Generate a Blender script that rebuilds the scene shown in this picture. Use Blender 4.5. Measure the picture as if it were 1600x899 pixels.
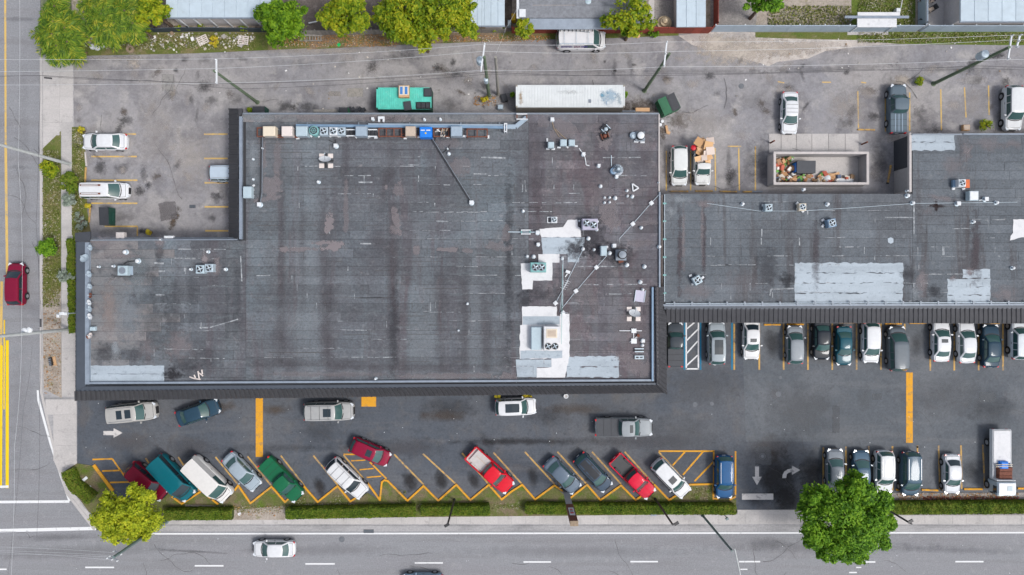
import bpy, math, random
import numpy as np
from mathutils import Vector, Matrix
# ------------------------------------------------------------------ scene, camera, light
for o in list(bpy.data.objects): bpy.data.objects.remove(o, do_unlink=True)
scn = bpy.context.scene
C = scn.collection
R = math.radians
HC = 73.6                      # height of the drone above the street, metres
S = 14.5                       # plan pixels per metre at street level
cam = bpy.data.cameras.new('camera'); cam.lens = 24.0; cam.sensor_width = 36.0
cam.clip_start = 0.5; cam.clip_end = 3000
camo = bpy.data.objects.new('camera', cam); C.objects.link(camo)
camo.location = (0, 0, HC); camo.rotation_euler = (0, 0, 0)
scn.camera = camo
scn.cycles.transparent_max_bounces = 48
scn.render.resolution_x = 1024; scn.render.resolution_y = 575
SUN_EL, SUN_AZ = 56.0, -28.0   # azimuth in degrees from +x (image right), negative = towards the image bottom
world = bpy.data.worlds.new('World'); scn.world = world; world.use_nodes = True
nt = world.node_tree; nt.nodes.clear()
sky = nt.nodes.new('ShaderNodeTexSky'); sky.sky_type = 'NISHITA'; sky.sun_disc = False
sky.sun_elevation = R(SUN_EL); sky.sun_rotation = R(90 - SUN_AZ)
sky.dust_density = 4.0; sky.air_density = 1.0; sky.ozone_density = 1.0
hs = nt.nodes.new('ShaderNodeHueSaturation'); hs.inputs['Saturation'].default_value = 0.55
bg = nt.nodes.new('ShaderNodeBackground'); bg.inputs['Strength'].default_value = 0.13
wo = nt.nodes.new('ShaderNodeOutputWorld')
nt.links.new(sky.outputs[0], hs.inputs['Color']); nt.links.new(hs.outputs[0], bg.inputs['Color'])
nt.links.new(bg.outputs[0], wo.inputs['Surface'])
sun = bpy.data.lights.new('sun', 'SUN'); sun.energy = 1.4; sun.angle = R(12); sun.color = (1.0, 0.98, 0.95)
suno = bpy.data.objects.new('sun', sun); C.objects.link(suno)
d = Vector((math.cos(R(SUN_EL))*math.cos(R(SUN_AZ)), math.cos(R(SUN_EL))*math.sin(R(SUN_AZ)), math.sin(R(SUN_EL))))
suno.rotation_euler = d.to_track_quat('Z', 'Y').to_euler(); suno.location = d*100
scn.view_settings.view_transform = 'Standard'; scn.view_settings.look = 'None'
scn.view_settings.exposure = 0.45; scn.view_settings.gamma = 1.0

rnd = random.Random(7)
GZ = 0.08                      # level of the lots and the alley; the roads lie at 0

def W(px, py, z=0.0):
    k = (HC - z)/HC/S
    return ((px-800)*k, (449.5-py)*k)
def W3(px, py, z=0.0):
    x, y = W(px, py, z); return (x, y, z)

# ------------------------------------------------------------------ materials
def _nodes(name):
    m = bpy.data.materials.new(name); m.use_nodes = True
    n = m.node_tree; n.nodes.clear()
    out = n.nodes.new('ShaderNodeOutputMaterial'); b = n.nodes.new('ShaderNodeBsdfPrincipled')
    n.links.new(b.outputs[0], out.inputs['Surface'])
    return m, n, b
def _pos(n, sx=1, sy=1, sz=1, off=(0, 0, 0), rot=0):
    g = n.nodes.new('ShaderNodeNewGeometry'); mp = n.nodes.new('ShaderNodeMapping')
    mp.inputs['Scale'].default_value = (sx, sy, sz); mp.inputs['Location'].default_value = off
    mp.inputs['Rotation'].default_value = (0, 0, rot)
    n.links.new(g.outputs['Position'], mp.inputs['Vector']); return mp.outputs[0]
def _noise(n, vec, scale, detail=4, rough=0.6, dist=0.0):
    t = n.nodes.new('ShaderNodeTexNoise'); t.inputs['Scale'].default_value = scale
    t.inputs['Detail'].default_value = detail; t.inputs['Roughness'].default_value = rough
    t.inputs['Distortion'].default_value = dist
    n.links.new(vec, t.inputs['Vector']); return t.outputs['Fac']
def _ramp(n, fac, lo, hi, a=0.0, b=1.0):
    r = n.nodes.new('ShaderNodeMapRange'); r.inputs['From Min'].default_value = lo; r.inputs['From Max'].default_value = hi
    r.inputs['To Min'].default_value = a; r.inputs['To Max'].default_value = b
    n.links.new(fac, r.inputs['Value']); return r.outputs[0]
def _mix(n, fac, a, b, mode='MIX'):
    m = n.nodes.new('ShaderNodeMix'); m.data_type = 'RGBA'; m.blend_type = mode
    for s, v in ((0, fac), (6, a), (7, b)):
        if isinstance(v, (int, float)): m.inputs[s].default_value = v
        elif isinstance(v, tuple): m.inputs[s].default_value = (v[0], v[1], v[2], 1)
        else: n.links.new(v, m.inputs[s])
    return m.outputs[2]
def _bump(n, b, h, strength=0.3, dist=0.02):
    u = n.nodes.new('ShaderNodeBump'); u.inputs['Strength'].default_value = strength; u.inputs['Distance'].default_value = dist
    n.links.new(h, u.inputs['Height']); n.links.new(u.outputs[0], b.inputs['Normal'])
_seedoff = [0]
def surf(name, base, layers=(), grain=0.25, gscale=5.0, rough=0.9, rand=0.0, bump=0.3, spec=0.25):
    """ground-like surface: base colour, grain, then layers (scale, detail, colour, lo, hi, amount, sx, sy)"""
    m, n, b = _nodes(name)
    _seedoff[0] += 37
    so = (_seedoff[0], _seedoff[0]*0.7, 0)
    g1 = _noise(n, _pos(n, off=so), gscale, 6, 0.75)
    g = _ramp(n, g1, 0.3, 0.7, 1-grain, 1+grain)
    col = _mix(n, 1.0, base, g, 'MULTIPLY')
    for i, L in enumerate(layers):
        sc, de, c, lo, hi, am = L[:6]; sx, sy = (L[6], L[7]) if len(L) > 6 else (1, 1)
        f = _noise(n, _pos(n, sx, sy, 1, (so[0]+13*i, so[1]-9*i, 0)), sc, de, 0.65, 0.3)
        f = _ramp(n, f, lo, hi, 0, am)
        cc = _mix(n, 1.0, c, g, 'MULTIPLY')
        col = _mix(n, f, col, cc)
    if rand:
        oi = n.nodes.new('ShaderNodeObjectInfo')
        col = _mix(n, 1.0, col, _ramp(n, oi.outputs['Random'], 0, 1, 1-rand, 1+rand), 'MULTIPLY')
    n.links.new(col, b.inputs['Base Color'])
    b.inputs['Roughness'].default_value = rough; b.inputs['Specular IOR Level'].default_value = spec
    _bump(n, b, g1, bump, 0.02)
    return m
def plain(name, col, rough=0.7, metal=0.0, var=0.12, scale=3.0, spec=0.4, dirt=None, rand=0.0):
    m, n, b = _nodes(name); _seedoff[0] += 11
    f = _noise(n, _pos(n, off=(_seedoff[0], 0, 0)), scale, 5, 0.7)
    c = _mix(n, 1.0, col, _ramp(n, f, 0.3, 0.7, 1-var, 1+var), 'MULTIPLY')
    if dirt:
        f2 = _noise(n, _pos(n, off=(0, _seedoff[0], 0)), scale*1.7, 6, 0.7, 0.5)
        c = _mix(n, _ramp(n, f2, dirt[1], dirt[1]+0.15, 0, dirt[2]), c, dirt[0])
    if rand:
        oi = n.nodes.new('ShaderNodeObjectInfo')
        c = _mix(n, 1.0, c, _ramp(n, oi.outputs['Random'], 0, 1, 1-rand, 1+rand), 'MULTIPLY')
    n.links.new(c, b.inputs['Base Color']); b.inputs['Roughness'].default_value = rough
    b.inputs['Metallic'].default_value = metal; b.inputs['Specular IOR Level'].default_value = spec
    return m
_paints = {}
def paint(col, metal=0.0):
    k = (tuple(col), metal)
    if k in _paints: return _paints[k]
    m, n, b = _nodes('car_paint')
    f = _noise(n, _pos(n), 2.5, 5, 0.7)
    c = _mix(n, 1.0, tuple(col), _ramp(n, f, 0.3, 0.7, 0.93, 1.05), 'MULTIPLY')
    n.links.new(c, b.inputs['Base Color']); b.inputs['Metallic'].default_value = metal*.5
    b.inputs['Roughness'].default_value = 0.55; b.inputs['Coat Weight'].default_value = 0.28; b.inputs['Specular IOR Level'].default_value = 0.12
    b.inputs['Coat Roughness'].default_value = 0.08
    _paints[k] = m; return m
def island(name, cols, rough=0.8, trans=0.0, noise=0.0, nscale=0.8):
    """colour chosen per piece (random per island)"""
    m, n, b = _nodes(name)
    g = n.nodes.new('ShaderNodeNewGeometry'); r = n.nodes.new('ShaderNodeValToRGB')
    fac = g.outputs['Random Per Island']
    if noise:
        f = _ramp(n, _noise(n, _pos(n), nscale, 3, 0.6), 0.3, 0.7, -noise, noise)
        a = n.nodes.new('ShaderNodeMath'); a.operation = 'ADD'; a.use_clamp = True
        n.links.new(fac, a.inputs[0]); n.links.new(f, a.inputs[1]); fac = a.outputs[0]
    n.links.new(fac, r.inputs[0])
    el = r.color_ramp.elements
    while len(el) < len(cols): el.new(0.5)
    if not trans: r.color_ramp.interpolation = 'CONSTANT'
    for i, c in enumerate(cols):
        el[i].position = i/(len(cols) if not trans else max(1, len(cols)-1)); el[i].color = (*c, 1)
    n.links.new(r.outputs[0], b.inputs['Base Color']); b.inputs['Roughness'].default_value = rough
    b.inputs['Specular IOR Level'].default_value = 0.25
    if trans:
        t = n.nodes.new('ShaderNodeBsdfTranslucent'); n.links.new(r.outputs[0], t.inputs[0])
        mx = n.nodes.new('ShaderNodeMixShader'); mx.inputs[0].default_value = trans
        n.links.new(b.outputs[0], mx.inputs[1]); n.links.new(t.outputs[0], mx.inputs[2])
        out = [q for q in n.nodes if q.type == 'OUTPUT_MATERIAL'][0]
        n.links.new(mx.outputs[0], out.inputs['Surface'])
    return m
def decal(name, soft=True, nscale=2.0, rough=0.9, amp=2.6, rm=(.15,.85)):
    """stain, paint wear, crack filler or painted shade lying on a surface: colour and strength come from an attribute"""
    m, n, b = _nodes(name)
    at = n.nodes.new('ShaderNodeAttribute'); at.attribute_name = 'tint'
    n.links.new(at.outputs['Color'], b.inputs['Base Color']); b.inputs['Roughness'].default_value = rough
    b.inputs['Specular IOR Level'].default_value = 0.2
    uv = n.nodes.new('ShaderNodeUVMap'); sep = n.nodes.new('ShaderNodeSeparateXYZ')
    n.links.new(uv.outputs[0], sep.inputs[0])
    def mth(op, a, c=None):
        q = n.nodes.new('ShaderNodeMath'); q.operation = op
        for i, v in enumerate((a, c)):
            if v is None: continue
            if isinstance(v, (int, float)): q.inputs[i].default_value = v
            else: n.links.new(v, q.inputs[i])
        return q.outputs[0]
    u = mth('SUBTRACT', mth('MULTIPLY', sep.outputs[0], 2.0), 1.0); v = mth('SUBTRACT', mth('MULTIPLY', sep.outputs[1], 2.0), 1.0)
    if soft: dd = mth('SQRT', mth('ADD', mth('MULTIPLY', u, u), mth('MULTIPLY', v, v)))
    else: dd = mth('MAXIMUM', mth('ABSOLUTE', u), mth('ABSOLUTE', v))
    f = _noise(n, _pos(n), nscale, 6, 0.75)
    if soft: al = _ramp(n, mth('ADD', mth('SUBTRACT', 1.0, dd), mth('MULTIPLY', mth('SUBTRACT', f, 0.5), amp)), rm[0], rm[1], 0, 1)
    else: al = _ramp(n, mth('ADD', mth('SUBTRACT', 1.0, dd), mth('MULTIPLY', mth('SUBTRACT', f, 0.5), 0.5)), 0.02, 0.10, 0, 1)
    if not soft:
        f3 = _noise(n, _pos(n, off=(5, 5, 5)), nscale*1.3, 5, 0.7)
        al = mth('MULTIPLY', al, _ramp(n, f3, 0.3, 0.55, 0.55, 1.0))
    al = mth('MULTIPLY', al, at.outputs['Alpha'])
    n.links.new(al, b.inputs['Alpha'])
    return m

# ------------------------------------------------------------------ mesh helpers
class MB:
    def __init__(s): s.v = []; s.f = []; s.uv = None; s.tint = None
    def add(s, vs, fs):
        o = len(s.v); s.v += [tuple(q) for q in vs]; s.f += [tuple(i+o for i in q) for q in fs]; return s
    def box(s, x0, y0, z0, x1, y1, z1):
        if x0 > x1: x0, x1 = x1, x0
        if y0 > y1: y0, y1 = y1, y0
        return s.add([(x0,y0,z0),(x1,y0,z0),(x1,y1,z0),(x0,y1,z0),(x0,y0,z1),(x1,y0,z1),(x1,y1,z1),(x0,y1,z1)],
              [(0,3,2,1),(4,5,6,7),(0,1,5,4),(1,2,6,5),(2,3,7,6),(3,0,4,7)])
    def obox(s, c, size, rz=0.0, tilt=0.0, roll=0.0):
        M = Matrix.Translation(c) @ Matrix.Rotation(rz, 4, 'Z') @ Matrix.Rotation(tilt, 4, 'Y') @ Matrix.Rotation(roll, 4, 'X')
        a, b, c2 = size[0]/2, size[1]/2, size[2]/2
        vs = [M @ Vector(q) for q in ((-a,-b,-c2),(a,-b,-c2),(a,b,-c2),(-a,b,-c2),(-a,-b,c2),(a,-b,c2),(a,b,c2),(-a,b,c2))]
        return s.add(vs, [(0,3,2,1),(4,5,6,7),(0,1,5,4),(1,2,6,5),(2,3,7,6),(3,0,4,7)])
    def bbox_bev(s, x0, y0, z0, x1, y1, z1, r=0.03):
        """box with chamfered top edges"""
        if x0 > x1: x0, x1 = x1, x0
        if y0 > y1: y0, y1 = y1, y0
        vs = [(x0,y0,z0),(x1,y0,z0),(x1,y1,z0),(x0,y1,z0),(x0,y0,z1-r),(x1,y0,z1-r),(x1,y1,z1-r),(x0,y1,z1-r),
              (x0+r,y0+r,z1),(x1-r,y0+r,z1),(x1-r,y1-r,z1),(x0+r,y1-r,z1)]
        return s.add(vs, [(0,3,2,1),(0,1,5,4),(1,2,6,5),(2,3,7,6),(3,0,4,7),(4,5,9,8),(5,6,10,9),(6,7,11,10),(7,4,8,11),(8,9,10,11)])
    def tube(s, p0, p1, r0, r1=None, n=8, cap=True):
        if r1 is None: r1 = r0
        p0 = Vector(p0); p1 = Vector(p1); ax = p1-p0
        if ax.length < 1e-6: return s
        q = ax.to_track_quat('Z', 'Y'); vs = []
        for p, r in ((p0, r0), (p1, r1)):
            for i in range(n):
                a = 2*math.pi*i/n; vs.append(p + q @ Vector((math.cos(a)*r, math.sin(a)*r, 0)))
        fs = [(i, (i+1) % n, n+(i+1) % n, n+i) for i in range(n)]
        if cap: fs += [tuple(range(n-1, -1, -1)), tuple(range(n, 2*n))]
        return s.add(vs, fs)
    def lathe(s, c, prof, n=12):
        """prof: list of (r,z)"""
        vs = []; fs = []
        for r, z in prof:
            for i in range(n):
                a = 2*math.pi*i/n; vs.append((c[0]+math.cos(a)*r, c[1]+math.sin(a)*r, c[2]+z))
        for k in range(len(prof)-1):
            for i in range(n):
                j = (i+1) % n; fs.append((k*n+i, k*n+j, (k+1)*n+j, (k+1)*n+i))
        fs.append(tuple(range(n-1, -1, -1))); fs.append(tuple(range((len(prof)-1)*n, len(prof)*n)))
        return s.add(vs, fs)
    def ring(s, c, r0, r1, h, n=16):
        vs = []; fs = []
        for i in range(n):
            a = 2*math.pi*i/n; ca, sa = math.cos(a), math.sin(a)
            vs += [(c[0]+ca*r0, c[1]+sa*r0, c[2]), (c[0]+ca*r1, c[1]+sa*r1, c[2]), (c[0]+ca*r1, c[1]+sa*r1, c[2]+h), (c[0]+ca*r0, c[1]+sa*r0, c[2]+h)]
        for i in range(n):
            a = 4*i; b = 4*((i+1) % n)
            for k in range(4):
                l = (k+1) % 4; fs.append((a+k, a+l, b+l, b+k)[::-1])
        return s.add(vs, fs)
    def prism(s, poly, z0, z1):
        n = len(poly); ar = sum(poly[i][0]*poly[(i+1)%n][1]-poly[(i+1)%n][0]*poly[i][1] for i in range(n))
        if ar < 0: poly = poly[::-1]
        vs = [(x, y, z0) for x, y in poly] + [(x, y, z1) for x, y in poly]
        return s.add(vs, [tuple(range(n-1, -1, -1)), tuple(range(n, 2*n))] + [(i, (i+1) % n, n+(i+1) % n, n+i) for i in range(n)])
    def sheet(s, poly, z):
        n = len(poly); ar = sum(poly[i][0]*poly[(i+1)%n][1]-poly[(i+1)%n][0]*poly[i][1] for i in range(n))
        if ar < 0: poly = poly[::-1]
        return s.add([(x, y, z) for x, y in poly], [tuple(range(n))])
    def strip(s, p0, p1, w, z):
        """flat painted line between two world points"""
        a = Vector(p0); b = Vector(p1); t = (b-a).normalized(); nn = Vector((-t.y, t.x))*w/2
        return s.sheet([tuple(a-nn), tuple(b-nn), tuple(b+nn), tuple(a+nn)], z)
    def bar(s, p0, p1, w, z0, z1):
        a = Vector(p0); b = Vector(p1); t = (b-a).normalized(); nn = Vector((-t.y, t.x))*w/2
        return s.prism([tuple(a-nn), tuple(b-nn), tuple(b+nn), tuple(a+nn)], z0, z1)
    def grid(s, fn, us, vs_):
        pts = [fn(u, v) for u in us for v in vs_]; m = len(vs_)
        return s.add(pts, [(i*m+j, (i+1)*m+j, (i+1)*m+j+1, i*m+j+1) for i in range(len(us)-1) for j in range(m-1)])
    def decalq(s, cx, cy, z, sx, sy, rz, col):
        if s.uv is None: s.uv = []; s.tint = []
        ca, sa = math.cos(rz), math.sin(rz)
        vs = [(cx+ca*a*sx-sa*b*sy, cy+sa*a*sx+ca*b*sy, z) for a, b in ((-.5,-.5),(.5,-.5),(.5,.5),(-.5,.5))]
        s.add(vs, [(0,1,2,3)]); s.uv += [(0,0),(1,0),(1,1),(0,1)]; s.tint += [col]*4
        return s

def _tag(o, label=None, cat=None, group=None, kind=None):
    if label: o['label'] = label
    if cat: o['category'] = cat
    if group: o['group'] = group
    if kind: o['kind'] = kind
    return o
def mesh_obj(name, mb, m, smooth=False, sharp=0.7):
    me = bpy.data.meshes.new(name); me.from_pydata(mb.v, [], mb.f)
    if mb.uv is not None:
        l = me.uv_layers.new(name='UVMap'); l.data.foreach_set('uv', np.array(mb.uv, 'f').ravel())
        a = me.color_attributes.new('tint', 'FLOAT_COLOR', 'CORNER'); a.data.foreach_set('color', np.array(mb.tint, 'f').ravel())
    if smooth:
        me.polygons.foreach_set('use_smooth', [True]*len(me.polygons)); me.set_sharp_from_angle(angle=sharp)
    me.materials.append(m); me.update()
    o = bpy.data.objects.new(name, me); C.objects.link(o); return o
def thing(name, label, cat, loc=(0,0,0), rz=0.0, group=None, kind=None):
    o = bpy.data.objects.new(name, None); C.objects.link(o); o.empty_display_size = 0.3
    o.location = (loc[0], loc[1], loc[2] if len(loc) > 2 else 0); o.rotation_euler = (0, 0, rz)
    return _tag(o, label, cat, group, kind)
def part(name, mb, m, parent, world=False, smooth=False, label=None, kind=None):
    if world:
        l = parent.location; mb.v = [(x-l[0], y-l[1], z-l[2]) for x, y, z in mb.v]
    o = mesh_obj(name, mb, m, smooth); o.parent = parent
    return _tag(o, label, None, None, kind)
def sub(name, mb, m, parent, smooth=False, world_off=None, label=None):
    if world_off is not None:
        l = world_off; mb.v = [(x-l[0], y-l[1], z-l[2]) for x, y, z in mb.v]
    o = mesh_obj(name, mb, m, smooth); o.parent = parent
    if label: o['label'] = label
    return o
def single(name, mb, m, label, cat, group=None, kind=None, smooth=False):
    """one-mesh thing given in world coordinates; its origin goes to its base"""
    a = np.array(mb.v); c = ((a[:,0].min()+a[:,0].max())/2, (a[:,1].min()+a[:,1].max())/2, a[:,2].min())
    mb.v = [(x-c[0], y-c[1], z-c[2]) for x, y, z in mb.v]
    o = mesh_obj(name, mb, m, smooth); o.location = c
    return _tag(o, label, cat, group, kind)
def struct(name, mb, m):
    o = mesh_obj(name, mb, m); o['kind'] = 'structure'; return o
def rect(x0, y0, x1, y1, z=0): return [W(x0,y0,z), W(x1,y0,z), W(x1,y1,z), W(x0,y1,z)]
def poly(pts, z=0): return [W(a, b, z) for a, b in pts]

# ------------------------------------------------------------------ shared materials
M = {}
M['alley'] = surf('worn_asphalt', (0.236,0.233,0.248), [(0.06,5,(0.30,0.285,0.28),.42,.60,.9), (0.22,7,(0.155,0.15,0.162),.49,.64,.85), (1.1,8,(0.17,0.165,0.17),.50,.68,.6), (1.4,8,(0.30,0.29,0.29),.54,.70,.6), (0.6,7,(0.20,0.175,0.16),.60,.74,.3),
      (1.2,7,(0.085,0.08,0.085),.63,.74,.55), (0.40,8,(0.36,0.345,0.335),.54,.68,.75), (3.5,4,(0.42,0.40,0.38),.72,.78,.5)], grain=.16, gscale=6)
M['lot'] = surf('dark_asphalt', (0.078,0.089,0.107), [(0.10,4,(0.108,0.114,0.126),.42,.62,.9), (0.5,7,(0.120,0.115,0.114),.52,.70,.65), (1.6,8,(0.05,0.055,0.064),.54,.70,.5), (0.35,5,(0.12,0.124,0.134),.54,.68,.6,.15,2.5),
      (1.5,6,(0.038,0.040,0.046),.60,.74,.6), (5,3,(0.17,0.17,0.18),.73,.78,.5)], grain=.20, gscale=5)
M['lot_light'] = surf('weathered_lot_asphalt', (0.095,0.106,0.120), [(0.15,4,(0.130,0.139,0.152),.42,.62,.9), (1.6,8,(0.07,0.075,0.086),.54,.70,.5), (0.35,5,(0.14,0.145,0.155),.54,.68,.5,.2,2), (0.5,6,(0.125,0.12,0.12),.58,.74,.5),
      (1.5,6,(0.05,0.052,0.058),.62,.76,.6)], grain=.20, gscale=5)
M['road'] = surf('road_asphalt', (0.225,0.231,0.246), [(0.5,4,(0.22,0.22,0.235),.45,.65,.8,.12,1.2), (1.2,6,(0.31,0.31,0.31),.6,.75,.6),
      (3,6,(0.12,0.12,0.125),.64,.78,.5), (0.5,7,(0.19,0.19,0.20),.5,.62,.6,.10,1.6), (1.5,8,(0.30,0.30,0.31),.56,.7,.5)], grain=.24, gscale=7)
M['concrete'] = surf('concrete', (0.44,0.42,0.41), [(0.3,5,(0.34,0.33,0.325),.48,.68,.8), (1.5,7,(0.20,0.19,0.185),.58,.74,.6),
      (4,5,(0.53,0.51,0.49),.62,.75,.5)], grain=.14, gscale=7, rand=.05)
M['gutter'] = surf('gutter_concrete', (0.33,0.325,0.33), [(0.6,6,(0.20,0.20,0.205),.46,.66,.8,.3,1.5), (3,5,(0.36,0.35,0.34),.6,.74,.5)], grain=.2)
M['grass'] = surf('scrubby_grass', (0.105,0.125,0.030), [(0.5,6,(0.19,0.155,0.080),.46,.62,.85), (0.9,5,(0.075,0.115,0.018),.52,.66,.8),
      (2.0,6,(0.27,0.23,0.17),.61,.72,.7)], grain=.45, gscale=8, bump=.8)
M['strip'] = surf('patchy_grass', (0.105,0.115,0.035), [(0.45,6,(0.17,0.13,0.09),.44,.60,.9), (0.8,5,(0.085,0.135,0.015),.50,.64,.85), (2.0,6,(0.28,0.23,0.19),.60,.72,.6)], grain=.45, gscale=8, bump=.8)
M['lawn'] = surf('lawn', (0.085,0.125,0.020), [(0.5,6,(0.13,0.15,0.03),.46,.62,.8), (1.2,6,(0.24,0.22,0.16),.56,.70,.7)], grain=.45, gscale=8, bump=.8)
M['dirt'] = surf('sandy_dirt', (0.33,0.29,0.25), [(0.5,6,(0.24,0.20,0.16),.46,.64,.8), (1.0,6,(0.15,0.15,0.05),.56,.68,.75),
      (3,6,(0.45,0.41,0.37),.6,.72,.7)], grain=.35, gscale=6, bump=.6)
M['leaf_litter'] = surf('leaf_litter', (0.20,0.15,0.105), [(1.2,6,(0.30,0.20,0.12),.50,.66,.7), (0.5,5,(0.09,0.13,0.02),.46,.58,.85)], grain=.5, gscale=6, bump=.8)
M['sand'] = surf('sandy_shoulder', (0.44,0.40,0.37), [(0.3,6,(0.30,0.28,0.275),.46,.62,.85), (1.0,6,(0.52,0.47,0.42),.54,.68,.7), (3,6,(0.22,0.20,0.18),.64,.74,.5)], grain=.2, gscale=7)
M['gravel'] = surf('gravel', (0.24,0.225,0.215), [(1,6,(0.33,0.31,0.29),.5,.65,.7),(2.5,6,(0.13,0.12,0.12),.56,.7,.7)], grain=.4, gscale=7)
M['soil'] = surf('dark_soil', (0.10,0.085,0.078), [(1.2,6,(0.17,0.15,0.14),.5,.66,.7),(3,6,(0.05,0.045,0.04),.56,.7,.6)], grain=.35, gscale=6)
M['outer'] = surf('far_ground', (0.17,0.18,0.14), [(0.02,5,(0.10,0.13,0.04),.45,.55,.9),(0.05,5,(0.3,0.29,0.28),.55,.62,.8)], grain=.3)
M['yellow'] = surf('yellow_paint', (0.62,0.30,0.025), [(1.8,8,(0.26,0.18,0.10),.50,.68,.75)], grain=.10, gscale=9, rough=.8)
M['yellow_old'] = surf('faded_yellow_paint', (0.50,0.31,0.10), [(2.2,8,(0.20,0.17,0.14),.46,.62,.9)], grain=.2, gscale=9)
M['yellow_road'] = surf('bright_yellow_paint', (0.72,0.50,0.012), [(1.5,7,(0.4,0.3,0.06),.58,.72,.5)], grain=.1, gscale=9)
M['yellow_worn'] = surf('worn_yellow_paint', (0.56,0.38,0.12), [(1.1,7,(0.30,0.26,0.22),.52,.66,.9)], grain=.15, gscale=9)
M['white'] = surf('white_paint', (0.66,0.67,0.68), [(2,7,(0.32,0.32,0.33),.58,.72,.7)], grain=.08, gscale=9, rough=.8)
M['white_worn'] = surf('worn_white_paint', (0.52,0.50,0.49), [(2,7,(0.16,0.16,0.17),.52,.66,.8)], grain=.12, gscale=9, rough=.8)
M['blue_paint'] = surf('blue_line_paint', (0.02,0.17,0.30), [(2,7,(0.1,0.12,0.14),.58,.70,.7)], grain=.1, gscale=9)
M['roof'] = surf('bitumen_roofing', (0.103,0.113,0.125), [(0.30,5,(0.128,0.154,0.176),.44,.62,.75,1,.6),
      (0.55,5,(0.095,0.082,0.092),.53,.64,.85,1,.10), (0.9,6,(0.165,0.145,0.155),.58,.72,.6), (3.0,6,(0.07,0.077,0.09),.54,.70,.6,.5,2.0), (0.12,3,(0.085,0.088,0.10),.48,.60,.6), (0.30,1,(0.080,0.080,0.092),.50,.53,.45,1,.035), (0.22,1,(0.145,0.162,0.18),.53,.56,.40,1,.05), (0.9,6,(0.15,0.175,0.19),.55,.70,.5,.25,2.2),
      (1.6,7,(0.23,0.21,0.215),.64,.76,.7), (2.0,6,(0.26,0.29,0.31),.67,.77,.55,.25,4), (1.8,8,(0.17,0.175,0.185),.54,.70,.55), (2.6,8,(0.058,0.058,0.068),.55,.68,.55,.8,1.4)], grain=.30, gscale=4.5, rand=.16, rough=.85)
M['roof_e'] = surf('purplish_bitumen_roofing', (0.108,0.106,0.116), [(0.30,5,(0.135,0.140,0.160),.44,.62,.75,1,.6),
      (0.55,5,(0.100,0.080,0.090),.50,.62,.85,1,.3), (0.8,6,(0.20,0.175,0.185),.54,.68,.6), (3.0,6,(0.06,0.062,0.074),.54,.70,.65,.5,2.0),
      (0.30,1,(0.082,0.075,0.088),.50,.53,.45,1,.05), (2.2,7,(0.30,0.28,0.285),.62,.74,.6), (1.8,8,(0.17,0.165,0.175),.54,.70,.5), (1.2,7,(0.055,0.052,0.06),.60,.72,.6)], grain=.26, gscale=6, rand=.16, rough=.85)
M['roof_pale'] = surf('pale_weathered_roofing', (0.155,0.162,0.172), [(0.4,5,(0.20,0.185,0.185),.44,.62,.8,.4,1.6),
      (0.7,6,(0.085,0.09,0.10),.52,.66,.8), (3,6,(0.085,0.085,0.09),.56,.7,.6,.3,3.5), (1.6,7,(0.26,0.25,0.25),.64,.75,.7)], grain=.24, gscale=5, rand=.08)
M['roof_r'] = surf('bitumen_roofing_east', (0.104,0.118,0.134), [(0.28,5,(0.130,0.146,0.165),.44,.62,.8,1,.7),
      (0.55,5,(0.066,0.060,0.064),.53,.64,.8,1,.10), (1.8,6,(0.17,0.165,0.17),.60,.74,.6), (3,6,(0.066,0.073,0.084),.54,.70,.6,.5,2.0), (0.12,3,(0.085,0.09,0.10),.48,.60,.6), (2.0,6,(0.24,0.27,0.29),.67,.77,.5,.25,4), (1.8,8,(0.16,0.17,0.18),.54,.70,.5)], grain=.30, gscale=6, rand=.11)
M['roof_base'] = plain('roof_felt_base', (0.035,0.036,0.04), rough=.95)
M['silver'] = surf('silver_coated_roofing', (0.345,0.40,0.45), [(0.6,5,(0.28,0.325,0.365),.46,.64,.8,.3,1.2), (2.2,8,(0.17,0.20,0.23),.56,.70,.6)], grain=.08, gscale=6, rand=.04, rough=.6)
M['coating'] = surf('white_roof_coating', (0.60,0.605,0.62), [(1.2,6,(0.50,0.51,0.53),.50,.66,.6), (1.4,8,(0.30,0.30,0.32),.60,.72,.55)], grain=.06, gscale=6, rough=.7)
M['mansard'] = plain('charcoal_metal_roofing', (0.052,0.053,0.060), rough=.5, var=.15, scale=1.2, spec=.4)
M['mansard_blue'] = plain('slate_metal_flashing', (0.060,0.072,0.092), rough=.5, var=.1, scale=1)
M['cap'] = plain('pale_metal_coping', (0.21,0.25,0.305), rough=.45, var=.15, scale=1.5, dirt=((0.18,0.2,0.22),.6,.6))
M['cap_blue'] = plain('blue_metal_gutter', (0.16,0.25,0.36), rough=.4, var=.12, scale=1.5)
M['stucco'] = plain('grey_stucco_wall', (0.34,0.33,0.33), rough=.9, var=.08)
M['stucco_l'] = plain('pale_block_wall', (0.46,0.43,0.42), rough=.9, var=.1, dirt=((0.22,0.2,0.19),.6,.6))
M['black'] = plain('black_rubber', (0.018,0.018,0.02), rough=.7)
M['dark'] = plain('dark_metal', (0.03,0.032,0.036), rough=.5)
M['glass'] = plain('tinted_glass', (0.040,0.092,0.090), rough=.06, var=.05, spec=.6)
M['glass_dark'] = plain('dark_glass', (0.018,0.030,0.040), rough=.06, var=.05, spec=.6)
M['rim'] = plain('alloy_rim', (0.42,0.43,0.45), rough=.35, metal=.6)
M['tail'] = plain('red_lamp_lens', (0.45,0.012,0.02), rough=.2)
M['lamp'] = plain('clear_lamp_lens', (0.62,0.66,0.70), rough=.12, spec=.7)
M['iron'] = plain('cast_iron_cover', (0.13,0.14,0.155), rough=.8, var=.2)
M['plate'] = plain('licence_plate_metal', (0.75,0.77,0.78), rough=.5)
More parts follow.
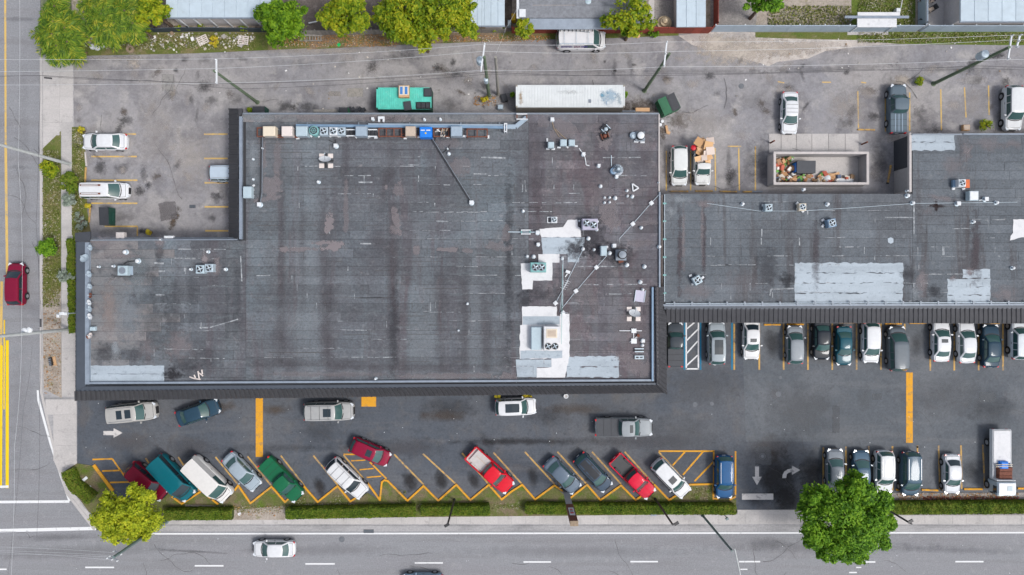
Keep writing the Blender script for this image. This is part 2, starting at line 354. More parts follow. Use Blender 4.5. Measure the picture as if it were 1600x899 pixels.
M['whitem'] = plain('white_painted_metal', (0.60,0.625,0.65), rough=.5, var=.07, dirt=((0.4,0.38,0.35),.66,.6))
M['galv'] = plain('galvanised_metal', (0.42,0.50,0.56), rough=.45, metal=.2, var=.12)
M['galv_d'] = plain('dull_grey_metal', (0.20,0.23,0.27), rough=.5, metal=.2, var=.15)
M['bluebox'] = plain('pale_blue_metal', (0.37,0.46,0.51), rough=.5, var=.08)
M['greyblue'] = plain('grey_blue_metal', (0.28,0.35,0.42), rough=.5, var=.08)
M['teal_m'] = plain('teal_metal', (0.17,0.36,0.36), rough=.5, var=.12)
M['beige'] = plain('beige_metal', (0.62,0.55,0.44), rough=.6, var=.06)
M['pinkish'] = plain('pinkish_white_metal', (0.62,0.56,0.53), rough=.6, var=.06)
M['tan'] = plain('tan_metal', (0.44,0.36,0.29), rough=.7, var=.1)
M['lav'] = plain('lavender_grey_metal', (0.40,0.39,0.49), rough=.5, var=.08)
M['rust'] = plain('rusted_steel', (0.15,0.055,0.035), rough=.85, var=.35, scale=6)
M['blue'] = plain('bright_blue_plastic', (0.01,0.17,0.62), rough=.5, var=.1)
M['orange'] = plain('orange_panel', (0.55,0.13,0.04), rough=.7, var=.15)
M['wood'] = plain('weathered_wood', (0.26,0.20,0.14), rough=.9, var=.25, scale=5)
M['wood_grey'] = plain('grey_weathered_wood', (0.25,0.235,0.215), rough=.9, var=.25, scale=5, rand=.2)
M['pole_g'] = plain('greenish_timber_pole', (0.11,0.15,0.095), rough=.9, var=.25, scale=3)
M['pole_w'] = plain('grey_timber_pole', (0.26,0.25,0.225), rough=.9, var=.2, scale=3)
M['pole_c'] = plain('concrete_pole_grey', (0.44,0.46,0.46), rough=.85, var=.12, scale=3)
M['pole_k'] = plain('black_pole_metal', (0.025,0.026,0.03), rough=.5)
M['pole_t'] = plain('grey_green_pole_metal', (0.12,0.17,0.17), rough=.5)
M['wire'] = plain('aluminium_wire', (0.50,0.52,0.54), rough=.5, metal=.0)
M['cable'] = plain('black_cable', (0.04,0.04,0.045), rough=.7)
M['green'] = plain('green_steel', (0.018,0.11,0.052), rough=.6, var=.2, dirt=((0.12,0.14,0.12),.62,.5))
M['green_d'] = plain('dark_green_steel', (0.010,0.055,0.040), rough=.6, var=.2)
M['teal'] = plain('teal_corrugated_steel', (0.09,0.50,0.41), rough=.6, var=.15, scale=1.6, dirt=((0.30,0.55,0.46),.58,.6))
M['lid'] = plain('black_plastic_lid', (0.035,0.038,0.045), rough=.6, var=.15)
M['cont'] = plain('off_white_container_steel', (0.58,0.61,0.62), rough=.6, var=.06, scale=1.5, dirt=((0.30,0.36,0.40),.60,.6))
M['cont_s'] = plain('dirty_container_side', (0.28,0.26,0.23), rough=.8, var=.15)
M['card'] = plain('brown_cardboard', (0.50,0.31,0.17), rough=.9, var=.12)
M['slate'] = plain('slate_cover', (0.045,0.05,0.06), rough=.6, var=.1)
M['redroof'] = plain('red_brown_fence_board', (0.22,0.045,0.03), rough=.85, var=.2, scale=3, rand=.22)
M['houseroof'] = plain('pale_blue_metal_roof', (0.42,0.50,0.56), rough=.5, var=.08, scale=1.2, dirt=((0.30,0.34,0.36),.58,.5), rand=.05)
M['shingle'] = plain('grey_shingle_roof', (0.19,0.20,0.22), rough=.9, var=.25, scale=3, rand=.08)
M['wallfence'] = plain('pale_grey_fence_panel', (0.33,0.40,0.47), rough=.6, var=.06, scale=1.5, rand=.06)
M['ironf'] = plain('dark_iron_fence', (0.04,0.055,0.07), rough=.6)
M['stone'] = plain('cream_stone', (0.62,0.50,0.34), rough=.8, var=.15, scale=5)
M['trunk'] = plain('brown_bark', (0.12,0.085,0.06), rough=.95, var=.3, scale=5)
M['red'] = plain('red_paint', (0.55,0.015,0.03), rough=.5)
M['rubber_strap'] = M['cable']
M['debris'] = island('mixed_debris', [(0.62,0.60,0.58),(0.35,0.33,0.31),(0.25,0.18,0.12),(0.55,0.5,0.44),(0.70,0.70,0.70),(0.20,0.19,0.18)])
M['trash'] = island('mixed_trash', [(0.42,0.28,0.17),(0.52,0.37,0.22),(0.70,0.69,0.67),(0.48,0.28,0.15),(0.45,0.12,0.08),(0.14,0.32,0.08),(0.10,0.13,0.20),(0.42,0.20,0.09),(0.62,0.58,0.50),(0.33,0.20,0.12)])
M['cardpile'] = island('folded_cardboard', [(0.56,0.35,0.18),(0.66,0.43,0.24),(0.44,0.26,0.13),(0.60,0.38,0.22),(0.62,0.52,0.46)])
M['leaf_lime'] = island('lime_leaves', [(0.18,0.24,0.014),(0.32,0.40,0.018),(0.46,0.53,0.028),(0.60,0.60,0.04)], .6, .42, .3)
M['leaf_green'] = island('fresh_green_leaves', [(0.05,0.13,0.006),(0.10,0.22,0.010),(0.17,0.32,0.014),(0.25,0.40,0.02)], .6, .38, .3)
M['leaf_mid'] = island('mid_green_leaves', [(0.09,0.17,0.010),(0.18,0.28,0.012),(0.30,0.37,0.015),(0.42,0.42,0.02)], .6, .38, .35, .5)
M['leaf_deep'] = island('deep_green_leaves', [(0.045,0.13,0.010),(0.10,0.24,0.014),(0.17,0.35,0.020),(0.26,0.45,0.03)], .6, .4, .3, 0.5)
M['leaf_hedge'] = island('clipped_hedge_leaves', [(0.045,0.092,0.008),(0.08,0.145,0.010),(0.12,0.195,0.012),(0.165,0.22,0.018),(0.18,0.19,0.03)], .7, .25, .35, .6)
M['leaf_palm'] = island('palm_fronds', [(0.035,0.085,0.010),(0.07,0.145,0.014),(0.13,0.23,0.02),(0.20,0.30,0.025),(0.42,0.38,0.04)], .5, .25, .22)
M['leaf_grey'] = island('silvery_leaves', [(0.16,0.20,0.16),(0.24,0.29,0.24),(0.34,0.39,0.33)], .7, .2, .2)
M['leaf_yellow'] = island('yellow_leaves', [(0.30,0.30,0.02),(0.48,0.42,0.03),(0.55,0.38,0.03)], .7, .2, .2)
M['leaf_grass'] = island('grass_tufts', [(0.09,0.11,0.02),(0.14,0.17,0.03),(0.26,0.24,0.10),(0.40,0.38,0.30)], .8, .2, .3)
M['leaf_dry'] = island('fallen_leaves', [(0.34,0.16,0.05),(0.46,0.25,0.09),(0.22,0.13,0.07),(0.55,0.5,0.42)], .8, .15, .2)
M['stain'] = decal('surface_stain', True, 1.6)
M['stain_crisp'] = decal('crusted_stain', True, 1.1, amp=2.4, rm=(.40,.50))
M['stain_shade_soft'] = decal('broad_stain_and_shade', True, 0.7, amp=1.5)
M['stain_fine'] = decal('fine_spatter', True, 5.0)
M['patch'] = decal('resurfaced_patch', False, 2.2)

# ================================================================== GROUND
struct('ground', MB().sheet([(-700,-700),(700,-700),(700,700),(-700,700)], -0.10), M['outer'])
RB = 1700                                                   # the street runs on past the frame
o = struct('main_road', MB().prism(poly([(-900,829),(150,829),(1700,827),(2600,827),(2600,1500),(-900,1500)]), -0.09, 0.0), M['road'])
main_road = o
side_road = struct('side_road', MB().prism(poly([(-900,-900),(63,-900),(62,610),(82,694),(104,772),(150,829),(-900,829)]), -0.09, -0.002), M['road'])
alley = struct('rear_alley', MB().prism(poly([(114,82),(300,84),(640,70),(1100,52),(1700,50),(2600,50),(2600,500),(116,500)]), -0.06, GZ), M['alley'])
lot = struct('parking_lot', MB().prism(poly([(121,560),(1030,560),(1030,470),(2600,470),(2600,560),(2600,771),(1250,771),(1250,797),(1150,797),(1150,790),(121,790)]), -0.05, GZ+0.004), M['lot'])
struct('east_parking_lot', MB().prism(poly([(1158,470),(2600,470),(2600,770),(1280,770),(1280,690),(1165,690)]), -0.04, GZ+0.008), M['lot_light'])
struct('north_yards', MB().prism(poly([(112,-900),(2600,-900),(2600,51),(1100,53),(640,71),(300,85),(112,83)]), -0.07, 0.06), M['dirt'])

def lots(name, parent, m, items, z, w=0.1, label=None):
    """painted lines on a pavement, each one a mesh of its own"""
    for it in items:
        p0, p1 = W(*it[:2]), W(*it[2:4]); ww = (it[4] if len(it) > 4 else w)
        o = part(name, MB().bar(p0, p1, ww, z, z+0.004), m, parent)
        if label: o['label'] = label
ZL = GZ+0.014
# front parking stalls, angled
stall = [(228,716,262,766),(279,714,313,768),(337,714,372,757),(387,713,425,760),(439,712,475,758),(490,712,528,758),(537,711,575,756),
  (616,710,662,757),(661,709,712,756),(722,708,764,757),(771,707,816,757),(820,706,866,756),(871,706,917,757),(925,706,970,756),
  (976,706,1022,757),(1029,706,1075,757)]
lots('stall_line', lot, M['yellow_old'], stall, ZL, 0.17)
hatch = [(145,718,176,717),(176,717,198,748),(160,736,189,735),(172,754,205,753),(537,710,560,710),(578,722,604,748),
  (549,720,571,719,.13),(562,734,584,732,.13),(573,746,596,744,.13),(1029,705,1116,705),(1115,705,1115,755),(1070,706,1051,727),(1098,706,1067,742),(1115,721,1085,752),
  (1149,705,1149,774)]
lots('hatch_line', lot, M['yellow'], hatch, ZL+0.005, 0.17)
lots('lane_divider', lot, M['yellow'], [(405.5,622,405.5,714,0.78)], ZL)
lots('lane_divider', lot, M['yellow'], [(1420.5,582,1420.5,692,0.72)], ZL+0.004)
lots('loading_square', lot, M['yellow'], [(565,627,588,627,1.15)], ZL+0.04)
lots('stop_bar', lot, M['white_worn'], [(1159,776,1208,776,0.66)], ZL)
def arrow(name, pts, m, parent, z): part(name, MB().prism(poly(pts), z, z+0.004), m, parent)
arrow('painted_arrow', [(162,673.5),(178,673.5),(178,669),(192,676.5),(178,684),(178,680),(162,680)], M['white_worn'], lot, ZL)
arrow('painted_arrow', [(1179.5,729),(1185.5,729),(1185.5,745),(1190,745),(1182.5,758),(1175,745),(1179.5,745)], M['white_worn'], lot, ZL)
arrow('painted_arrow', [(1222,747),(1222.5,742),(1225,737),(1230,733.5),(1237,732),(1237,727.5),(1250,734.5),(1237,742),(1237,737.5),(1232,738.5),(1229,741),(1228,747)], M['white_worn'], lot, ZL)
# east stalls by the shops
lots('stall_line', lot, M['yellow_old'], [(x,506,x,578) for x in (1147,1186,1224,1262,1300,1338,1376)]+[(1413,506,1413,516)]+[(x,506,x,579) for x in (1453,1490.5,1528.5,1566.5,1604)], ZL+0.006, 0.18)
lots('accessible_line', lot, M['blue_paint'], [(1069.5,502,1069.5,578),(1094.5,502,1094.5,578),(1143.5,502,1143.5,578)], ZL+0.006, 0.16)
lots('accessible_hatch', lot, M['white'], [(1072,502,1072,577),(1091,502,1091,577),(1071,576.5,1092,576.5),(1073,514,1086,503),(1073,532,1090,515),(1073,552,1090,533),(1073,571,1090,555)], ZL+0.006, 0.15)
def stops(items, m, label, cat='wheel stop', w=0.17, h=0.13, group='concrete wheel stops', z=GZ+0.01):
    for it in items:
        mb = MB(); p0 = Vector(W(*it[:2])); p1 = Vector(W(*it[2:4])); l = (p1-p0).length; a = math.atan2((p1-p0).y, (p1-p0).x); c = (p0+p1)/2
        t = thing('wheel_stop', it[4], cat, (c.x, c.y, z), a, group)
        mb.bbox_bev(-l/2, -w/2, 0, l/2, w/2, h, 0.04)
        part('stop_body', mb, m, t)
        part('anchor_pin', MB().lathe((-l*.35,0,h-0.005), [(0.02,0),(0.02,0.012)], 6), M['dark'], t); part('anchor_pin', MB().lathe((l*.35,0,h-0.005), [(0.02,0),(0.02,0.012)], 6), M['dark'], t)
ws = 'yellow wheel stop '
stops([(1193,507.5,1219,507.5,ws+'in the empty stall right of the white sedan with a sunroof'),(1229,507,1255,507,ws+'above the silver hatchback in the east row'),
  (1310,504,1337,504,ws+'above the old teal coupe in the east row'),(1345,505,1368,505,ws+'behind the white hatchback with red tail lamps'),(1382,506,1408,506,ws+'above the grey minivan in the east row'),
  (1420,505,1447,505,ws+'in the empty stall right of the grey minivan'),(1534,505,1561,505,ws+'above the dark navy sedan in the east row')], M['yellow'], '')
stops([(1046,299.5,1075,299.5,ws+'below the white hatchback, against the shop roof'),(1086,299,1113,299,ws+'below the pickup loaded with cardboard'),(1124,299.5,1151,300,ws+'chipped along its edge, third from left by the roof'),
  (1160,300,1175,300,ws+'broken short, beside a dark one by the roof'),(1339,203,1366,203.5,ws+'in the empty stall left of the grey pickup'),
  (135,262,134,285,ws+'standing on end line above the white cargo van at left'),(142,322,140,348,ws+'left of the dark green dumpster near the west lot')], M['yellow_old'], '')
stops([(134,238,136,260,'pale grey wheel stop just below the white sedan in the west lot')], M['stucco_l'], '')
stops([(1174,300,1191,300,'dark grey wheel stop beside the trash enclosure corner')], M['galv_d'], '')
# south-east stalls
lots('stall_line', lot, M['yellow_old'], [(1286,699,1286,768),(1321.5,698,1321.5,766),(1357,697,1357,766),(1394,697,1394,766),(1433,697,1433,700),(1466,696,1468,765),(1501,696,1502,764),(1535,695,1538,763),(1603,694,1604,764)], ZL+0.006, 0.18)
lots('stall_line', lot, M['yellow_old'], [(1433,696,1434,765)], ZL+0.006, 0.16)
# west lot and rear lots (on the alley paving)
za = GZ+0.006
lots('stall_line', alley, M['yellow_worn'], [(143,210,213,210),(143,245,214,245),(143,282,215,282),(143,318,215,318),(164,354,215,354),(215,354,215,369),
  (319,210,356,210),(319,248,356,248),(320,286,357,286),(320,323.5,357,323.5),(321,361,357,361)], za, 0.16)
lots('stall_line', alley, M['yellow_worn'], [(1041,236,1041,298),(1079,236,1079,298),(1117,232,1118,298),(1154,231,1155,298),(1340,143,1341,200),(1469.5,140,1470.5,204),(1506.5,137,1509,184),(1544,134,1545,180),
   (1180,229,1180,298),(1421,205,1421,145),(1383,150,1383,206)], za, 0.13)
lots('faded_line', alley, M['yellow_worn'], [(1137,229,1158,229),(1215,128,1225,130),(1284,129,1298,129),(1345,129,1353,130)], za, 0.12)
# yellow zigzag kerb round the planting strip (raised)
kerb = bpy.data.objects.new('yellow_kerb', None); C.objects.link(kerb); kerb['kind'] = 'structure'
zz = [[(148,727),(177,766)],[(250,776),(262,767)],[(270,776),(285,787),(314,768)],[(326,775),(341,787)],[(368,765),(373,758),(392,786),(425,760),(446,784),(475,759),(497,784),(528,759),(548,783),(556,778)],
  [(575,755),(594,781),(597,753),(601,750),(606,751),(637,782),(662,759),(685,782),(713,757),(735,781),(764,757),(784,780),(800,767),(816,757),(836,780),(866,758),(882,769)],
  [(892,777),(917,757),(938,781),(970,758),(993,781),(1004,773)],[(1022,757),(1045,781),(1056,774)],[(1075,757),(1114,756),(1114,779),(1121,779)],[(1140,780),(1148,776)],
  [(1400,765),(1409,766)],[(1440,765),(1464,766)],[(1472,766),(1478,767)],[(1506,764),(1533,764)],[(1590,763),(1640,763)]]
for run in zz:
    for a, b in zip(run[:-1], run[1:]):
        pa, pb = Vector(W(*a)), Vector(W(*b)); e = (pb-pa).normalized()*0.06
        part('kerb_length', MB().bar(tuple(pa-e), tuple(pb+e), 0.19 if a[0] > 180 else 0.33, GZ, GZ+0.125+0.003*(zz.index(run)%2)+0.002*(run.index(a)%2)), M['yellow'], kerb)
# planting strip between zigzag and hedges
ps = [(148,728),(177,767),(196,790),(230,775),(250,777),(262,768),(285,788),(314,769),(341,788),(372,758),(392,787),(425,761),(446,785),(475,760),(497,785),(528,760),(548,784),(575,770),(594,782),(598,754),(606,752),(637,783),
  (662,760),(685,783),(713,758),(735,782),(764,758),(784,781),(816,758),(836,781),(866,759),(884,776),(893,778),(917,758),(938,782),(970,759),(993,782),(1022,758),(1045,782),(1075,758),(1113,757),(1113,780),(1150,780),(1150,803),(230,812),(180,822),(140,800),(104,752),(103,735),(121,724)]
struct('planting_strip', MB().prism(poly(ps), -0.05, GZ+0.055), M['strip'])
for q in [[(290,788),(340,790),(362,810),(290,806)],[(330,800),(446,790),(446,812),(330,812)]]:
    struct('bare_soil', MB().prism(poly(q), -0.05, GZ+0.060+0.004*(q[0][0]>300)), M['dirt'])
struct('gravel_strip', MB().prism(poly([(1252,770.5),(2600,767),(2600,805),(1252,805)]), -0.05, GZ+0.05), M['gravel'])
# pavements: slabs one by one
def slabs(name, runs, z, m, gap=0.02, cap=300):
    base = struct(name, MB().prism([W(*p) for p in runs['outline']], -0.06, z-0.012), M['gutter'])
    for (x0, y0, x1, y1) in runs['cells']:
        a = W(x0, y0); b = W(x1, y1); g = gap/2
        part('concrete_slab', MB().box(a[0]+g, b[1]+g, z-0.05, b[0]-g, a[1]-g, z+rnd.uniform(0, 0.006)), m, base)
    return base
cells = []
x = 262.0
while x < 1700:
    w = 21.5; cells.append((x, 803, x+w, 819)); x += w
south = slabs('south_pavement', {'outline': [(250,802),(1700,802),(2600,802),(2600,822),(215,822)], 'cells': cells}, 0.115, M['concrete'])
# driveway apron
struct('driveway_apron', MB().prism(poly([(1152,796.5),(1252,796.5),(1252,803),(1152,803)]), -0.05, 0.110), M['concrete'])
part('kerb_stone', MB().bar(W(228,822.5), W(1152,822.5), 0.20, -0.05, 0.13), M['gutter'], south)
part('kerb_stone', MB().bar(W(1252,822.5), W(2600,822.5), 0.20, -0.05, 0.13), M['gutter'], south)
struct('gutter', MB().prism(poly([(222,821.5),(2600,821.5),(2600,831),(180,831)]), -0.05, 0.006), M['gutter'])
# west pavement
wc = []
for y in range(92, 200, 20): wc.append((68, y, 94, y+20)); wc.append((94, y, 115, y+20))
for y in range(212, 560, 22): wc.append((97, y, 114.5, y+22))
for y in (520,545,570,595): wc.append((97, y, 119, min(y+25,622)))
wc = [c for c in wc if not (c[1] >= 500 and c[2] == 114.5)]
for y in (624,648,672,696): wc.append((84 if y > 640 else 72, y, 120, y+24))
west = slabs('west_pavement', {'outline': [(64,86),(116,86),(116,200),(115,560),(121,560),(121,760),(150,812),(140,815),(103,770),(82,692),(64,610)], 'cells': wc}, 0.115, M['concrete'])
part('kerb_stone', MB().prism(poly([(63,90),(67,90),(67,612),(84,690),(106,768),(150,824),(147,829),(103,771),(81,692),(63,611)]), -0.05, 0.128), M['concrete'], west)
part('pavement_wedge', MB().prism(poly([(68,199),(96,199),(96,205),(68,232)]), -0.05, 0.123), M['concrete'], west)
part('pavement_corner', MB().prism(poly([(85,720),(121,720),(121,726),(104,737),(104,752),(130,790),(150,812),(146,818),(106,768)]), -0.05, 0.123), M['concrete'], west)
struct('west_verge', MB().prism(poly([(68,232),(96,199),(96,500),(68,480)]), -0.05, 0.118), M['grass'])
struct('sandy_verge', MB().prism(poly([(68,480),(96,455),(97,622),(69,608)]), -0.05, 0.119), M['dirt'])
struct('inner_verge', MB().prism(poly([(113,199),(133,199),(134,240),(137,330),(143,368),(113,368)]), -0.05, 0.120), M['grass'])
struct('hedge_bed', MB().prism(poly([(102,367),(119,367),(119,525),(108,525)]), -0.05, 0.117), M['lawn'])
# rubble verge north of the alley
struct('rubble_verge', MB().prism(poly([(120,52),(410,50),(480,50),(480,76),(300,84),(120,88)]), -0.05, 0.115), M['grass'])
struct('leaf_strewn_verge', MB().prism(poly([(470,52),(860,52),(860,62),(640,70),(480,78)]), -0.05, 0.116), M['leaf_litter'])
struct('grass_verge', MB().prism(poly([(1330,50),(2600,50),(2600,71),(1560,71),(1400,69),(1330,63)]), -0.05, 0.112), M['lawn'])
struct('sandy_shoulder', MB().prism(poly([(1105,50),(1250,52),(1335,62),(1400,69),(1345,73),(1290,80),(1262,92),(1215,97),(1200,104),(1188,99),(1160,92),(1120,84),(1080,70),(1060,56)]), -0.05, GZ+0.008), M['sand'])
struct('thin_verge', MB().prism(poly([(1180,51),(1330,51),(1330,63),(1240,61),(1180,59)]), -0.05, 0.113), M['grass'])
struct('van_verge', MB().prism(poly([(780,50),(1060,46),(1060,56),(960,60),(860,62),(780,62)]), -0.05, 0.1175), M['grass'])
struct('scrub_yard', MB().prism(poly([(1210,-200),(1430,-200),(1430,46),(1150,46)]), -0.05, 0.075), M['dirt'])
struct('side_lawn', MB().prism(poly([(1330,-200),(1430,-200),(1430,46),(1330,40)]), -0.05, 0.083), M['lawn'])
struct('grey_yard', MB().prism(poly([(1110,-200),(1210,-200),(1180,46),(1110,46)]), -0.05, 0.082), M['gravel'])
struct('patio', MB().prism(poly([(1434,-200),(1700,-200),(1700,47),(1434,47)]), -0.05, 0.10), M['concrete'])
struct('dark_yard', MB().prism(poly([(200,-200),(800,-200),(800,50),(470,52),(200,54)]), -0.05, 0.085), M['soil'])
# road markings
zr = 0.004
lots('edge_line', main_road, M['white'], [(228,834.5,1700,832.5,0.17),(0,829.5,150,826,0.36),(-600,833,0,829.5,0.36)], zr+0.004)
lots('stop_line', main_road, M['white'], [(-300,787,108,784,0.28)], zr)
for i,(a,b,y) in enumerate([(133,178,887),(304,349,884.5),(477,523,881.5),(648,692,880),(818,861,878.5),(985,1028,878),(1155,1188,878),(1331,1368,878.5),(1493,1537,878),(-30,10,890),(1660,1705,878)]):
    lots('lane_dash', main_road, M['white'], [(a,y,b,y,0.16)], zr)
lots('lane_tick', main_road, M['white'], [(1157,890,1168,890,0.12),(1338,887,1346,887,0.12),(1327,895,1339,895,0.14)], zr)
part('lane_edge_line', MB().prism(poly([(57,610),(60,610),(62,626),(80,692),(96,742),(110,782),(107,785),(93,744),(77,694),(58,626)]), 0, 0.005), M['white'], side_road)
lots('centre_line', side_road, M['yellow_worn'], [(7.5,-100,8.5,225,0.22),(8.5,225,11,440,0.28),(2.5,440,1,540,0.28)], zr)
lots('centre_line', side_road, M['yellow_road'], [(2,540,0.5,763,0.30),(11,532,11,763,0.34),(6.5,500,6,640,0.14)], zr+0.003)
lots('line_end', side_road, M['white'], [(0,761,13,760.5,0.26)], zr+0.008)
# drain grates, manholes
def manhole(px, py, r, z, parent, m=None):
    c = W(px, py); part('manhole_cover', MB().lathe((c[0],c[1],z), [(r,0),(r,0.01),(r*0.92,0.014),(r*0.9,0.008),(r*.5,0.010),(r*.45,0.016)], 18), m or M['iron'], parent)
manhole(534,843,0.32,zr,main_road); manhole(1191,713,0.36,ZL,lot); manhole(1216,616,0.30,ZL+.004,lot); manhole(1219,590,0.18,ZL+.004,lot)
manhole(1086,632,0.26,ZL,lot); manhole(1112,631,0.22,ZL,lot); manhole(1158,135,0.3,za,alley)
def grate(px, py, w, h, z, parent):
    c = W(px, py); part('drain_frame', MB().box(c[0]-w/2,c[1]-h/2,z,c[0]+w/2,c[1]+h/2,z+0.008), M['dark'], parent)
    mb = MB(); n = int(w/0.09)
    for i in range(n): x = c[0]-w/2+0.05+i*0.09; mb.box(x,c[1]-h/2+.03,z+0.008,x+0.03,c[1]+h/2-.03,z+0.02)
    part('grate_bars', mb, M['galv_d'], parent, kind='stuff')
grate(576,830.5,1.1,0.38,0.01,south); grate(264,132,0.85,0.55,za,alley); grate(301,323,0.65,0.35,za,alley); grate(1521,124,0.5,0.32,za,alley)
# stains, patches and the painted shade of the big tree
def stains(name, m, items, z, label, fine=False):
    mb = MB(); r = random.Random(len(items)*7+3)
    for i, it in enumerate(items):
        px, py, sx, sy, rz, col, a = it; c = W(px, py)
        mb.decalq(c[0], c[1], z+0.00012*i, sx/S, sy/S, R(rz), (*col, a))
    o = mesh_obj(name, mb, m); o['kind'] = 'stuff'; o['label'] = label; return o
DK = (0.035,0.034,0.036); BR = (0.10,0.075,0.055); LT = (0.36,0.33,0.31); SAND = (0.45,0.40,0.35)
al = [(158,263,26,30,0,DK,.9),(190,264,36,20,0,DK,.75),(196,188,34,22,0,DK,.8),(125,187,14,16,0,DK,.4),(330,158,30,22,0,DK,.6),(300,156,16,16,0,DK,.6),(308,180,8,40,-10,DK,.5),
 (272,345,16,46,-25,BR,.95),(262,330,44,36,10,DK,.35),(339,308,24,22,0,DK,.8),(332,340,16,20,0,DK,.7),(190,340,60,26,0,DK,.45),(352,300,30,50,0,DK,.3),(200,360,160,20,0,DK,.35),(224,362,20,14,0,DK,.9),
 (288,94,18,12,0,DK,.7),(320,94,30,20,0,DK,.4),(378,92,22,12,0,DK,.6),(310,117,12,14,0,DK,.6),(275,110,10,10,0,DK,.7),(370,155,30,22,0,DK,.6),(448,166,40,22,0,DK,.9),(480,168,60,26,0,DK,.75),
 (555,145,30,18,0,LT,.8),(522,147,26,10,0,LT,.6),(498,143,12,8,0,LT,.6),(270,145,14,28,0,SAND,.7),(210,100,26,24,-40,SAND,.7),(470,100,90,16,0,DK,.25),(620,92,90,20,0,DK,.35),(625,88,60,14,0,DK,.4),(535,100,20,20,0,DK,.3),
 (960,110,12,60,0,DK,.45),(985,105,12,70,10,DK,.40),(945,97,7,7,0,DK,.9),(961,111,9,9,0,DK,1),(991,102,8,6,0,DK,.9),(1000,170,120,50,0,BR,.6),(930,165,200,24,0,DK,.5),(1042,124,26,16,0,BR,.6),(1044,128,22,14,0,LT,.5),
 (1150,80,170,60,0,SAND,.9),(1120,70,80,50,0,SAND,.9),(1210,75,150,36,-6,SAND,.85),(1260,72,130,26,0,SAND,.6),(1340,80,120,18,0,LT,.4),(1222,82,50,20,0,SAND,.8),(1410,125,40,20,0,SAND,.8),(1520,125,60,16,0,LT,.6),
 (1330,170,60,60,0,LT,.45),(1320,195,40,30,0,DK,.5),(1310,165,50,60,0,LT,.35),(1240,215,60,26,0,DK,.4),(1235,150,30,60,0,DK,.25),(1440,190,50,60,0,DK,.4),(1437,176,30,30,0,DK,.35),(1400,150,60,120,0,DK,.30),
 (1375,250,40,90,0,DK,.55),(1190,250,40,120,0,DK,.45),(1138,280,16,42,0,DK,.9),(1138,250,12,60,0,DK,.45),(1170,250,30,80,0,DK,.4),(1100,190,130,50,0,LT,.3),(1060,190,40,40,0,BR,.4),(1180,160,60,50,0,DK,.3),(1148,175,10,20,0,BR,.6),
 (1500,110,260,20,-2,DK,.35),(1300,108,300,14,2,DK,.35),(1100,112,300,10,0,DK,.3),(900,112,260,12,0,DK,.3),(700,110,260,12,4,DK,.25),(1030,215,30,40,0,DK,.5),(1035,205,20,30,0,BR,.6),(590,165,40,60,0,DK,.35),(700,165,50,30,0,DK,.5),
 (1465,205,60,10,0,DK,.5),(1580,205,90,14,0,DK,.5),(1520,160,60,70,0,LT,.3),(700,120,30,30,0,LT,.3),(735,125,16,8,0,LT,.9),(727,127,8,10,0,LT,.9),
 (245,200,80,200,0,LT,.25),(300,250,100,120,0,SAND,.25),(130,95,40,16,0,DK,.4),(180,92,120,8,0,LT,.6),(500,80,300,14,0,SAND,.4),(790,66,120,16,0,SAND,.4)]
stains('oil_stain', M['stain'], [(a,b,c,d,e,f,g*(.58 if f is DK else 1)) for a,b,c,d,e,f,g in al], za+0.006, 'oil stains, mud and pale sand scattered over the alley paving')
fn = [(r0.uniform(120,1600), r0.uniform(85,300), r0.uniform(10,40), r0.uniform(6,26), r0.uniform(0,180), r0.choice([DK,DK,BR,LT,LT,LT]), r0.uniform(.25,.6)) for r0 in [random.Random(5)] for _ in range(150)]
stains('small_spatter', M['stain_fine'], fn, GZ+0.030, 'small spatters and crumbs over the alley paving')
lt = [(790,690,220,14,0,DK,.4),(700,640,120,50,0,DK,.35),(690,650,110,26,0,BR,.4),(900,640,150,26,0,BR,.4),(860,650,100,40,0,DK,.3),(330,640,110,22,10,BR,.7),(430,640,60,22,0,BR,.5),(500,675,90,60,0,DK,.25),
 (500,760,26,40,20,DK,.75),(640,752,30,40,20,DK,.8),(690,750,26,40,20,DK,.75),(740,750,22,38,20,DK,.6),(832,745,24,50,10,DK,.5),(925,750,30,30,0,DK,.5),(850,690,400,18,0,DK,.3),(450,700,300,16,0,DK,.2),
 (1215,745,90,100,0,DK,.85),(1200,700,80,60,0,BR,.25),(1230,780,60,60,0,DK,.8),(1270,740,60,80,0,DK,.6),(1180,780,60,30,0,DK,.4),(200,690,120,40,0,(0.13,0.12,0.12),.4),(200,730,50,20,0,(0.15,0.13,0.12),.6),(130,640,20,120,0,(0.14,0.14,0.15),.5),  # the strong dark blobs left of the big tree paint its cast shadow
 (1060,690,160,120,0,(0.11,0.115,0.125),.4),(1100,600,160,90,0,(0.11,0.115,0.125),.4),(1250,640,160,120,0,(0.12,0.125,0.135),.4),(1480,620,220,90,0,(0.12,0.125,0.135),.35),(1350,620,30,60,0,(0.14,0.15,0.16),.35),(1270,635,60,60,0,(0.14,0.15,0.16),.3),
 (1212,617,20,22,0,(0.16,0.16,0.17),.6),(1300,545,200,60,0,DK,.25),(1550,640,120,60,0,DK,.25),(1480,740,60,60,0,(0.13,0.14,0.15),.35),(300,700,110,50,0,(0.10,0.10,0.11),.5),(640,700,140,40,0,(0.09,0.09,0.10),.5),(760,690,16,60,35,DK,.3),
 (1205,536,40,60,0,DK,.5),(1432,540,30,60,0,DK,.35),(1520,735,50,50,0,DK,.4),(1000,690,200,30,0,(0.10,0.10,0.11),.4)]
stains('lot_stain_and_shade', M['stain_shade_soft'], lt, GZ+0.0088, 'dark drips, worn pale areas and painted tree shade over the parking lot')
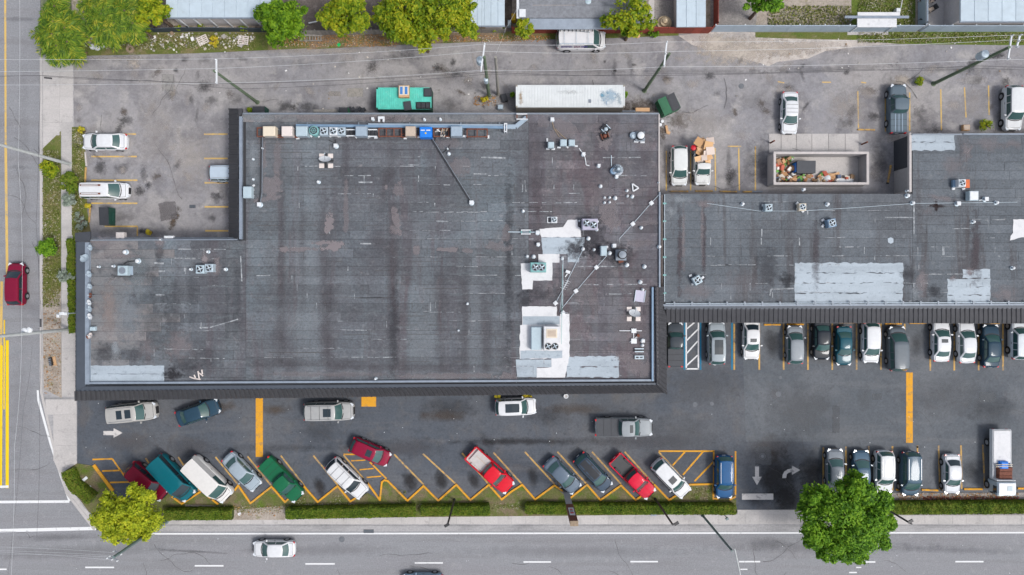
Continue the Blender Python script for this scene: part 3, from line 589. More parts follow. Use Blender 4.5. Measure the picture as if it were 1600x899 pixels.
rs = [(r[0],r[1],r[2],r[3],r[4],tuple(min(1,c*1.5) for c in r[5]),r[6]*.6) for r in [(-100,700,300,200,0,(0.16,0.16,0.17),.3),(120,862,400,30,2,(0.13,0.13,0.135),.5),(300,862,160,6,-3,DK,.5),(500,860,300,26,0,(0.15,0.15,0.16),.5),(900,862,500,26,0,(0.15,0.15,0.16),.45),(1300,856,500,24,0,(0.14,0.14,0.15),.5),(1500,860,300,16,-2,(0.12,0.12,0.13),.5),
 (1200,850,90,26,0,(0.11,0.11,0.12),.6),(700,895,900,16,0,(0.26,0.26,0.27),.4),(30,650,60,300,0,(0.17,0.17,0.18),.3),(35,300,30,600,0,(0.17,0.17,0.18),.3),(90,840,160,16,2,(0.11,0.11,0.12),.6),(420,861,120,8,0,DK,.3),(30,30,80,10,0,(0.12,0.12,0.13),.5),(30,262,60,8,0,(0.12,0.12,0.13),.4)]]
stains('road_wear', M['stain_shade_soft'], rs, 0.0012, 'wear bands and skid marks on the street asphalt')
pts = [(1192,712,26,30,0,(0.13,0.135,0.145),.6),(263,130,20,28,0,(0.30,0.29,0.28),.8),(263,330,28,30,8,(0.16,0.15,0.155),.7),(1306,655,12,44,0,(0.12,0.125,0.135),.4),(1370,620,16,10,0,(0.13,0.14,0.15),.5),(1520,125,28,14,0,(0.30,0.29,0.29),.8),(555,145,26,14,0,(0.34,0.32,0.29),.8),(523,147,20,8,0,(0.30,0.28,0.26),.7),(1542,621,26,16,0,(0.14,0.15,0.16),.45)]
stains('paving_patch', M['patch'], pts, GZ+0.027, 'squared repair patches in the paving')
# cracks in alley and road: thin real fissures of sealant
def cracks(name, m, n, region, z, seed, label, w=0.045):
    r = random.Random(seed); mb = MB()
    for _ in range(n):
        x = r.uniform(region[0], region[2]); y = r.uniform(region[1], region[3]); a = r.choice([0, 1.57, 0.3, 1.3])+r.uniform(-.3,.3)
        for k in range(r.randint(4, 12)):
            a += r.uniform(-.45,.45); l = r.uniform(4, 11); x2 = x+math.cos(a)*l; y2 = y+math.sin(a)*l
            mb.strip(W(x,y), W(x2,y2), w*r.uniform(.5,1.2), z+0.0002*(_%9)); x, y = x2, y2
    o = mesh_obj(name, mb, m); o['kind'] = 'stuff'; o['label'] = label; return o
M['crack'] = plain('dark_crack_filler', (0.075,0.073,0.075), rough=.9)
cracks('paving_crack', M['crack'], 34, (130,90,1590,300), GZ+0.052, 3, 'wandering cracks in the alley paving', .04)
cracks('paving_crack', M['crack'], 10, (0,100,60,760), 0.03, 4, 'wandering cracks in the side road', .035)
cracks('paving_crack', M['crack'], 16, (60,842,1590,896), 0.012, 14, 'wandering cracks in the main road', .04)
cracks('paving_crack', M['crack'], 22, (130,628,1590,700), GZ+0.016, 24, 'fine cracks in the parking lot', .03)

# ================================================================== VEHICLES
KIND = {
 #        L    W    H    belt  hood  xa   xb   xc   xd   wt   tail
 'sedan': (4.75,1.82,1.44,0.93,0.74,0.27,0.42,0.72,0.86,0.74,0.90),
 'coupe': (4.60,1.80,1.34,0.90,0.74,0.31,0.45,0.68,0.84,0.72,0.88),
 'hatch': (4.35,1.80,1.52,0.96,0.76,0.235,0.39,0.88,0.965,0.78,0.9),
 'suv':   (4.75,1.92,1.74,1.06,0.90,0.26,0.385,0.90,0.975,0.80,1.0),
 'bigsuv':(5.25,2.02,1.90,1.14,1.02,0.25,0.355,0.92,0.98,0.82,1.1),
 'minivan':(5.0,1.98,1.76,1.02,0.82,0.185,0.36,0.92,0.98,0.82,1.0),
 'van':   (5.6,2.05,2.10,1.18,1.00,0.15,0.285,0.955,0.99,0.88,1.1),
 'pickup':(5.8,2.02,1.84,1.10,1.02,0.25,0.345,0.545,0.585,0.80,0.9),
 'oldpickup':(4.9,1.80,1.62,1.02,0.95,0.26,0.37,0.475,0.505,0.80,0.9),
}
TF = [(-1.0,.48),(-.99,.66),(-.965,.81),(-.92,.90),(-.85,.945),(-.70,.98),(-.40,1),(0,1),(.36,1),(.60,.98),(.76,.945),(.86,.90),(.93,.83),(.967,.73),(.99,.58),(1.0,.38)]
def vehicle(kind, px, py, ang, col, label, cat='car', L=None, W_=None, H=None, metal=0.0, name=None, opts=(), grp=None, tint=None):
    K = KIND[kind]; l = L or K[0]; w = W_ or K[1]; h = H or K[2]; belt, hood = K[3], K[4]
    hl, hw = l/2, w/2
    xa, xb, xc, xd = [hl-f*l for f in K[5:9]]; wt = K[9]*hw; wb = 0.93*hw; tail = K[10]
    truck = kind in ('pickup', 'oldpickup')
    gz = GZ+0.01 if not ('road' in opts) else 0.0
    cx, cy = W(px, py, gz+0.9)
    t = thing(name or kind_name(kind), label, cat, (cx, cy, gz), R(ang), grp)
    pm = paint(col, metal)
    def fac(x):
        u = x/hl
        for (a, fa), (b, fb) in zip(TF[:-1], TF[1:]):
            if u <= b: return fa+(fb-fa)*(u-a)/(b-a)
        return TF[-1][1]
    def zt(x):
        if x > xa:                                   # bonnet
            k = (x-xa)/(hl-xa); z = belt*(1-k)+hood*k
            if k > .86: z -= (k-.86)/.14*0.20
            return z+0.03*math.sin(min(k,1)*math.pi)
        if truck and x < xd-0.05: return 0.74
        if x < xd:
            k = (xd-x)/max(hl+xd, .01); z = belt*(1-k)+tail*k if kind in ('sedan','coupe') else belt-0.05*k
            if k > .8: z -= (k-.8)/.2*0.14
            return z
        return belt
    xs = sorted(set([u*hl for u, _ in TF] + [xa, xa-0.02, xd, xd+0.02] + ([xd-0.05, xd-0.06] if truck else [])))
    def sec(x):
        ww = hw*fac(x); z = zt(x); zb = 0.24 if abs(x) < hl*.96 else 0.34
        return [(0.86*ww, zb), (0.985*ww, zb+.10), (ww, zb+.45*(z-zb)), (.985*ww, z-.10), (.93*ww, z-.03), (.80*ww, z+.0), (.45*ww, z+.015), (0, z+.022)]
    vs = []; m = 15
    for x in xs:
        s = sec(x); vs += [(x, y, z) for y, z in s] + [(x, -y, z) for y, z in s[:-1][::-1]]
    fs = []
    for i in range(len(xs)-1):
        for j in range(m):
            k = (j+1) % m; fs.append((i*m+j, i*m+k, (i+1)*m+k, (i+1)*m+j))
    fs.append(tuple(range(m-1, -1, -1))); fs.append(tuple(range((len(xs)-1)*m, len(xs)*m)))
    b = MB(); b.add(vs, [q[::-1] for q in fs])
    # cabin
    def hwz(z): return wb+(wt-wb)*max(0, (z-belt))/(h-belt)
    def top(s, v):
        if s < 1: x = xa+(xb-xa)*s; z = belt+(h-.03-belt)*(1-(1-s)**1.15)
        elif s <= 2: k = s-1; x = xb+(xc-xb)*k; z = h-.03+.035*math.sin(math.pi*k)
        else: k = s-2; x = xc+(xd-xc)*k; z = h-.03-(h-.03-belt)*(k**1.15)
        bul = (.20*(1-v*v)*(1-s*.55) if s < 1 else (-.16*(1-v*v)*(.45+.55*(s-2)) if s > 2 else (.20*.45*(1-v*v)*max(0,1-(s-1)*4)-.16*.45*(1-v*v)*max(0,1-(2-s)*4))))
        if kind != 'van': tw = 1-.055*(abs(2*min(max(s-1,0),1)-1)**3)*(1 if .999 <= s <= 2.001 else (s if s < 1 else 3-s))
        else: tw = 1-.015*(abs(2*min(max(s-1,0),1)-1)**3)*(1 if .999 <= s <= 2.001 else (s if s < 1 else 3-s))
        if kind in ('van','oldpickup','pickup') and s < 1: bul *= .6
        zz = z-.045*abs(v)**5*(1 if 0.5 < s < 2.5 else .3)
        return (x+bul, hwz(z)*v*tw, zz)
    ss = [0,.33,.66,.9,1,1.12,1.3,1.5,1.7,1.88,2,2.1,2.4,2.7,3]; vv = [-1,-.9,-.6,-.3,0,.3,.6,.9,1]
    c = MB(); c.grid(lambda s, v: top(s, v), ss, vv)
    c.f = [q[::-1] for q in c.f] if False else c.f
    for sg in (1, -1):
        pts = []
        for s in ss:
            p = top(s, sg); x0 = xa+(xd-xa)*((xa-p[0])/(xa-xd)); pts += [p, (p[0], sg*(hwz(belt)), belt-.03)]
        fl = [(2*i, 2*i+1, 2*i+3, 2*i+2) for i in range(len(ss)-1)]
        c.add(pts, fl if sg < 0 else [q[::-1] for q in fl])
    body = part('body', b, pm, t, smooth=True)
    part('cabin', c, pm, t, smooth=True)
    gm = M['glass'] if tint != 'dark' else M['glass_dark']
    g = MB(); g.grid(lambda s, v: tuple(np.add(top(s, v), (.012, 0, .012))), [.06,.35,.65,.93], [-.88,-.5,0,.5,.88]); part('windscreen', g, gm, t, smooth=True)
    if kind != 'van' or True:
        g = MB(); g.grid(lambda s, v: tuple(np.add(top(s, v), (-.012, 0, .012))), [2.10,2.4,2.65,2.86], [-.84,-.4,0,.4,.84]); part('rear_window', g, M['glass_dark'] if 'darkrear' in opts else gm, t, smooth=True)
    # cowl strip
    part('wiper_cowl', MB().grid(lambda x, v: (x+.20*(1-v*v), v*hwz(belt)*.9, zt(x)+.028), [xa+.01, xa+.10], [-1,-.5,0,.5,1]), M['black'], t)
    # side windows
    z1, z2 = belt+.04, h-.16
    def lx(z): k = (z-belt)/(h-.03-belt); return xa+(xb-xa)*k
    def rx(z): k = (z-belt)/(h-.03-belt); return xd+(xc-xd)*k
    mids = {'sedan':[.5],'coupe':[],'hatch':[.46],'suv':[.40,.72],'bigsuv':[.36,.66],'minivan':[.38,.68],'van':[.26],'pickup':[.5],'oldpickup':[]}[kind]
    edges = [lx]+[None]*len(mids)+[rx]
    for sg in (1, -1):
        cuts = [(lambda z: lx(z)-.10)] + [(lambda z, k=k: xb+(xc-xb)*k) for k in mids] + [(lambda z: rx(z)+.10)]
        for i in range(len(cuts)-1):
            if kind == 'van' and i == 1 and 'windows' not in opts: continue
            a = (lambda z, f=cuts[i], q=i: f(z)-(.04 if q else 0)); e = (lambda z, f=cuts[i+1], q=i: f(z)+(.04 if q < len(cuts)-2 else 0))
            P = [(a(z1), sg*(hwz(z1)+.012), z1), (a(z2), sg*(hwz(z2)+.012), z2), (e(z2), sg*(hwz(z2)+.012), z2), (e(z1), sg*(hwz(z1)+.012), z1)]
            part('side_window', MB().add(P, [(0,1,2,3)] if sg < 0 else [(3,2,1,0)]), gm, t)
    # panels following the body top
    def panel(nm, x0, x1, f, dz=.014, m_=pm):
        q = MB(); n = 6
        us = [x0+(x1-x0)*i/n for i in range(n+1)]
        def fn(x, v):
            s = sec(x); yy = abs(v)*f*hw*fac(x)/1.0
            z = None
            for (ya, za_), (yb, zb_) in zip(s[:-1], s[1:]):
                if yb <= yy <= ya: z = zb_+(za_-zb_)*(yy-yb)/max(ya-yb, 1e-6)
            if z is None: z = s[-1][1]
            return (x, math.copysign(yy, v), z+dz)
        q.grid(fn, us, [-1,-.6,0,.6,1]); q.f = [f_[::-1] for f_ in q.f] if x1 > x0 and False else q.f
        part(nm, q, m_, t, smooth=True)
    panel('bonnet_gap', xa+.115, hl-.275, .83, .006, M['dark']); panel('bonnet', xa+.14, hl-.30, .80)
    if kind in ('sedan', 'coupe'): panel('boot_gap', -hl+.195, xd-.035, .81, .006, M['dark']); panel('boot_lid', -hl+.22, xd-.06, .78)
    # wheels
    wr = 0.36 if kind in ('suv','bigsuv','pickup','van') else 0.32
    for sx in (.315*l, -.285*l):
        for sg in (1, -1):
            part('wheel_arch', MB().tube((sx, sg*(hw*.70), wr), (sx, sg*(hw+.006), wr), wr+.07, n=18), M['black'], t)
            wh = part('wheel', MB().tube((sx, sg*(hw-.20), wr), (sx, sg*(hw+.022), wr), wr, n=18), M['black'], t, smooth=True)
            sub('rim', MB().tube((sx, sg*(hw-.1), wr), (sx, sg*(hw+.034), wr), wr*.62, n=12), M['rim'], wh)
    zf = zt(hl*.93)
    for sg in (1, -1):
        part('headlight', MB().obox((hl-.20, sg*hw*.70, zf-.06), (.34,.26,.13), sg*-.45), M['lamp'], t)
        tz = (tail if kind in ('sedan','coupe') else belt)-.14
        part('taillight', MB().obox((-hl+(.12 if not truck else .03), sg*hw*.78, tz), (.20,.20,.17 if kind in ('sedan','coupe') else .3), sg*.35), M['tail'], t)
        mx = lx(belt+.1)-.22
        part('wing_mirror', MB().obox((mx, sg*(hw+.09), belt+.05), (.13,.22,.15), sg*.2), M['black'] if 'blackmirror' in opts else pm, t)
        part('door_handle', MB().box((xb+xc)/2+.1, sg*(hw-.005), belt-.14, (xb+xc)/2+.3, sg*(hw+.02), belt-.11), M['dark'], t)
    part('front_grille', MB().box(hl-.06, -hw*.38, .42, hl+.012, hw*.38, zf-.10), M['black'], t)
    part('licence_plate', MB().box(-hl-.014, -.17, .62, -hl+.02, .17, .75), M['plate'], t)
    # extras
    if 'sunroof' in opts: g = MB(); g.grid(lambda s, v: tuple(np.add(top(s, v), (0,0,.008))), [1.12,1.25,1.38], [-.52,0,.52]); part('sunroof', g, M['glass_dark'], t)
    if 'panorama' in opts: g = MB(); g.grid(lambda s, v: tuple(np.add(top(s, v), (0,0,.008))), [1.08,1.4,1.72], [-.62,0,.62]); part('sunroof', g, M['glass_dark'], t)
    if 'twosunroof' in opts:
        for a in (1.14, 1.44): g = MB(); g.grid(lambda s, v: tuple(np.add(top(s, v), (0,0,.008))), [a,a+.1,a+.2], [-.55,0,.55]); part('sunroof', g, M['glass_dark'], t)
    if 'blackroof' in opts: g = MB(); g.grid(lambda s, v: tuple(np.add(top(s, v), (0,0,.006))), [1.03,1.3,1.6,1.97], [-.88,-.4,0,.4,.88]); part('roof_panel', g, paint((.025,.028,.034)), t, smooth=True)
    if 'rails' in opts:
        for sg in (1, -1): part('roof_rail', MB().tube(tuple(np.add(top(1.1, sg*.86), (0,0,.05))), tuple(np.add(top(1.92, sg*.86), (0,0,.05))), .022, n=6), M['rim'], t)
    if 'bars' in opts:
        for s in (1.2, 1.5, 1.8): part('roof_bar', MB().tube(tuple(np.add(top(s, .9), (0,0,.05))), tuple(np.add(top(s, -.9), (0,0,.05))), .016, n=6), M['dark'], t)
    if 'whiterails' in opts:
        for sg in (1, -1): part('roof_rail', MB().tube(tuple(np.add(top(1.05, sg*.84), (0,0,.05))), tuple(np.add(top(1.95, sg*.84), (0,0,.05))), .035, n=6), M['whitem'], t)
    if 'rustrack' in opts:
        for sg in (.5, -.5): part('rusty_rack_rail', MB().box(top(1.95,0)[0], sg*hw-.09, h+.03, top(1.22,0)[0], sg*hw+.09, h+.07), M['rust'], t); part('rack_bar', MB().box(top(1.9,0)[0], sg*hw-.04, h+.075, top(1.3,0)[0], sg*hw+.04, h+.11), M['whitem'], t)
    if 'ladderrack' in opts:
        for sg in (1, -1): part('rack_rail', MB().tube((top(1.02,0)[0], sg*hw*.84, h+.18), (top(1.98,0)[0], sg*hw*.84, h+.18), .035, n=6), M['galv'], t)
        for k in range(9):
            x = top(1.04+.115*k, 0)[0]; part('rack_crossbar', MB().tube((x, hw*.84, h+.18), (x, hw*.42, h+.18), .05, n=6), M['dark'], t); part('rack_post', MB().tube((x, -hw*.84, h+.18), (x, -hw*.84, h-.1), .02, n=6), M['galv'], t)
        for k in (1,4,7):
            x = top(1.04+.115*k, 0)[0]; part('rack_crossbar', MB().tube((x, hw*.84, h+.17), (x, -hw*.84, h+.17), .02, n=6), M['galv'], t)
        part('ladder_rail', MB().tube((top(1.1,0)[0], hw*.35, h+.14), (top(1.95,0)[0], hw*.62, h+.14), .02, n=6), M['galv_d'], t)
    if 'lettering' in opts:       # words on the van's flank, too small to read in the photograph: rows of letter-like strokes
        r = random.Random(4)
        for (x0, x1, m_) in ((-2.15,-1.0, paint((.07,.04,.24))), (-.80,-.25, paint((.26,.12,.20))), (-.10,.62, paint((.07,.04,.24)))):
            q = MB(); xx = x0
            while xx < x1:
                wd = r.uniform(.08,.15); za1, zb1 = 1.32+r.uniform(0,.12), 1.74-r.uniform(0,.12)
                q.add([(xx,-hwz(za1)-.014,za1),(xx+wd,-hwz(za1)-.014,za1),(xx+wd,-hwz(zb1)-.014,zb1),(xx,-hwz(zb1)-.014,zb1)], [(0,1,2,3)]); xx += wd+.03
            part('side_lettering', q, m_, t)
    if truck:
        x1, x0 = xd-.06, -hl+.05; bw = hw*.965; zb = belt-.02
        part('bed_side', MB().bbox_bev(x0, bw-.09, .5, x1, bw+.012, zb, .025), pm, t); part('bed_side', MB().bbox_bev(x0, -bw-.012, .5, x1, -bw+.09, zb, .025), pm, t)
        part('tailgate', MB().bbox_bev(x0-.045, -bw+.092, .5, x0+.05, bw-.092, zb-.01, .025), pm, t)
        part('bed_front', MB().bbox_bev(x1-.06, -bw+.092, .5, x1+.01, bw-.092, zb-.005, .02), pm, t)
        bm = M['stucco_l'] if 'palebed' in opts else M['dark']
        part('bed_floor', MB().box(x0+.052, -bw+.092, .74, x1-.062, bw-.092, .80), bm, t)
        for sx in (-.285*l,):
            for sg in (1,-1): part('wheel_tub', MB().bbox_bev(sx-.42, sg*(bw-.10), .80, sx+.42, sg*(bw-.30), .96, .04), bm, t)
        if 'tonneau' in opts:
            part('bed_cover', MB().bbox_bev(x0+.02, -bw+.02, zb+.002, x1-.02, bw-.02, zb+.05, .02), M['slate'] if 'tonneau_paint' not in opts else pm, t)
            for k in (.33, .66): part('cover_seam', MB().box(x0+(x1-x0)*k-.015, -bw+.04, zb+.051, x0+(x1-x0)*k+.015, bw-.04, zb+.064), M['black'], t)
        if 'bedstripes' in opts:
            for sg in (-.42,.0,.42): part('cover_stripe', MB().box(x0+.06, sg*bw-.03, zb+.052, x1-.08, sg*bw+.03, zb+.066), paint((.30,.38,.47), .2), t)
        if 'rack' in opts: part('bed_bar', MB().tube((x1-.1, bw-.05, zb+.05), (x1-.1, -bw+.05, zb+.05), .03, n=6), M['dark'], t)
    if kind == 'pickup' and 'fender' in opts:
        for sg in (1,-1): part('fender_flare', MB().bbox_bev(-.285*l-.45, sg*(hw-.02), .7, -.285*l+.45, sg*(hw+.09), .98, .05), pm, t)
    return t
def kind_name(k): return {'sedan':'sedan_car','coupe':'coupe_car','hatch':'hatchback_car','suv':'suv_car','bigsuv':'large_suv','minivan':'minivan','van':'cargo_van','pickup':'pickup_truck','oldpickup':'old_pickup_truck'}[k]
WH = (.60,.615,.635); SI = (.46,.48,.50); GR = (.16,.19,.22); CH = (.39,.385,.37)
V = vehicle
GA = 'vehicles parked in the angled stalls'; GE = 'vehicles parked in front of the east shops'; GS = 'vehicles in the south-east stalls'; GW = 'vehicles in the west lot'; GK = 'vehicles along the front of the building'; GN = 'vehicles in the rear lots'; GR_ = 'cars driving on the streets'
# west lot
V('sedan',162,221,180,WH,'white sedan facing the verge in the topmost stall of the west lot',grp=GW)
V('minivan',163,298,0,WH,'white cargo van with two rusty roof rails in the west lot','van',L=5.1,W_=1.78,opts=('rustrack',),name='cargo_van',grp=GW)
V('suv',361,271,0,(.42,.50,.58),'pale blue suv half hidden under the west awning roof','suv',L=4.6,W_=1.75,H=1.75,opts=('rails',),grp=GW)
# streets
V('hatch',23,444,90,(.20,.008,.035),'dark red hatchback driving up the side road',L=4.55,metal=.3,opts=('road',),tint='dark',grp=GR_)
V('sedan',427,859,180,WH,'white sedan driving left on the main road',L=4.5,W_=1.74,opts=('road',),grp=GR_)
V('sedan',660,911,180,(.20,.28,.36),'blue grey sedan cut off by the bottom edge of the photo',L=4.4,metal=.3,opts=('road',),grp=GR_)
# front of the building
V('bigsuv',206,645,6,CH,'beige silver large suv with two dark roof windows near the white arrow','suv',metal=.35,opts=('twosunroof','rails'),grp=GK)
V('sedan',308,645,19,(.022,.055,.088),'dark teal blue sedan parked askew right of the beige suv',metal=.3,grp=GK)
V('bigsuv',514,643,1,(.34,.345,.345),'champagne boxy suv with roof bars left of the yellow square','suv',L=5.3,H=1.95,metal=.3,opts=('sunroof','bars','rails'),grp=GK)
V('suv',806,636,2,WH,'white suv with panorama roof between the two yellow plants','suv',L=4.35,W_=1.86,opts=('panorama',),grp=GK)
V('pickup',975,668,0,(.25,.275,.295),'silver pickup with a dark bed cover in the drive lane','pickup truck',L=6.05,metal=.35,opts=('tonneau','sunroof'),grp=GK)
# angled stalls
V('suv',229,753,-40,(.17,.004,.022),'dark red suv partly under the lime green tree','suv',L=4.9,metal=.2,tint='dark',grp=GA)
V('van',270,747,-47,(.003,.105,.135),'teal full size van in the second angled stall','van',L=5.6,W_=2.05,H=1.95,tint='dark',opts=('windows',),grp=GA)
V('van',326,749,-44,(.60,.59,.57),'plain white cargo van beside the teal van','van',L=5.75,W_=2.05,opts=('blackmirror',),grp=GA)
V('sedan',377,738,-46,(.30,.36,.41),'silver blue sedan right of the white cargo van',L=4.75,W_=1.78,metal=.3,grp=GA)
V('pickup',440,750,-46,(.008,.115,.05),'dark green pickup with covered bed in the angled stalls','pickup truck',L=5.45,W_=1.86,metal=.1,opts=('tonneau','tonneau_paint'),grp=GA)
V('suv',542,748,-44,(.58,.59,.60),'white suv left of the hatched triangle','suv',L=5.05,W_=1.9,opts=('rails','bars'),tint='dark',grp=GA)
V('hatch',578,707,-24,(.22,.005,.032),'dark red hatchback stopped across the hatched triangle',L=4.45,metal=.25,opts=('sunroof',),grp=GA)
V('pickup',766,736,-42,(.58,.006,.022),'bright red pickup carrying a white sheet in its bed','pickup truck',L=5.75,W_=1.95,opts=('palebed',),grp=GA)
V('sedan',879,744,-45,(.10,.135,.18),'slate grey sedan beside the tall sign',L=4.45,metal=.35,grp=GA)
V('hatch',927,739,-47,(.035,.06,.095),'dark blue grey hatchback with black roof panel',L=4.75,metal=.3,opts=('blackroof',),grp=GA)
V('pickup',989,745,-45,(.58,.004,.035),'bright red pickup with an empty dark bed','pickup truck',L=5.55,W_=1.86,opts=('rack',),grp=GA)
V('suv',1049,748,-46,(.61,.62,.635),'white suv with sunroof against the hatched corner triangle','suv',L=4.75,W_=1.84,opts=('sunroof',),tint=None,grp=GA)
V('suv',1132,746,-90,(.006,.07,.19),'deep blue suv with roof rails beside the exit lane','suv',L=4.55,W_=1.88,metal=.25,opts=('whiterails',),grp=GA)
# east shops row
V('pickup',1055,538,90,(.035,.045,.056),'black pickup with a grey bed cover beside the blue hatched bay','pickup truck',L=4.75,W_=1.72,H=1.7,metal=.3,opts=('tonneau',),grp=GE)
V('suv',1120,536,90,(.26,.30,.33),'silver suv with a large panorama roof right of the hatched bay','suv',L=4.55,W_=1.86,metal=.3,opts=('panorama',),grp=GE)
V('sedan',1175,531,-90,(.60,.61,.62),'white sedan with a sunroof right of the blue line',L=4.3,W_=1.78,opts=('sunroof','darkrear'),grp=GE)
V('hatch',1243,539,90,(.21,.235,.26),'silver hatchback facing the shops, first right of the empty stall',L=4.1,W_=1.74,metal=.35,opts=(),grp=GE)
V('sedan',1285,532,-90,(.012,.018,.027),'black sedan facing away from the shops',L=4.2,W_=1.78,metal=.2,grp=GE)
V('coupe',1320,541,-90,(.008,.07,.10),'old dark teal coupe between the black sedan and the white hatchback',L=4.2,W_=1.72,metal=.2,grp=GE)
V('hatch',1362,536,-90,WH,'white hatchback with red tail lamps facing away from the shops',L=4.35,W_=1.8,grp=GE)
V('minivan',1403,545,91,(.10,.12,.14),'grey minivan parked low in the east row','minivan',L=4.75,W_=1.88,metal=.4,grp=GE)
V('sedan',1472,533,90,WH,'white sedan with a small sunroof facing the shops',L=4.45,W_=1.82,opts=('sunroof',),grp=GE)
V('sedan',1512,535,91,(.55,.57,.59),'pearl white sedan left of the dark navy sedan',L=4.5,W_=1.8,metal=.1,grp=GE)
V('sedan',1550,541,90,(.012,.038,.065),'dark navy sedan in the east row',L=4.6,W_=1.8,metal=.4,grp=GE)
V('suv',1594,530,90,(.56,.60,.63),'white suv cut off by the right edge in the east row','suv',L=4.3,W_=1.86,grp=GE)
# south-east row
V('sedan',1306,735,90,(.17,.195,.225),'silver sedan whose tail is under the big green tree',L=4.5,metal=.35,grp=GS)
V('sedan',1347,737,90,(.045,.09,.14),'steel blue sedan half under the big green tree',L=4.5,metal=.35,grp=GS)
V('suv',1382,738,-90,(.58,.60,.615),'white suv with dark rear window right of the big tree','suv',L=4.5,W_=1.84,opts=('rails',),grp=GS)
V('minivan',1423,741,-90,(.045,.085,.125),'steel blue minivan in the south-east row','minivan',L=4.7,W_=1.9,metal=.35,opts=('rails',),grp=GS)
V('sedan',1489,742,-90,(.50,.52,.55),'silver white sedan with blue tinted rear glass beside the flatbed truck',L=4.25,W_=1.76,metal=.2,opts=('darkrear',),grp=GS)
# rear lots
V('sedan',1235,176,-91,WH,'white sedan parked above the trash enclosure',L=4.5,W_=1.78,opts=('bars',),grp=GN)
V('pickup',1403,170,90,(.10,.135,.165),'grey pickup with a striped pale bed cover behind the shops','pickup truck',L=5.2,W_=1.85,metal=.35,opts=('tonneau','tonneau_paint','bedstripes'),grp=GN)
V('suv',1584,169,-91,(.58,.60,.615),'white suv cut off by the right edge in the rear lot','suv',L=4.75,W_=1.9,grp=GN)
V('hatch',1062,259,-90,(.58,.60,.60),'white hatchback beside the pickup loaded with cardboard',L=4.25,W_=1.8,grp=GN)
V('oldpickup',1098,256,-90,(.59,.60,.595),'old white pickup with a bed full of cardboard','pickup truck',L=4.6,W_=1.74,grp=GN)
V('van',908,63,0,(.60,.60,.61),'white cargo van with ladder rack and lettering parked by the red fence','van',L=5.2,W_=2.0,opts=('ladderrack','lettering'),grp='vehicles along the alley')
# cardboard load in the old pickup
bc = W(1098,236,GZ+1.2)
ca = MB(); r = random.Random(11)
for i in range(26):
    ca.obox((bc[0]+r.uniform(-.62,.75), bc[1]+r.uniform(-.95,.95), GZ+.95+.045*i), (r.uniform(.5,1.0), r.uniform(.4,.9), .03), r.uniform(-.6,.6), r.uniform(-.25,.25), r.uniform(-.25,.25))
o = single('cardboard_load', ca, M['cardpile'], 'heap of flattened brown cardboard boxes in the bed of the old white pickup', 'cardboard', kind='stuff')
rb = W(1084,231,GZ+1.3); q = MB()
q.lathe((rb[0],rb[1],GZ+1.15), [(.20,0),(.32,.10),(.30,.28),(.12,.38)], 9); single('red_bag', q, M['red'], 'red bag hanging on the side of the cardboard load', 'bag', smooth=True)
q = MB(); a = W(1085,219,GZ+1.3); q.tube((a[0],a[1],GZ+1.2),(a[0]+.05,a[1]-1.6,GZ+1.05),.04,n=6); q.tube((a[0]-.25,a[1]+.05,GZ+1.22),(a[0]+.35,a[1]-.05,GZ+1.22),.03,n=6)
single('hand_truck_frame', q, M['galv'], 'pale metal hand truck laid along the left side of the cardboard load', 'hand truck')
# flat sheet in the red pickup
pc = W(752,722,1.0); q = MB().obox((pc[0]-.1,pc[1]+.12,GZ+.98), (1.9,1.45,.05), R(-42), 0.02, 0.03); single('white_sheet', q, M['stucco_l'], 'off white board lying in the bed of the bright red pickup', 'board')
q = MB(); q.obox((pc[0]+.1,pc[1]+.1,GZ+1.02), (1.7,.06,.04), R(-42)); single('wooden_batten', q, M['tan'], 'thin batten on top of the board in the bright red pickup', 'batten')
# flatbed truck
tc = W(1565,722,GZ+1.2); t = thing('flatbed_truck', 'white flatbed truck with a white deck board parked facing the hedge', 'truck', (tc[0], tc[1], GZ+.01), R(-90), GS)
part('chassis', MB().box(-3.3,-.55,.55,2.2,.55,.80), M['dark'], t)
part('deck', MB().bbox_bev(-3.35,-1.0,.82,1.75,1.0,.98,.03), M['whitem'], t)
part('tail_board', MB().bbox_bev(-3.42,-1.0,.82,-3.352,1.0,1.25,.02), M['whitem'], t)
part('deck_rail', MB().bbox_bev(-3.34,.93,.985,1.7,.998,1.30,.02), M['whitem'], t); part('deck_rail', MB().bbox_bev(-3.34,-.998,.985,1.7,-.93,1.30,.02), M['whitem'], t)
part('headboard', MB().bbox_bev(1.755,-1.0,.85,1.83,1.0,1.95,.02), M['whitem'], t)
part('box_cover', MB().bbox_bev(-3.33,-.90,1.27,.1,.90,1.33,.03), M['coating'], t)
cb = part('cab', MB().bbox_bev(1.95,-.98,.55,3.35,.98,2.05,.12), M['galv'], t)
part('cab_roof', MB().bbox_bev(2.0,-.9,2.052,3.1,.9,2.10,.03), M['whitem'], t)
part('roof_hatch', MB().box(2.35,.0,2.102,2.8,.5,2.13), M['bluebox'], t)
part('windscreen', MB().box(3.353,-.82,1.35,3.37,.82,1.95), M['glass'], t)
for sg in (1,-1): part('side_window', MB().box(2.4,sg*.983,1.35,3.1,sg*1.0,1.9), M['glass_dark'], t); part('wing_mirror', MB().box(3.1,sg*1.05,1.3,3.2,sg*1.3,1.7), M['black'], t)
for sx in (2.6,-1.9):
    for sg in (1,-1):
        w_ = part('wheel', MB().tube((sx,sg*.70,.42),(sx,sg*1.02,.42),.42,n=18), M['black'], t, smooth=True); sub('rim', MB().tube((sx,sg*.8,.42),(sx,sg*1.035,.42),.24,n=12), M['rim'], w_)
for sg in (1,-1): part('headlight', MB().box(3.352,sg*.55,.75,3.38,sg*.85,.95), M['lamp'], t); part('taillight', MB().box(-3.44,sg*.6,.85,-3.421,sg*.85,.97), M['tail'], t)
lc = W(1570,743,GZ+1.3)
q = MB()
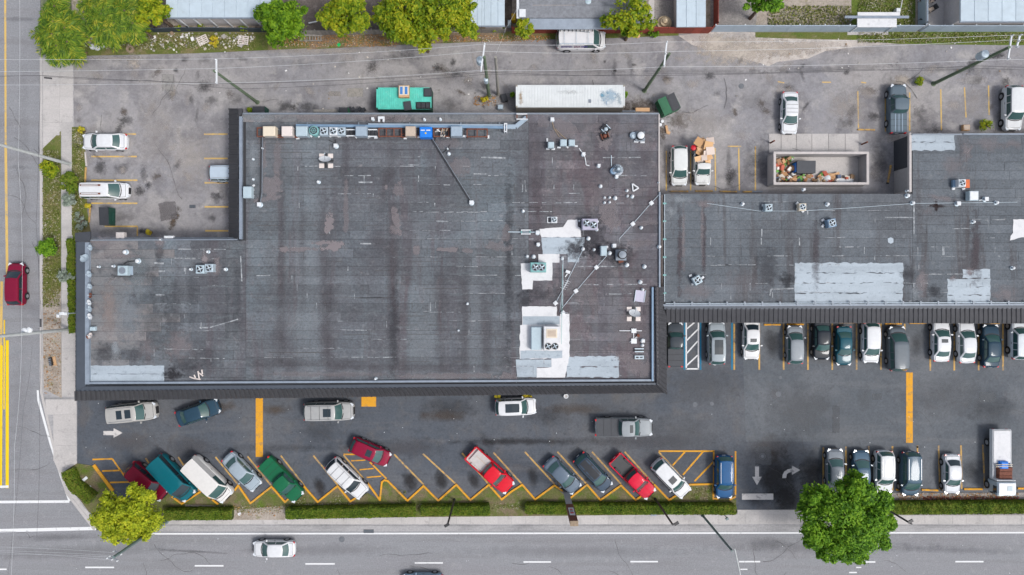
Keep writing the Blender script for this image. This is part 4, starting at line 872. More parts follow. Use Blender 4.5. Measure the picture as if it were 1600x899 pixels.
for i in range(4): q.bbox_bev(lc[0]-.70, lc[1]-.85+.44*i, GZ+1.0, lc[0]+.66, lc[1]-.85+.44*i+.41, GZ+1.50+.02*i, .02)
single('brick_coloured_crates', q, M['rust'], 'reddish brown stack of crates on the flatbed behind the cab', 'crates')
lb = W(1567,726,GZ+1.4); q = MB().bbox_bev(lb[0]-.42,lb[1]-.4,GZ+1.345,lb[0]+.42,lb[1]+.35,GZ+1.75,.1); single('blue_tub', q, M['blue'], 'blue plastic tub on the flatbed truck', 'tub')
q = MB().tube((lb[0]-1.0,lb[1]+.05,GZ+1.78),(lb[0]+.75,lb[1]+.1,GZ+1.80),.035,n=6); q.tube((lb[0]-1.0,lb[1]-.15,GZ+1.78),(lb[0]+.75,lb[1]-.1,GZ+1.80),.035,n=6); single('strapped_poles', q, M['beige'], 'two pale poles laid across the blue tub on the flatbed', 'poles')

# ================================================================== BUILDINGS
ZR = 4.4; ZE = 3.2            # roof decks: main and east building
def roofsheets(parent, x0, y0, x1, y1, z, m, pitch=13.9, seed=1, L=(70,170)):
    """overlapping courses of roofing felt, each roll length a sheet of its own"""
    r = random.Random(seed); y = y0; k = 0
    while y < y1-1:
        yb = min(y+pitch*r.uniform(.97,1.03), y1); x = x0; l = r.uniform(20, L[1])
        while x < x1-1:
            xb = min(x+l, x1)
            if x1-xb < 18: xb = x1
            a = W(x, yb, z); b = W(xb, y, z); g = .012
            lo = z+.012+.004*(k % 2); hi = lo+.011
            ax, ay, bx, by = a[0]+g, a[1]+g, b[0]-g, b[1]-g
            q = MB().add([(ax,ay,hi),(bx,ay,hi),(bx,by,lo),(ax,by,lo),(ax,ay,z),(bx,ay,z),(bx,by,z),(ax,by,z)], [(0,1,2,3),(4,5,1,0),(5,6,2,1),(6,7,3,2),(7,4,0,3)])
            mm = m if not callable(m) else m((x+xb)/2, (y+yb)/2)
            part('roofing_sheet', q, mm, parent, world=True)
            x = xb; l = r.uniform(*L); k += 1
        y = yb
ml = thing('shop_building', 'large flat black roofed commercial building with charcoal awning roofs along its street sides', 'building', (*W(700,420,ZR), GZ))
foot = [(137,379),(378,379),(378,178),(1030,178),(1030,600),(137,600)]
def inset(p, z): return [W(a, b, z) for a, b in p]
part('wall', MB().prism(inset(foot, ZR), -0.05, ZR-0.02), M['stucco_l'], ml, world=True)
part('roof_deck', MB().prism(inset(foot, ZR), ZR-0.02, ZR), M['roof_base'], ml, world=True)
roofsheets(ml, 384, 191, 826, 596, ZR, M['roof'], 14.2, 1, (90,230))
roofsheets(ml, 826, 179, 1029, 596, ZR, M['roof_e'], 14.2, 5, (60,140))
roofsheets(ml, 378, 179, 826, 191, ZR, M['roof_pale'], 12, 2)
roofsheets(ml, 141, 376, 384, 596, ZR, lambda x, y: M['roof_pale'] if x < 245 and y < 500 or (x < 215 and y < 570) else M['roof'], 14.2, 3, (60,120))
# parapets and copings
def coping(parent, p, q, w, z0, z1, m, name='coping'):
    part(name, MB().bar(W(*p, z1), W(*q, z1), w, z0, z1), m, parent, world=True)
coping(ml, (137,599), (1022,594.5), .20, ZR-.01, ZR+.28, M['cap'])
coping(ml, (135.5,379), (135.5,601), .40, ZR-.01, ZR+.34, M['cap'])
coping(ml, (375.5,182), (375.5,374), .27, ZR-.01, ZR+.34, M['cap'])
coping(ml, (1020,449), (1020,596), .18, ZR-.01, ZR+.36, M['cap_blue'], 'metal_gutter')
coping(ml, (1031,300), (1031,449), .16, ZR-.01, ZR+.22, M['cap'])
coping(ml, (1030,178), (1030,299), .12, ZR-.01, ZR+.10, M['stucco_l'])
coping(ml, (378,177.5), (1030,177.5), .16, ZR-.01, ZR+.10, M['galv_d'])
coping(ml, (141,375.5), (371,374.5), .12, ZR-.01, ZR+.10, M['galv_d'])
# sloped awning roofs with standing seams
def mansard(parent, a, b, c, d, z1, z0, m, n, name='awning_roof', rib=.11):
    """a,b: top edge (pixels, at z1); c,d: bottom edge under b,a (pixels, at z0)"""
    A, B, C_, D = W3(*a, z1), W3(*b, z1), W3(*c, z0), W3(*d, z0)
    t = .10; q = MB().add([A,B,C_,D]+[(p[0],p[1],p[2]-t) for p in (A,B,C_,D)], [(0,1,2,3),(4,5,6,7),(0,1,5,4),(1,2,6,5),(2,3,7,6),(3,0,4,7)])
    part(name, q, m, parent, world=True)
    s = MB(); av, bv, cv, dv = map(Vector, (A,B,C_,D)); e = (bv-av).normalized()*.095
    for i in range(n+1):
        k = i/n; p = av.lerp(bv, k); p2 = dv.lerp(cv, k); up = Vector((0,0,rib))
        s.add([p-e, p+e, p2+e, p2-e, p-e*.6+up, p+e*.6+up, p2+e*.6+up, p2-e*.6+up], [(4,5,6,7),(0,1,5,4),(1,2,6,5),(2,3,7,6),(3,0,4,7)])
    part('standing_seam', s, m, parent, world=True, kind='stuff')
    part('fascia', MB().bar(D[:2], C_[:2], .06, z0-.28, z0-.102), m, parent, world=True)
TZ = 4.65; BZ = 2.95
# flat flashing band between coping and slope, then the slope
part('flashing_band', MB().prism([W(118.5,378,TZ),W(132.5,378,TZ),W(132.5,604,TZ),W(118.5,611,TZ)], TZ-.12, TZ-.03), M['mansard_blue'], ml, world=True)
part('flashing_band', MB().prism([W(118.5,611.5,TZ),W(132.5,604.5,TZ),W(1024,598.5,TZ),W(1030,602,TZ)], TZ-.125, TZ-.035), M['mansard_blue'], ml, world=True)
part('awning_cap', MB().prism([W(117,364,TZ),W(141,362,TZ),W(141,371,TZ),W(139,377.5,TZ),W(117.5,377.5,TZ)], TZ-.15, TZ+.03), M['slate'], ml, world=True)
mansard(ml, (118.4,377), (118.4,611), (119,626), (119,370), TZ-.05, BZ, M['mansard_blue'], 30)
mansard(ml, (119,611.2), (1027,602.2), (1042,614), (119.5,626.2), TZ-.05, BZ, M['mansard'], 122, rib=.26)
mansard(ml, (372,171), (372,372), (357.5,372), (357.5,171), TZ, BZ, M['mansard'], 26, rib=.16)
part('awning_cap', MB().prism([W(357,169.5,TZ),W(377.5,169.5,TZ),W(377.5,178,TZ),W(372.4,183,TZ),W(357,175,TZ)], TZ-.1, TZ-.01) if False else MB().prism([W(372.3,169.5,TZ),W(378,169.5,TZ),W(378,177,TZ),W(372.3,184,TZ)], TZ-.3, TZ), M['mansard'], ml, world=True)
mansard(ml, (1024,449), (1026,601), (1042,616), (1041,449), TZ, BZ, M['mansard'], 22)
part('awning_hip_cap', MB().tube(W3(1026,601,TZ+.02), W3(1042.5,615,BZ+.04), .06, n=6), M['mansard'], ml, world=True)
mansard(ml, (378,374.2), (141,376.0), (141,371.5), (378,371.0), ZR, ZR-.5, M['galv_d'], 20, 'rear_eave')
# storefront openings under the front awning
for i in range(22):
    x = 160+i*40; a = W(x,604,BZ); b = W(x+26,604,BZ)
    part('shop_window', MB().box(a[0], W(0,600,ZR)[1]-.05, .9, b[0], W(0,600,ZR)[1]-.012, 2.6), M['glass_dark'], ml, world=True)
for x in (232,432,612,792,952):
    a = W(x,604,BZ); y = W(0,600,ZR)[1]; part('shop_door', MB().box(a[0]-1.2, y-.06, .1, a[0]-.2, y-.014, 2.3), M['dark'], ml, world=True)
# east building
me_ = thing('east_shop_building', 'lower black roofed shop building at right with silver coated roof areas', 'building', (*W(1330,390,ZE), GZ))
foot2 = [(1036,304),(1424,304),(1424,212),(1900,212),(1900,482),(1036,482)]
part('wall', MB().prism(inset(foot2, ZE), -0.05, ZE-.02), M['stucco_l'], me_, world=True)
part('roof_deck', MB().prism(inset(foot2, ZE), ZE-.02, ZE), M['roof_base'], me_, world=True)
roofsheets(me_, 1037, 303, 1426, 474, ZE, M['roof_r'], 14.2, 8, (70,190))
roofsheets(me_, 1426, 211, 1700, 474, ZE, M['roof_r'], 14.2, 9, (70,190))
coping(me_, (1036,477.5), (1800,475.5), .22, ZE-.01, ZE+.25, M['cap'])
coping(me_, (1038,481.5), (1800,480), .30, ZE-.05, ZE+.30, M['mansard_blue'], 'flashing_band')
coping(me_, (1423,211), (1423,300), .22, ZE-.01, ZE+.35, M['stucco_l'])
coping(me_, (1506,209.5), (1800,209.5), .14, ZE-.01, ZE+.16, M['cap'])
coping(me_, (1426,210), (1504,210), .14, ZE-.01, ZE+.10, M['galv_d'])
mansard(me_, (1042,482.6), (1800,481.5), (1800,506), (1042,504), ZE+.28, 2.35, M['mansard'], 104)
for i in range(18):
    x = 1060+i*42; a = W(x,490,3); b = W(x+28,490,3); y = W(0,482,ZE)[1]
    part('shop_window', MB().box(a[0], y-.05, .8, b[0], y-.012, 2.6), M['glass_dark'], me_, world=True)
# conduit lines with brackets along the east roof edges
def pipe(name, pts, r, m, label, cat='pipe', group=None, n=6, brackets=None, bm=None):
    """pts: (px,py,z) run; brackets every so many metres as parts"""
    t = thing(name, label, cat, W3(*pts[0][:2], pts[0][2]), 0, group)
    q = MB(); P = [Vector(W3(*p)) for p in pts]
    for a, b in zip(P[:-1], P[1:]): q.tube(a, b, r, n=n)
    part('pipe_run', q, m, t, world=True)
    if brackets:
        for a, b in zip(P[:-1], P[1:]):
            l = (b-a).length; k = max(1, int(l/brackets)); d_ = (b-a).normalized(); ang = math.atan2(d_.y, d_.x)
            for i in range(k):
                p = a.lerp(b, (i+.5)/k); part('bracket', MB().obox((p.x, p.y, p.z-.02), (.16,.34,.14), ang), bm or M['galv_d'], t, world=True)
    return t
pipe('conduit', [(1038.5,304,ZE+.14),(1038.5,472,ZE+.14)], .04, M['galv'], 'thin upright conduit line with green brackets along the west edge of the east roof', brackets=1.75, bm=M['teal_m'])
pipe('conduit', [(1040,474.5,ZE+.32),(1700,472.5,ZE+.32)], .035, M['galv'], 'long horizontal conduit with clamps along the front edge of the east roof', brackets=1.80, bm=M['galv_d'])
# coatings and patches
def coat(parent, pts, z, m, h=.02, name='roof_coating', jag=0.0, seed=0):
    r = random.Random(seed); P = []
    for (a, b) in zip(pts, pts[1:]+pts[:1]):
        n = max(1, int(math.hypot(b[0]-a[0], b[1]-a[1])/5)) if jag else 1
        for i in range(n):
            k = i/n; P.append((a[0]+(b[0]-a[0])*k+(r.uniform(-jag,jag) if i else 0), a[1]+(b[1]-a[1])*k+(r.uniform(-jag,jag) if i else 0)))
    part(name, MB().prism([W(*p, z) for p in P], z-.02, z+h), m, parent, world=True)
def coatrows(parent, x0, y0, x1, y1, z, m, rows, h=.035, jag=1.3, seed=0):
    for i in range(rows):
        a = y0+(y1-y0)*i/rows; b = y0+(y1-y0)*(i+1)/rows
        coat(parent, [(x0,a),(x1,a),(x1,b-.5),(x0,b-.5)], z, m, h+.004*(i%2), 'coated_sheet', jag if jag else 0, seed+i)
coatrows(me_, 1242, 411, 1411, 474.5, ZE, M['silver'], 4, seed=2)
coatrows(me_, 1504, 421, 1547, 435.5, ZE, M['silver'], 1, seed=5)
coatrows(me_, 1480, 435.8, 1548, 474.5, ZE, M['silver'], 3, seed=6)
coatrows(me_, 1424.5, 209.5, 1491.5, 236, ZE, M['silver'], 2, seed=9)
coat(me_, [(1583,343),(1640,343),(1640,371),(1596,371),(1578,376),(1579,369),(1583,364)], ZE, M['coating'], .05, jag=.8)
coat(me_, [(1387,373),(1392,371),(1396,373),(1396,379),(1392,381),(1388,379)], ZE, M['silver'], .03)
coatrows(ml, 139, 571.5, 256.5, 598, ZR, M['silver'], 2, seed=12, jag=.7)
coatrows(ml, 885, 557, 966.5, 590.5, ZR, M['silver'], 2, h=.05, seed=14)
coat(ml, [(806,562),(862,562),(862,574),(839,574),(839,589.5),(808,589.5)], ZR, M['silver'], .035, jag=.4)
coat(ml, [(816,479),(870,479),(870,494),(875,494),(875,490.5),(889.5,490.5),(890,556),(883,590),(838.5,590.5),(838.5,575),(861.5,573.5),(861.5,560),(812,561),(812.5,508.5),(816,508)], ZR, M['coating'], .06, jag=.8)
coat(ml, [(817,494.5),(874,494.5),(874,507),(817,507.5)], ZR, M['silver'], .072)
coat(ml, [(813,548),(878.5,548),(878.5,559.5),(813,560.5)], ZR, M['silver'], .074, jag=.7)
coat(ml, [(843,358),(880,355),(887,344),(902,343),(903,354),(907,357),(908,370.5),(846,371),(844,366)], ZR, M['coating'], .055, jag=.6)
coat(ml, [(846,371.3),(914,371),(912,390),(905,392),(905,410),(887,410),(887,397),(848,397)], ZR, M['silver'], .040, jag=.6)
coat(ml, [(841,397.3),(874,397),(874,410.5),(863,410.5),(863,438.5),(833,438.5),(832,452.5),(816,452.5),(813.5,412),(841,410.5)], ZR, M['coating'], .058, jag=.5)
# pooled stains and crusts on the roofs
RP = (0.235,0.21,0.22); RD = (0.055,0.055,0.064); RB = (0.085,0.072,0.081); RL = (0.30,0.33,0.36)
def rstain(parent, z, items, m, name, label):
    mb = MB()
    for i, (px, py, sx, sy, rz, col, a) in enumerate(items):
        c = W(px, py, z); mb.decalq(c[0], c[1], z+.040+.00012*i, sx/S*.93, sy/S*.93, R(rz), (*col, a))
    o = part(name, mb, m, parent, world=True, kind='stuff', label=label); return o
r = random.Random(21)
it = [(440,400,16,420,0,RB,.75),(436,520,26,160,0,RB,.6),(472,360,14,420,0,RB,.5),(507,420,24,360,0,RB,.8),(510,520,30,200,0,RB,.7),(540,260,16,140,0,RB,.7),(540,330,12,120,0,RP,.5),(606,280,22,150,-10,RB,.7),(612,440,26,400,0,RB,.85),(616,520,22,200,0,RD,.5),
 (690,480,24,300,0,RB,.6),(726,500,20,260,0,RB,.75),(760,520,22,200,0,RB,.6),(590,370,40,80,0,RB,.6),(840,360,16,360,0,RB,.4),(795,400,20,400,0,RD,.45),(830,260,50,200,0,RB,.6),(790,560,30,80,0,RB,.5),
 (514,348,22,44,-10,RP,.95),(520,385,52,22,8,RP,1),(505,380,40,12,0,RP,.9),(470,390,80,10,2,RP,.7),(445,390,26,10,0,RP,.8),(620,345,16,60,10,RP,.75),(603,292,10,16,0,RP,.8),(622,295,24,26,0,RP,.6),(616,360,20,30,0,RP,.6),
 (700,390,50,12,0,RP,.8),(650,392,14,24,0,RP,.7),(730,392,26,12,0,RP,.6),(780,385,60,20,-10,RP,.5),(790,365,20,40,0,RP,.5),(425,290,44,60,-20,RP,.7),(420,310,60,14,10,RP,.6),(433,250,20,90,0,RP,.5),(720,260,50,40,10,RP,.5),(700,225,60,20,0,RP,.4),
 (500,585,300,12,0,RP,.4),(700,588,240,14,0,RP,.55),(790,590,60,20,0,RP,.6),(650,575,300,20,0,RB,.7),(480,570,220,24,0,RB,.6),(880,205,60,50,0,RP,.6),(945,215,34,50,0,RP,.75),(1005,220,40,40,0,RP,.4),(950,330,40,60,0,RP,.6),(958,350,34,40,0,RP,.6),
 (1000,350,100,10,4,RP,.5),(1000,380,60,16,0,RP,.4),(925,370,60,90,0,RD,.7),(900,390,60,40,0,RD,.8),(972,404,46,30,0,(0.02,0.02,0.02),1),(968,400,60,44,0,RD,.8),(940,300,60,60,0,RP,.3),(990,300,60,20,0,RP,.4),(820,470,30,60,0,RD,.5),(850,460,90,30,0,RD,.4),
 (900,440,80,90,0,RP,.25),(985,520,90,120,0,RP,.3),(1000,575,60,40,0,RP,.6),(980,560,60,16,0,RP,.6),(900,520,26,90,0,RP,.3),(930,470,24,60,0,RP,.3),(1008,460,30,40,0,RP,.5),(960,200,130,30,0,RP,.3),(850,190,40,30,0,RP,.4),(540,184,300,12,0,RP,.5),
 (600,186,90,14,0,RD,.5),(410,240,20,60,0,RP,.6),(395,250,20,120,0,RL,.35),(405,184,60,20,0,RL,.5),(470,500,160,60,0,RL,.15),(560,330,90,90,0,RL,.13),(700,330,120,60,0,RL,.13),(600,250,160,40,0,RL,.12),(540,450,50,90,0,RL,.15),(660,540,120,60,0,RL,.15)]
rstain(ml, ZR, [(a,b,c*1.25,d*1.05,e,f,g*.40) for a,b,c,d,e,f,g in it if f is RB], M['stain_shade_soft'], 'ponding_band', 'broad brownish ponding bands on the roof')
rstain(ml, ZR+.010, [q for q in it if q[5] in (RD, RL)], M['stain'], 'ponding_stain', 'dark blotches dried on the roof')
rstain(ml, ZR+.020, [(a,b,c*1.15,d*1.15,e,f,min(1,g*.75)) for a,b,c,d,e,f,g in it if f is RP], M['stain_crisp'], 'pale_crust', 'pale pinkish crusts of dried silt on the roof')
it = [(215,425,50,120,0,(0.16,0.19,0.21),.5),(250,395,24,60,0,RD,.7),(238,440,30,60,0,RD,.5),(270,500,44,160,0,RD,.6),(240,500,60,120,0,RD,.5),(200,490,60,120,0,(0.22,0.25,0.28),.5),(170,480,30,120,0,(0.26,0.22,0.21),.6),(165,550,60,40,0,RD,.9),(210,555,80,30,0,RD,.7),
 (180,545,20,40,0,RL,.6),(290,570,70,40,0,RD,.9),(270,585,40,24,0,(0.03,0.03,0.035),.9),(280,540,60,70,0,RP,.5),(230,545,40,40,0,RP,.4),(325,560,50,60,0,RD,.4),(190,400,100,10,0,RP,.6),(160,380,60,30,0,RP,.5),(190,422,60,40,0,RD,.5),(320,405,18,40,0,RP,.9),(338,415,18,40,0,RP,.6),
 (370,460,20,200,0,RD,.5),(355,480,12,180,0,RD,.4),(300,460,30,160,0,RD,.35),(250,380,20,30,0,RP,.6),(200,430,160,8,2,RD,.4),(220,450,60,30,0,RL,.3)]
rstain(ml, ZR, [(a,b,c,d,e,f,g*(.55 if f is RD else 1)) for a,b,c,d,e,f,g in it], M['stain'], 'weathering_stain', 'grey and rusty weathering on the west wing roof')
it = [(1062,390,12,200,0,RB,.7),(1068,370,8,160,0,RP,.5),(1100,380,10,220,0,RB,.7),(1097,360,8,140,0,RP,.5),(1100,318,60,20,0,RP,.5),(1062,312,60,16,0,RL,.5),(1048,330,20,24,0,RL,.6),(1200,420,50,110,0,RD,.4),(1275,390,16,170,0,RB,.5),(1160,440,100,60,0,RP,.2),(1090,455,70,40,0,RP,.4),
 (1440,440,30,70,0,RP,.6),(1430,460,20,40,0,RL,.4),(1525,390,24,160,0,RB,.6),(1500,300,60,20,0,RL,.3),(1470,310,60,14,-6,RP,.5),(1450,330,30,18,0,RP,.3),(1510,235,26,60,0,RP,.5),(1545,225,70,30,0,RP,.4),(1490,260,60,50,0,RP,.35),(1580,225,50,20,0,RP,.4),(1465,322,30,8,-4,(0.03,0.02,0.02),1),(1463,322,7,26,0,(0.03,0.02,0.02),.9),
 (1420,430,30,40,0,RD,.5),(1230,440,30,40,0,(0.03,0.03,0.035),.6),(1570,460,60,40,0,RP,.5),(1460,455,40,30,0,(0.03,0.03,0.035),.5),(1330,360,120,80,0,RL,.12),(1130,360,90,80,0,RL,.10),(1480,380,90,80,0,RL,.14),(1515,425,20,16,0,RP,.6),(1490,435,20,12,0,RP,.6),(1600,300,80,80,0,RL,.15)]
rstain(me_, ZE, it, M['stain'], 'ponding_stain', 'faint stains on the east roof')
# white sealant strokes along the seams
def sealant(parent, z, region, n, seed, pitch=14.2, extra=()):
    r = random.Random(seed); q = MB(); x0, y0, x1, y1 = region
    for i in range(n):
        yy = y0+pitch*round(r.uniform(0, (y1-y0)/pitch))+r.uniform(-.6,.6); x = r.uniform(x0, x1-40)
        if r.random() < .72:
            for k in range(r.randint(1, 4)):
                l = r.uniform(3, 22); q.strip(W(x,yy+r.uniform(-.4,.4),z), W(min(x+l,x1),yy+r.uniform(-.5,.5),z), r.uniform(.02,.09), z+.036+.0003*(i%9)); x += l+r.uniform(1,8)
                if x > x1-6: break
        else: q.strip(W(x,yy,z), W(x+r.uniform(-.5,.5),yy+r.uniform(5,13),z), r.uniform(.04,.12), z+.036+.0003*(i%9))
    for (a,b,c,d,w) in extra: q.strip(W(a,b,z), W(c,d,z), w, z+.0385)
    part('seam_sealant', q, M['sealant'], parent, world=True, kind='stuff', label='thin white strokes of sealant along the roofing seams')
M['sealant'] = surf('white_sealant', (0.36,0.38,0.40), [(3,6,(0.14,0.155,0.17),.40,.58,.9)], grain=.1)
sealant(ml, ZR, (400,246,1010,585), 105, 31, extra=[(560,285,582,285,.14),(752,246,790,247,.16),(740,272,760,272,.14),(638,258,655,258,.12),(563,381,580,381,.14),(820,282,822,300,.1)])
sealant(ml, ZR, (240,390,372,590), 26, 32, extra=[(241,411,256,412,.18),(248,424,258,424,.16),(243,461,258,461,.12),(328,512,372,499,.12),(312,512,325,512,.14),(376,400,378,440,.12)])
sealant(me_, ZE, (1070,315,1600,465), 70, 33, extra=[(1203,462,1205,452,.16),(1205,452,1240,451,.14),(1428,318,1428,366,.16),(1474,385,1474,399,.24),(1383,340,1427,340,.12)])
dk = MB(); r = random.Random(44)
for i in range(90):
    x = r.uniform(385, 1010); y = 196+14.2*round(r.uniform(0, 27)); dk.strip(W(x,y,ZR), W(x+r.uniform(8,60),y+r.uniform(-.5,.5),ZR), r.uniform(.025,.06), ZR+.034+.0002*(i%7))
for i in range(40):
    x = r.uniform(385, 1010); y = r.uniform(200, 580); dk.strip(W(x,y,ZR), W(x,y+r.uniform(5,13),ZR), .05, ZR+.0335)
part('open_seam', dk, M['crack'], ml, world=True, kind='stuff', label='dark open seams between the felt courses')

# ================================================================== THINGS ON THE ROOFS
def at(px, py, z): return W3(px, py, z)
def condenser(px, py, z, s, m, label, h=.75, fan=True, group='fan condensers on the roofs', rz=0.0, hz=None):
    c = W(px, py, z+h); t = thing('fan_condenser', label, 'condenser', (c[0], c[1], z+.01), rz, group)
    part('casing', MB().bbox_bev(-s/2,-s/2,.08,s/2,s/2,h,.05), m, t)
    for a in (-1,1): part('foot_rail', MB().box(-s/2-.04,a*s*.36-.04,0,s/2+.04,a*s*.36+.04,.08), M['galv_d'], t)
    part('fan_well', MB().lathe((0,0,h-.02), [(s*.38,0),(s*.38,.026)], 18), M['black'], t)
    part('fan_ring', MB().ring((0,0,h+.004), s*.37, s*.43, .05, 18), M['galv'], t)
    q = MB()
    for k in range(4): q.obox((math.cos(k*1.571+.4)*s*.19, math.sin(k*1.571+.4)*s*.19, h+.03), (s*.30, s*.13, .012), k*1.571+.4, 0, .35)
    part('fan_blades', q, M['galv'] if m is not M['galv_d'] else M['whitem'], t); part('fan_hub', MB().lathe((0,0,h+.02), [(s*.07,0),(s*.06,.05)], 8), M['whitem'], t)
    return t
def double_fan(px, py, z, sx, sy, m, label, off=((-.28,.08),(.28,-.08)), rr=.34, h=1.0):
    c = W(px, py, z+h); t = thing('double_fan_unit', label, 'rooftop unit', (c[0], c[1], z+.065), 0, 'double fan units on the roof')
    part('casing', MB().bbox_bev(-sx/2,-sy/2,.1,sx/2,sy/2,h,.06), m, t); part('curb', MB().box(-sx/2+.08,-sy/2+.08,0,sx/2-.08,sy/2-.08,.099), M['galv_d'], t)
    for ox, oy in off:
        f = part('fan_opening', MB().lathe((ox*sx*.8,oy*sy,h-.01), [(rr,0),(rr,.02)], 18), M['black'], t)
        sub('fan_ring', MB().ring((ox*sx*.8,oy*sy,h+.012), rr*.94, rr*1.08, .05, 18), M['galv_d'], f)
        q = MB()
        for k in range(4): q.obox((ox*sx*.8+math.cos(k*1.571+.6)*rr*.5, oy*sy+math.sin(k*1.571+.6)*rr*.5, h+.035), (rr*.85, rr*.36, .012), k*1.571+.6, 0, .4)
        sub('fan_blades', q, M['galv'], f)
    return t
def boxunit(px, py, z, sx, sy, h, m, label, cat='air conditioner', name='cabinet_unit', group=None, lid=None, legs=True, rz=0.0, slats=True):
    c = W(px, py, z+h); t = thing(name, label, cat, (c[0], c[1], z+.03), rz, group)
    part('cabinet', MB().bbox_bev(-sx/2,-sy/2,.14 if legs else 0,sx/2,sy/2,h,.035), m, t)
    part('top_panel', MB().bbox_bev(-sx/2+.06,-sy/2+.06,h+.002,sx/2-.06,sy/2-.06,h+.03,.012), lid or m, t)
    if legs:
        for a in (-1,1): part('stand_rail', MB().box(-sx/2-.05,a*sy*.38-.035,0,sx/2+.05,a*sy*.38+.035,.139), M['galv_d'], t)
    if slats:
        q = MB()
        for k in range(5): q.box(-sx/2+.08,-sy/2-.012,.2+k*(h-.3)/5,sx/2-.08,-sy/2-.002,.2+k*(h-.3)/5+.04)
        part('louvre', q, M['galv_d'], t)
    return t
def vent(px, py, z, r, label, h=.35, m=None, square=False, group='small vents on the roofs'):
    r *= .86; c = W(px, py, z+h); t = thing('roof_vent', label, 'roof vent', (c[0], c[1], z+.03), 0, group); m = m or M['whitem']
    part('flashing', MB().lathe((0,0,0), [(r*1.35,0),(r*1.2,.02),(r*.7,.05)], 12), M['galv'], t)
    part('stack', MB().lathe((0,0,.04), [(r*.62,0),(r*.6,h-.12)], 10), M['galv_d'], t)
    if square: part('cap', MB().bbox_bev(-r,-r,h-.07,r,r,h+.03,.03), m, t)
    else: part('cap', MB().lathe((0,0,h-.08), [(r*.9,0),(r,.03),(r*.75,.09),(r*.25,.13)], 12), m, t, smooth=True)
    return t
def pad(px, py, z, sx, sy, label, m=None, h=.12, rz=0, name='support_block', cat='block'):
    c = W(px, py, z+h); q = MB().obox((c[0],c[1],z+.03+h/2),(sx,sy,h),R(rz)); q.obox((c[0],c[1],z+.03+h+.015),(sx*.6,sy*.6,.03),R(rz))
    return single(name, q, m or M['whitem'], label, cat, 'white support blocks on the roof')
# the north equipment row ---------------------------------------------------
Q = ZR
EQ = 'cabinet units in the row along the north roof edge'
for (px, w_, m, lb) in [(420,1.22,'beige','beige cabinet unit, leftmost in the row along the north roof edge'),(448,1.06,'pinkish','pinkish white cabinet unit, second in the row along the north roof edge'),
   (471,1.14,'bluebox','pale ice blue cabinet unit, third in the row along the north roof edge'),(564,1.12,'greyblue','grey blue cabinet unit between two open white frames in the north row'),
   (641,1.0,'tan','tan cabinet unit left of the bright blue one in the north row'),(713,1.12,'greyblue','slate blue cabinet unit right of the junk heap in the north row')]:
    boxunit(px, 205, Q, w_, .98, 1.05, M[m], lb, group=EQ)
t = boxunit(665, 206.5, Q, 1.2, 1.05, 1.1, M['blue'], 'bright blue cabinet unit in the row along the north roof edge', group=EQ, slats=False)
for sx in (-.28,.28): part('white_label', MB().box(sx-.2,.12,1.135,sx+.2,.22,1.142), M['whitem'], t)
part('yellow_knob', MB().lathe((0,-.12,1.132),[(.09,0),(.07,.05)],8), M['yellow_road'], t)
c = W(490,204,Q+.9); t = thing('round_condenser','round teal fan condenser, fourth in the row along the north roof edge','condenser',(c[0],c[1],Q+.03))
part('drum', MB().lathe((0,0,0),[(.5,0),(.5,.85),(.44,.9)],18), M['teal_m'], t, smooth=True); part('fan_well', MB().lathe((0,0,.9),[(.38,0),(.38,.008)],18), M['slate'], t)
for k in range(6): part('guard_spoke', MB().tube((0,0,.93),(math.cos(k*1.047)*.4,math.sin(k*1.047)*.4,.93),.018,n=5), M['teal_m'], t)
part('guard_ring', MB().ring((0,0,.91),.2,.24,.03,16), M['teal_m'], t)
condenser(505.5,205,Q,.82,M['galv'],'silver fan condenser right of the round teal one in the north row',.85)
condenser(520.5,205,Q,.80,M['whitem'],'white fan condenser in the middle of three alike in the north row',.85)
condenser(533,205,Q,.80,M['galv'],'silver fan condenser left of the open white frame in the north row',.85)
def rack(px0, px1, py0, py1, z, m, label, h=.5, cross=3, bm=None):
    a = W(px0, py1, z+h); b = W(px1, py0, z+h); t = thing('steel_rack', label, 'steel frame', (a[0], a[1], z+.03), 0, 'steel frames in the north row')
    X, Y = b[0]-a[0], b[1]-a[1]
    part('side_beam', MB().box(0,0,h-.12,X,.10,h), m, t); part('side_beam', MB().box(0,Y-.10,h-.12,X,Y,h), m, t)
    for i in range(cross): x = (X-.1)*i/(cross-1); part('cross_beam', MB().box(x,.105,h-.11,x+.1,Y-.105,h-.01), bm or m, t)
    for x in (0,X-.1):
        for y in (0,Y-.1): part('leg', MB().box(x,y,0,x+.1,y+.1,h-.121), m, t)
    return t
rack(591,628,200,214,Q,M['rust'],'rusty empty steel frame left of the tan unit in the north row',.5,4)
rack(729,762,201,214.5,Q,M['rust'],'rusty empty steel frame at the right end of the north row',.5,3)
rack(677,702,200,214,Q,M['rust'],'rusty steel frame cluttered with scrap right of the blue unit',.45,3)
rack(541,555,202,213,Q,M['whitem'],'open white frame between the fan condensers and the grey blue unit',.5,3,M['dark'])
rack(575,589,202,214,Q,M['whitem'],'open white frame right of the grey blue unit',.5,3,M['dark'])
rack(401,412,199,214,Q,M['rust'],'short rusty frame at the left end of the north row',.35,2)
rack(427,480,211,215.5,Q,M['rust'],'low rusty rail under the pale cabinets of the north row',.25,4)
rack(626,652,209,215,Q,M['rust'],'low rusty rail under the tan unit',.25,3)
q = MB(); r = random.Random(9)
for i in range(14): c = W(r.uniform(680,700), r.uniform(202,213), Q+.6); q.obox((c[0],c[1],Q+.5+r.uniform(0,.12)), (r.uniform(.1,.4),r.uniform(.06,.2),.08), r.uniform(0,3))
single('scrap_parts', q, M['debris'], 'small white and rusty scrap parts on the frame right of the blue unit', 'scrap', kind='stuff')
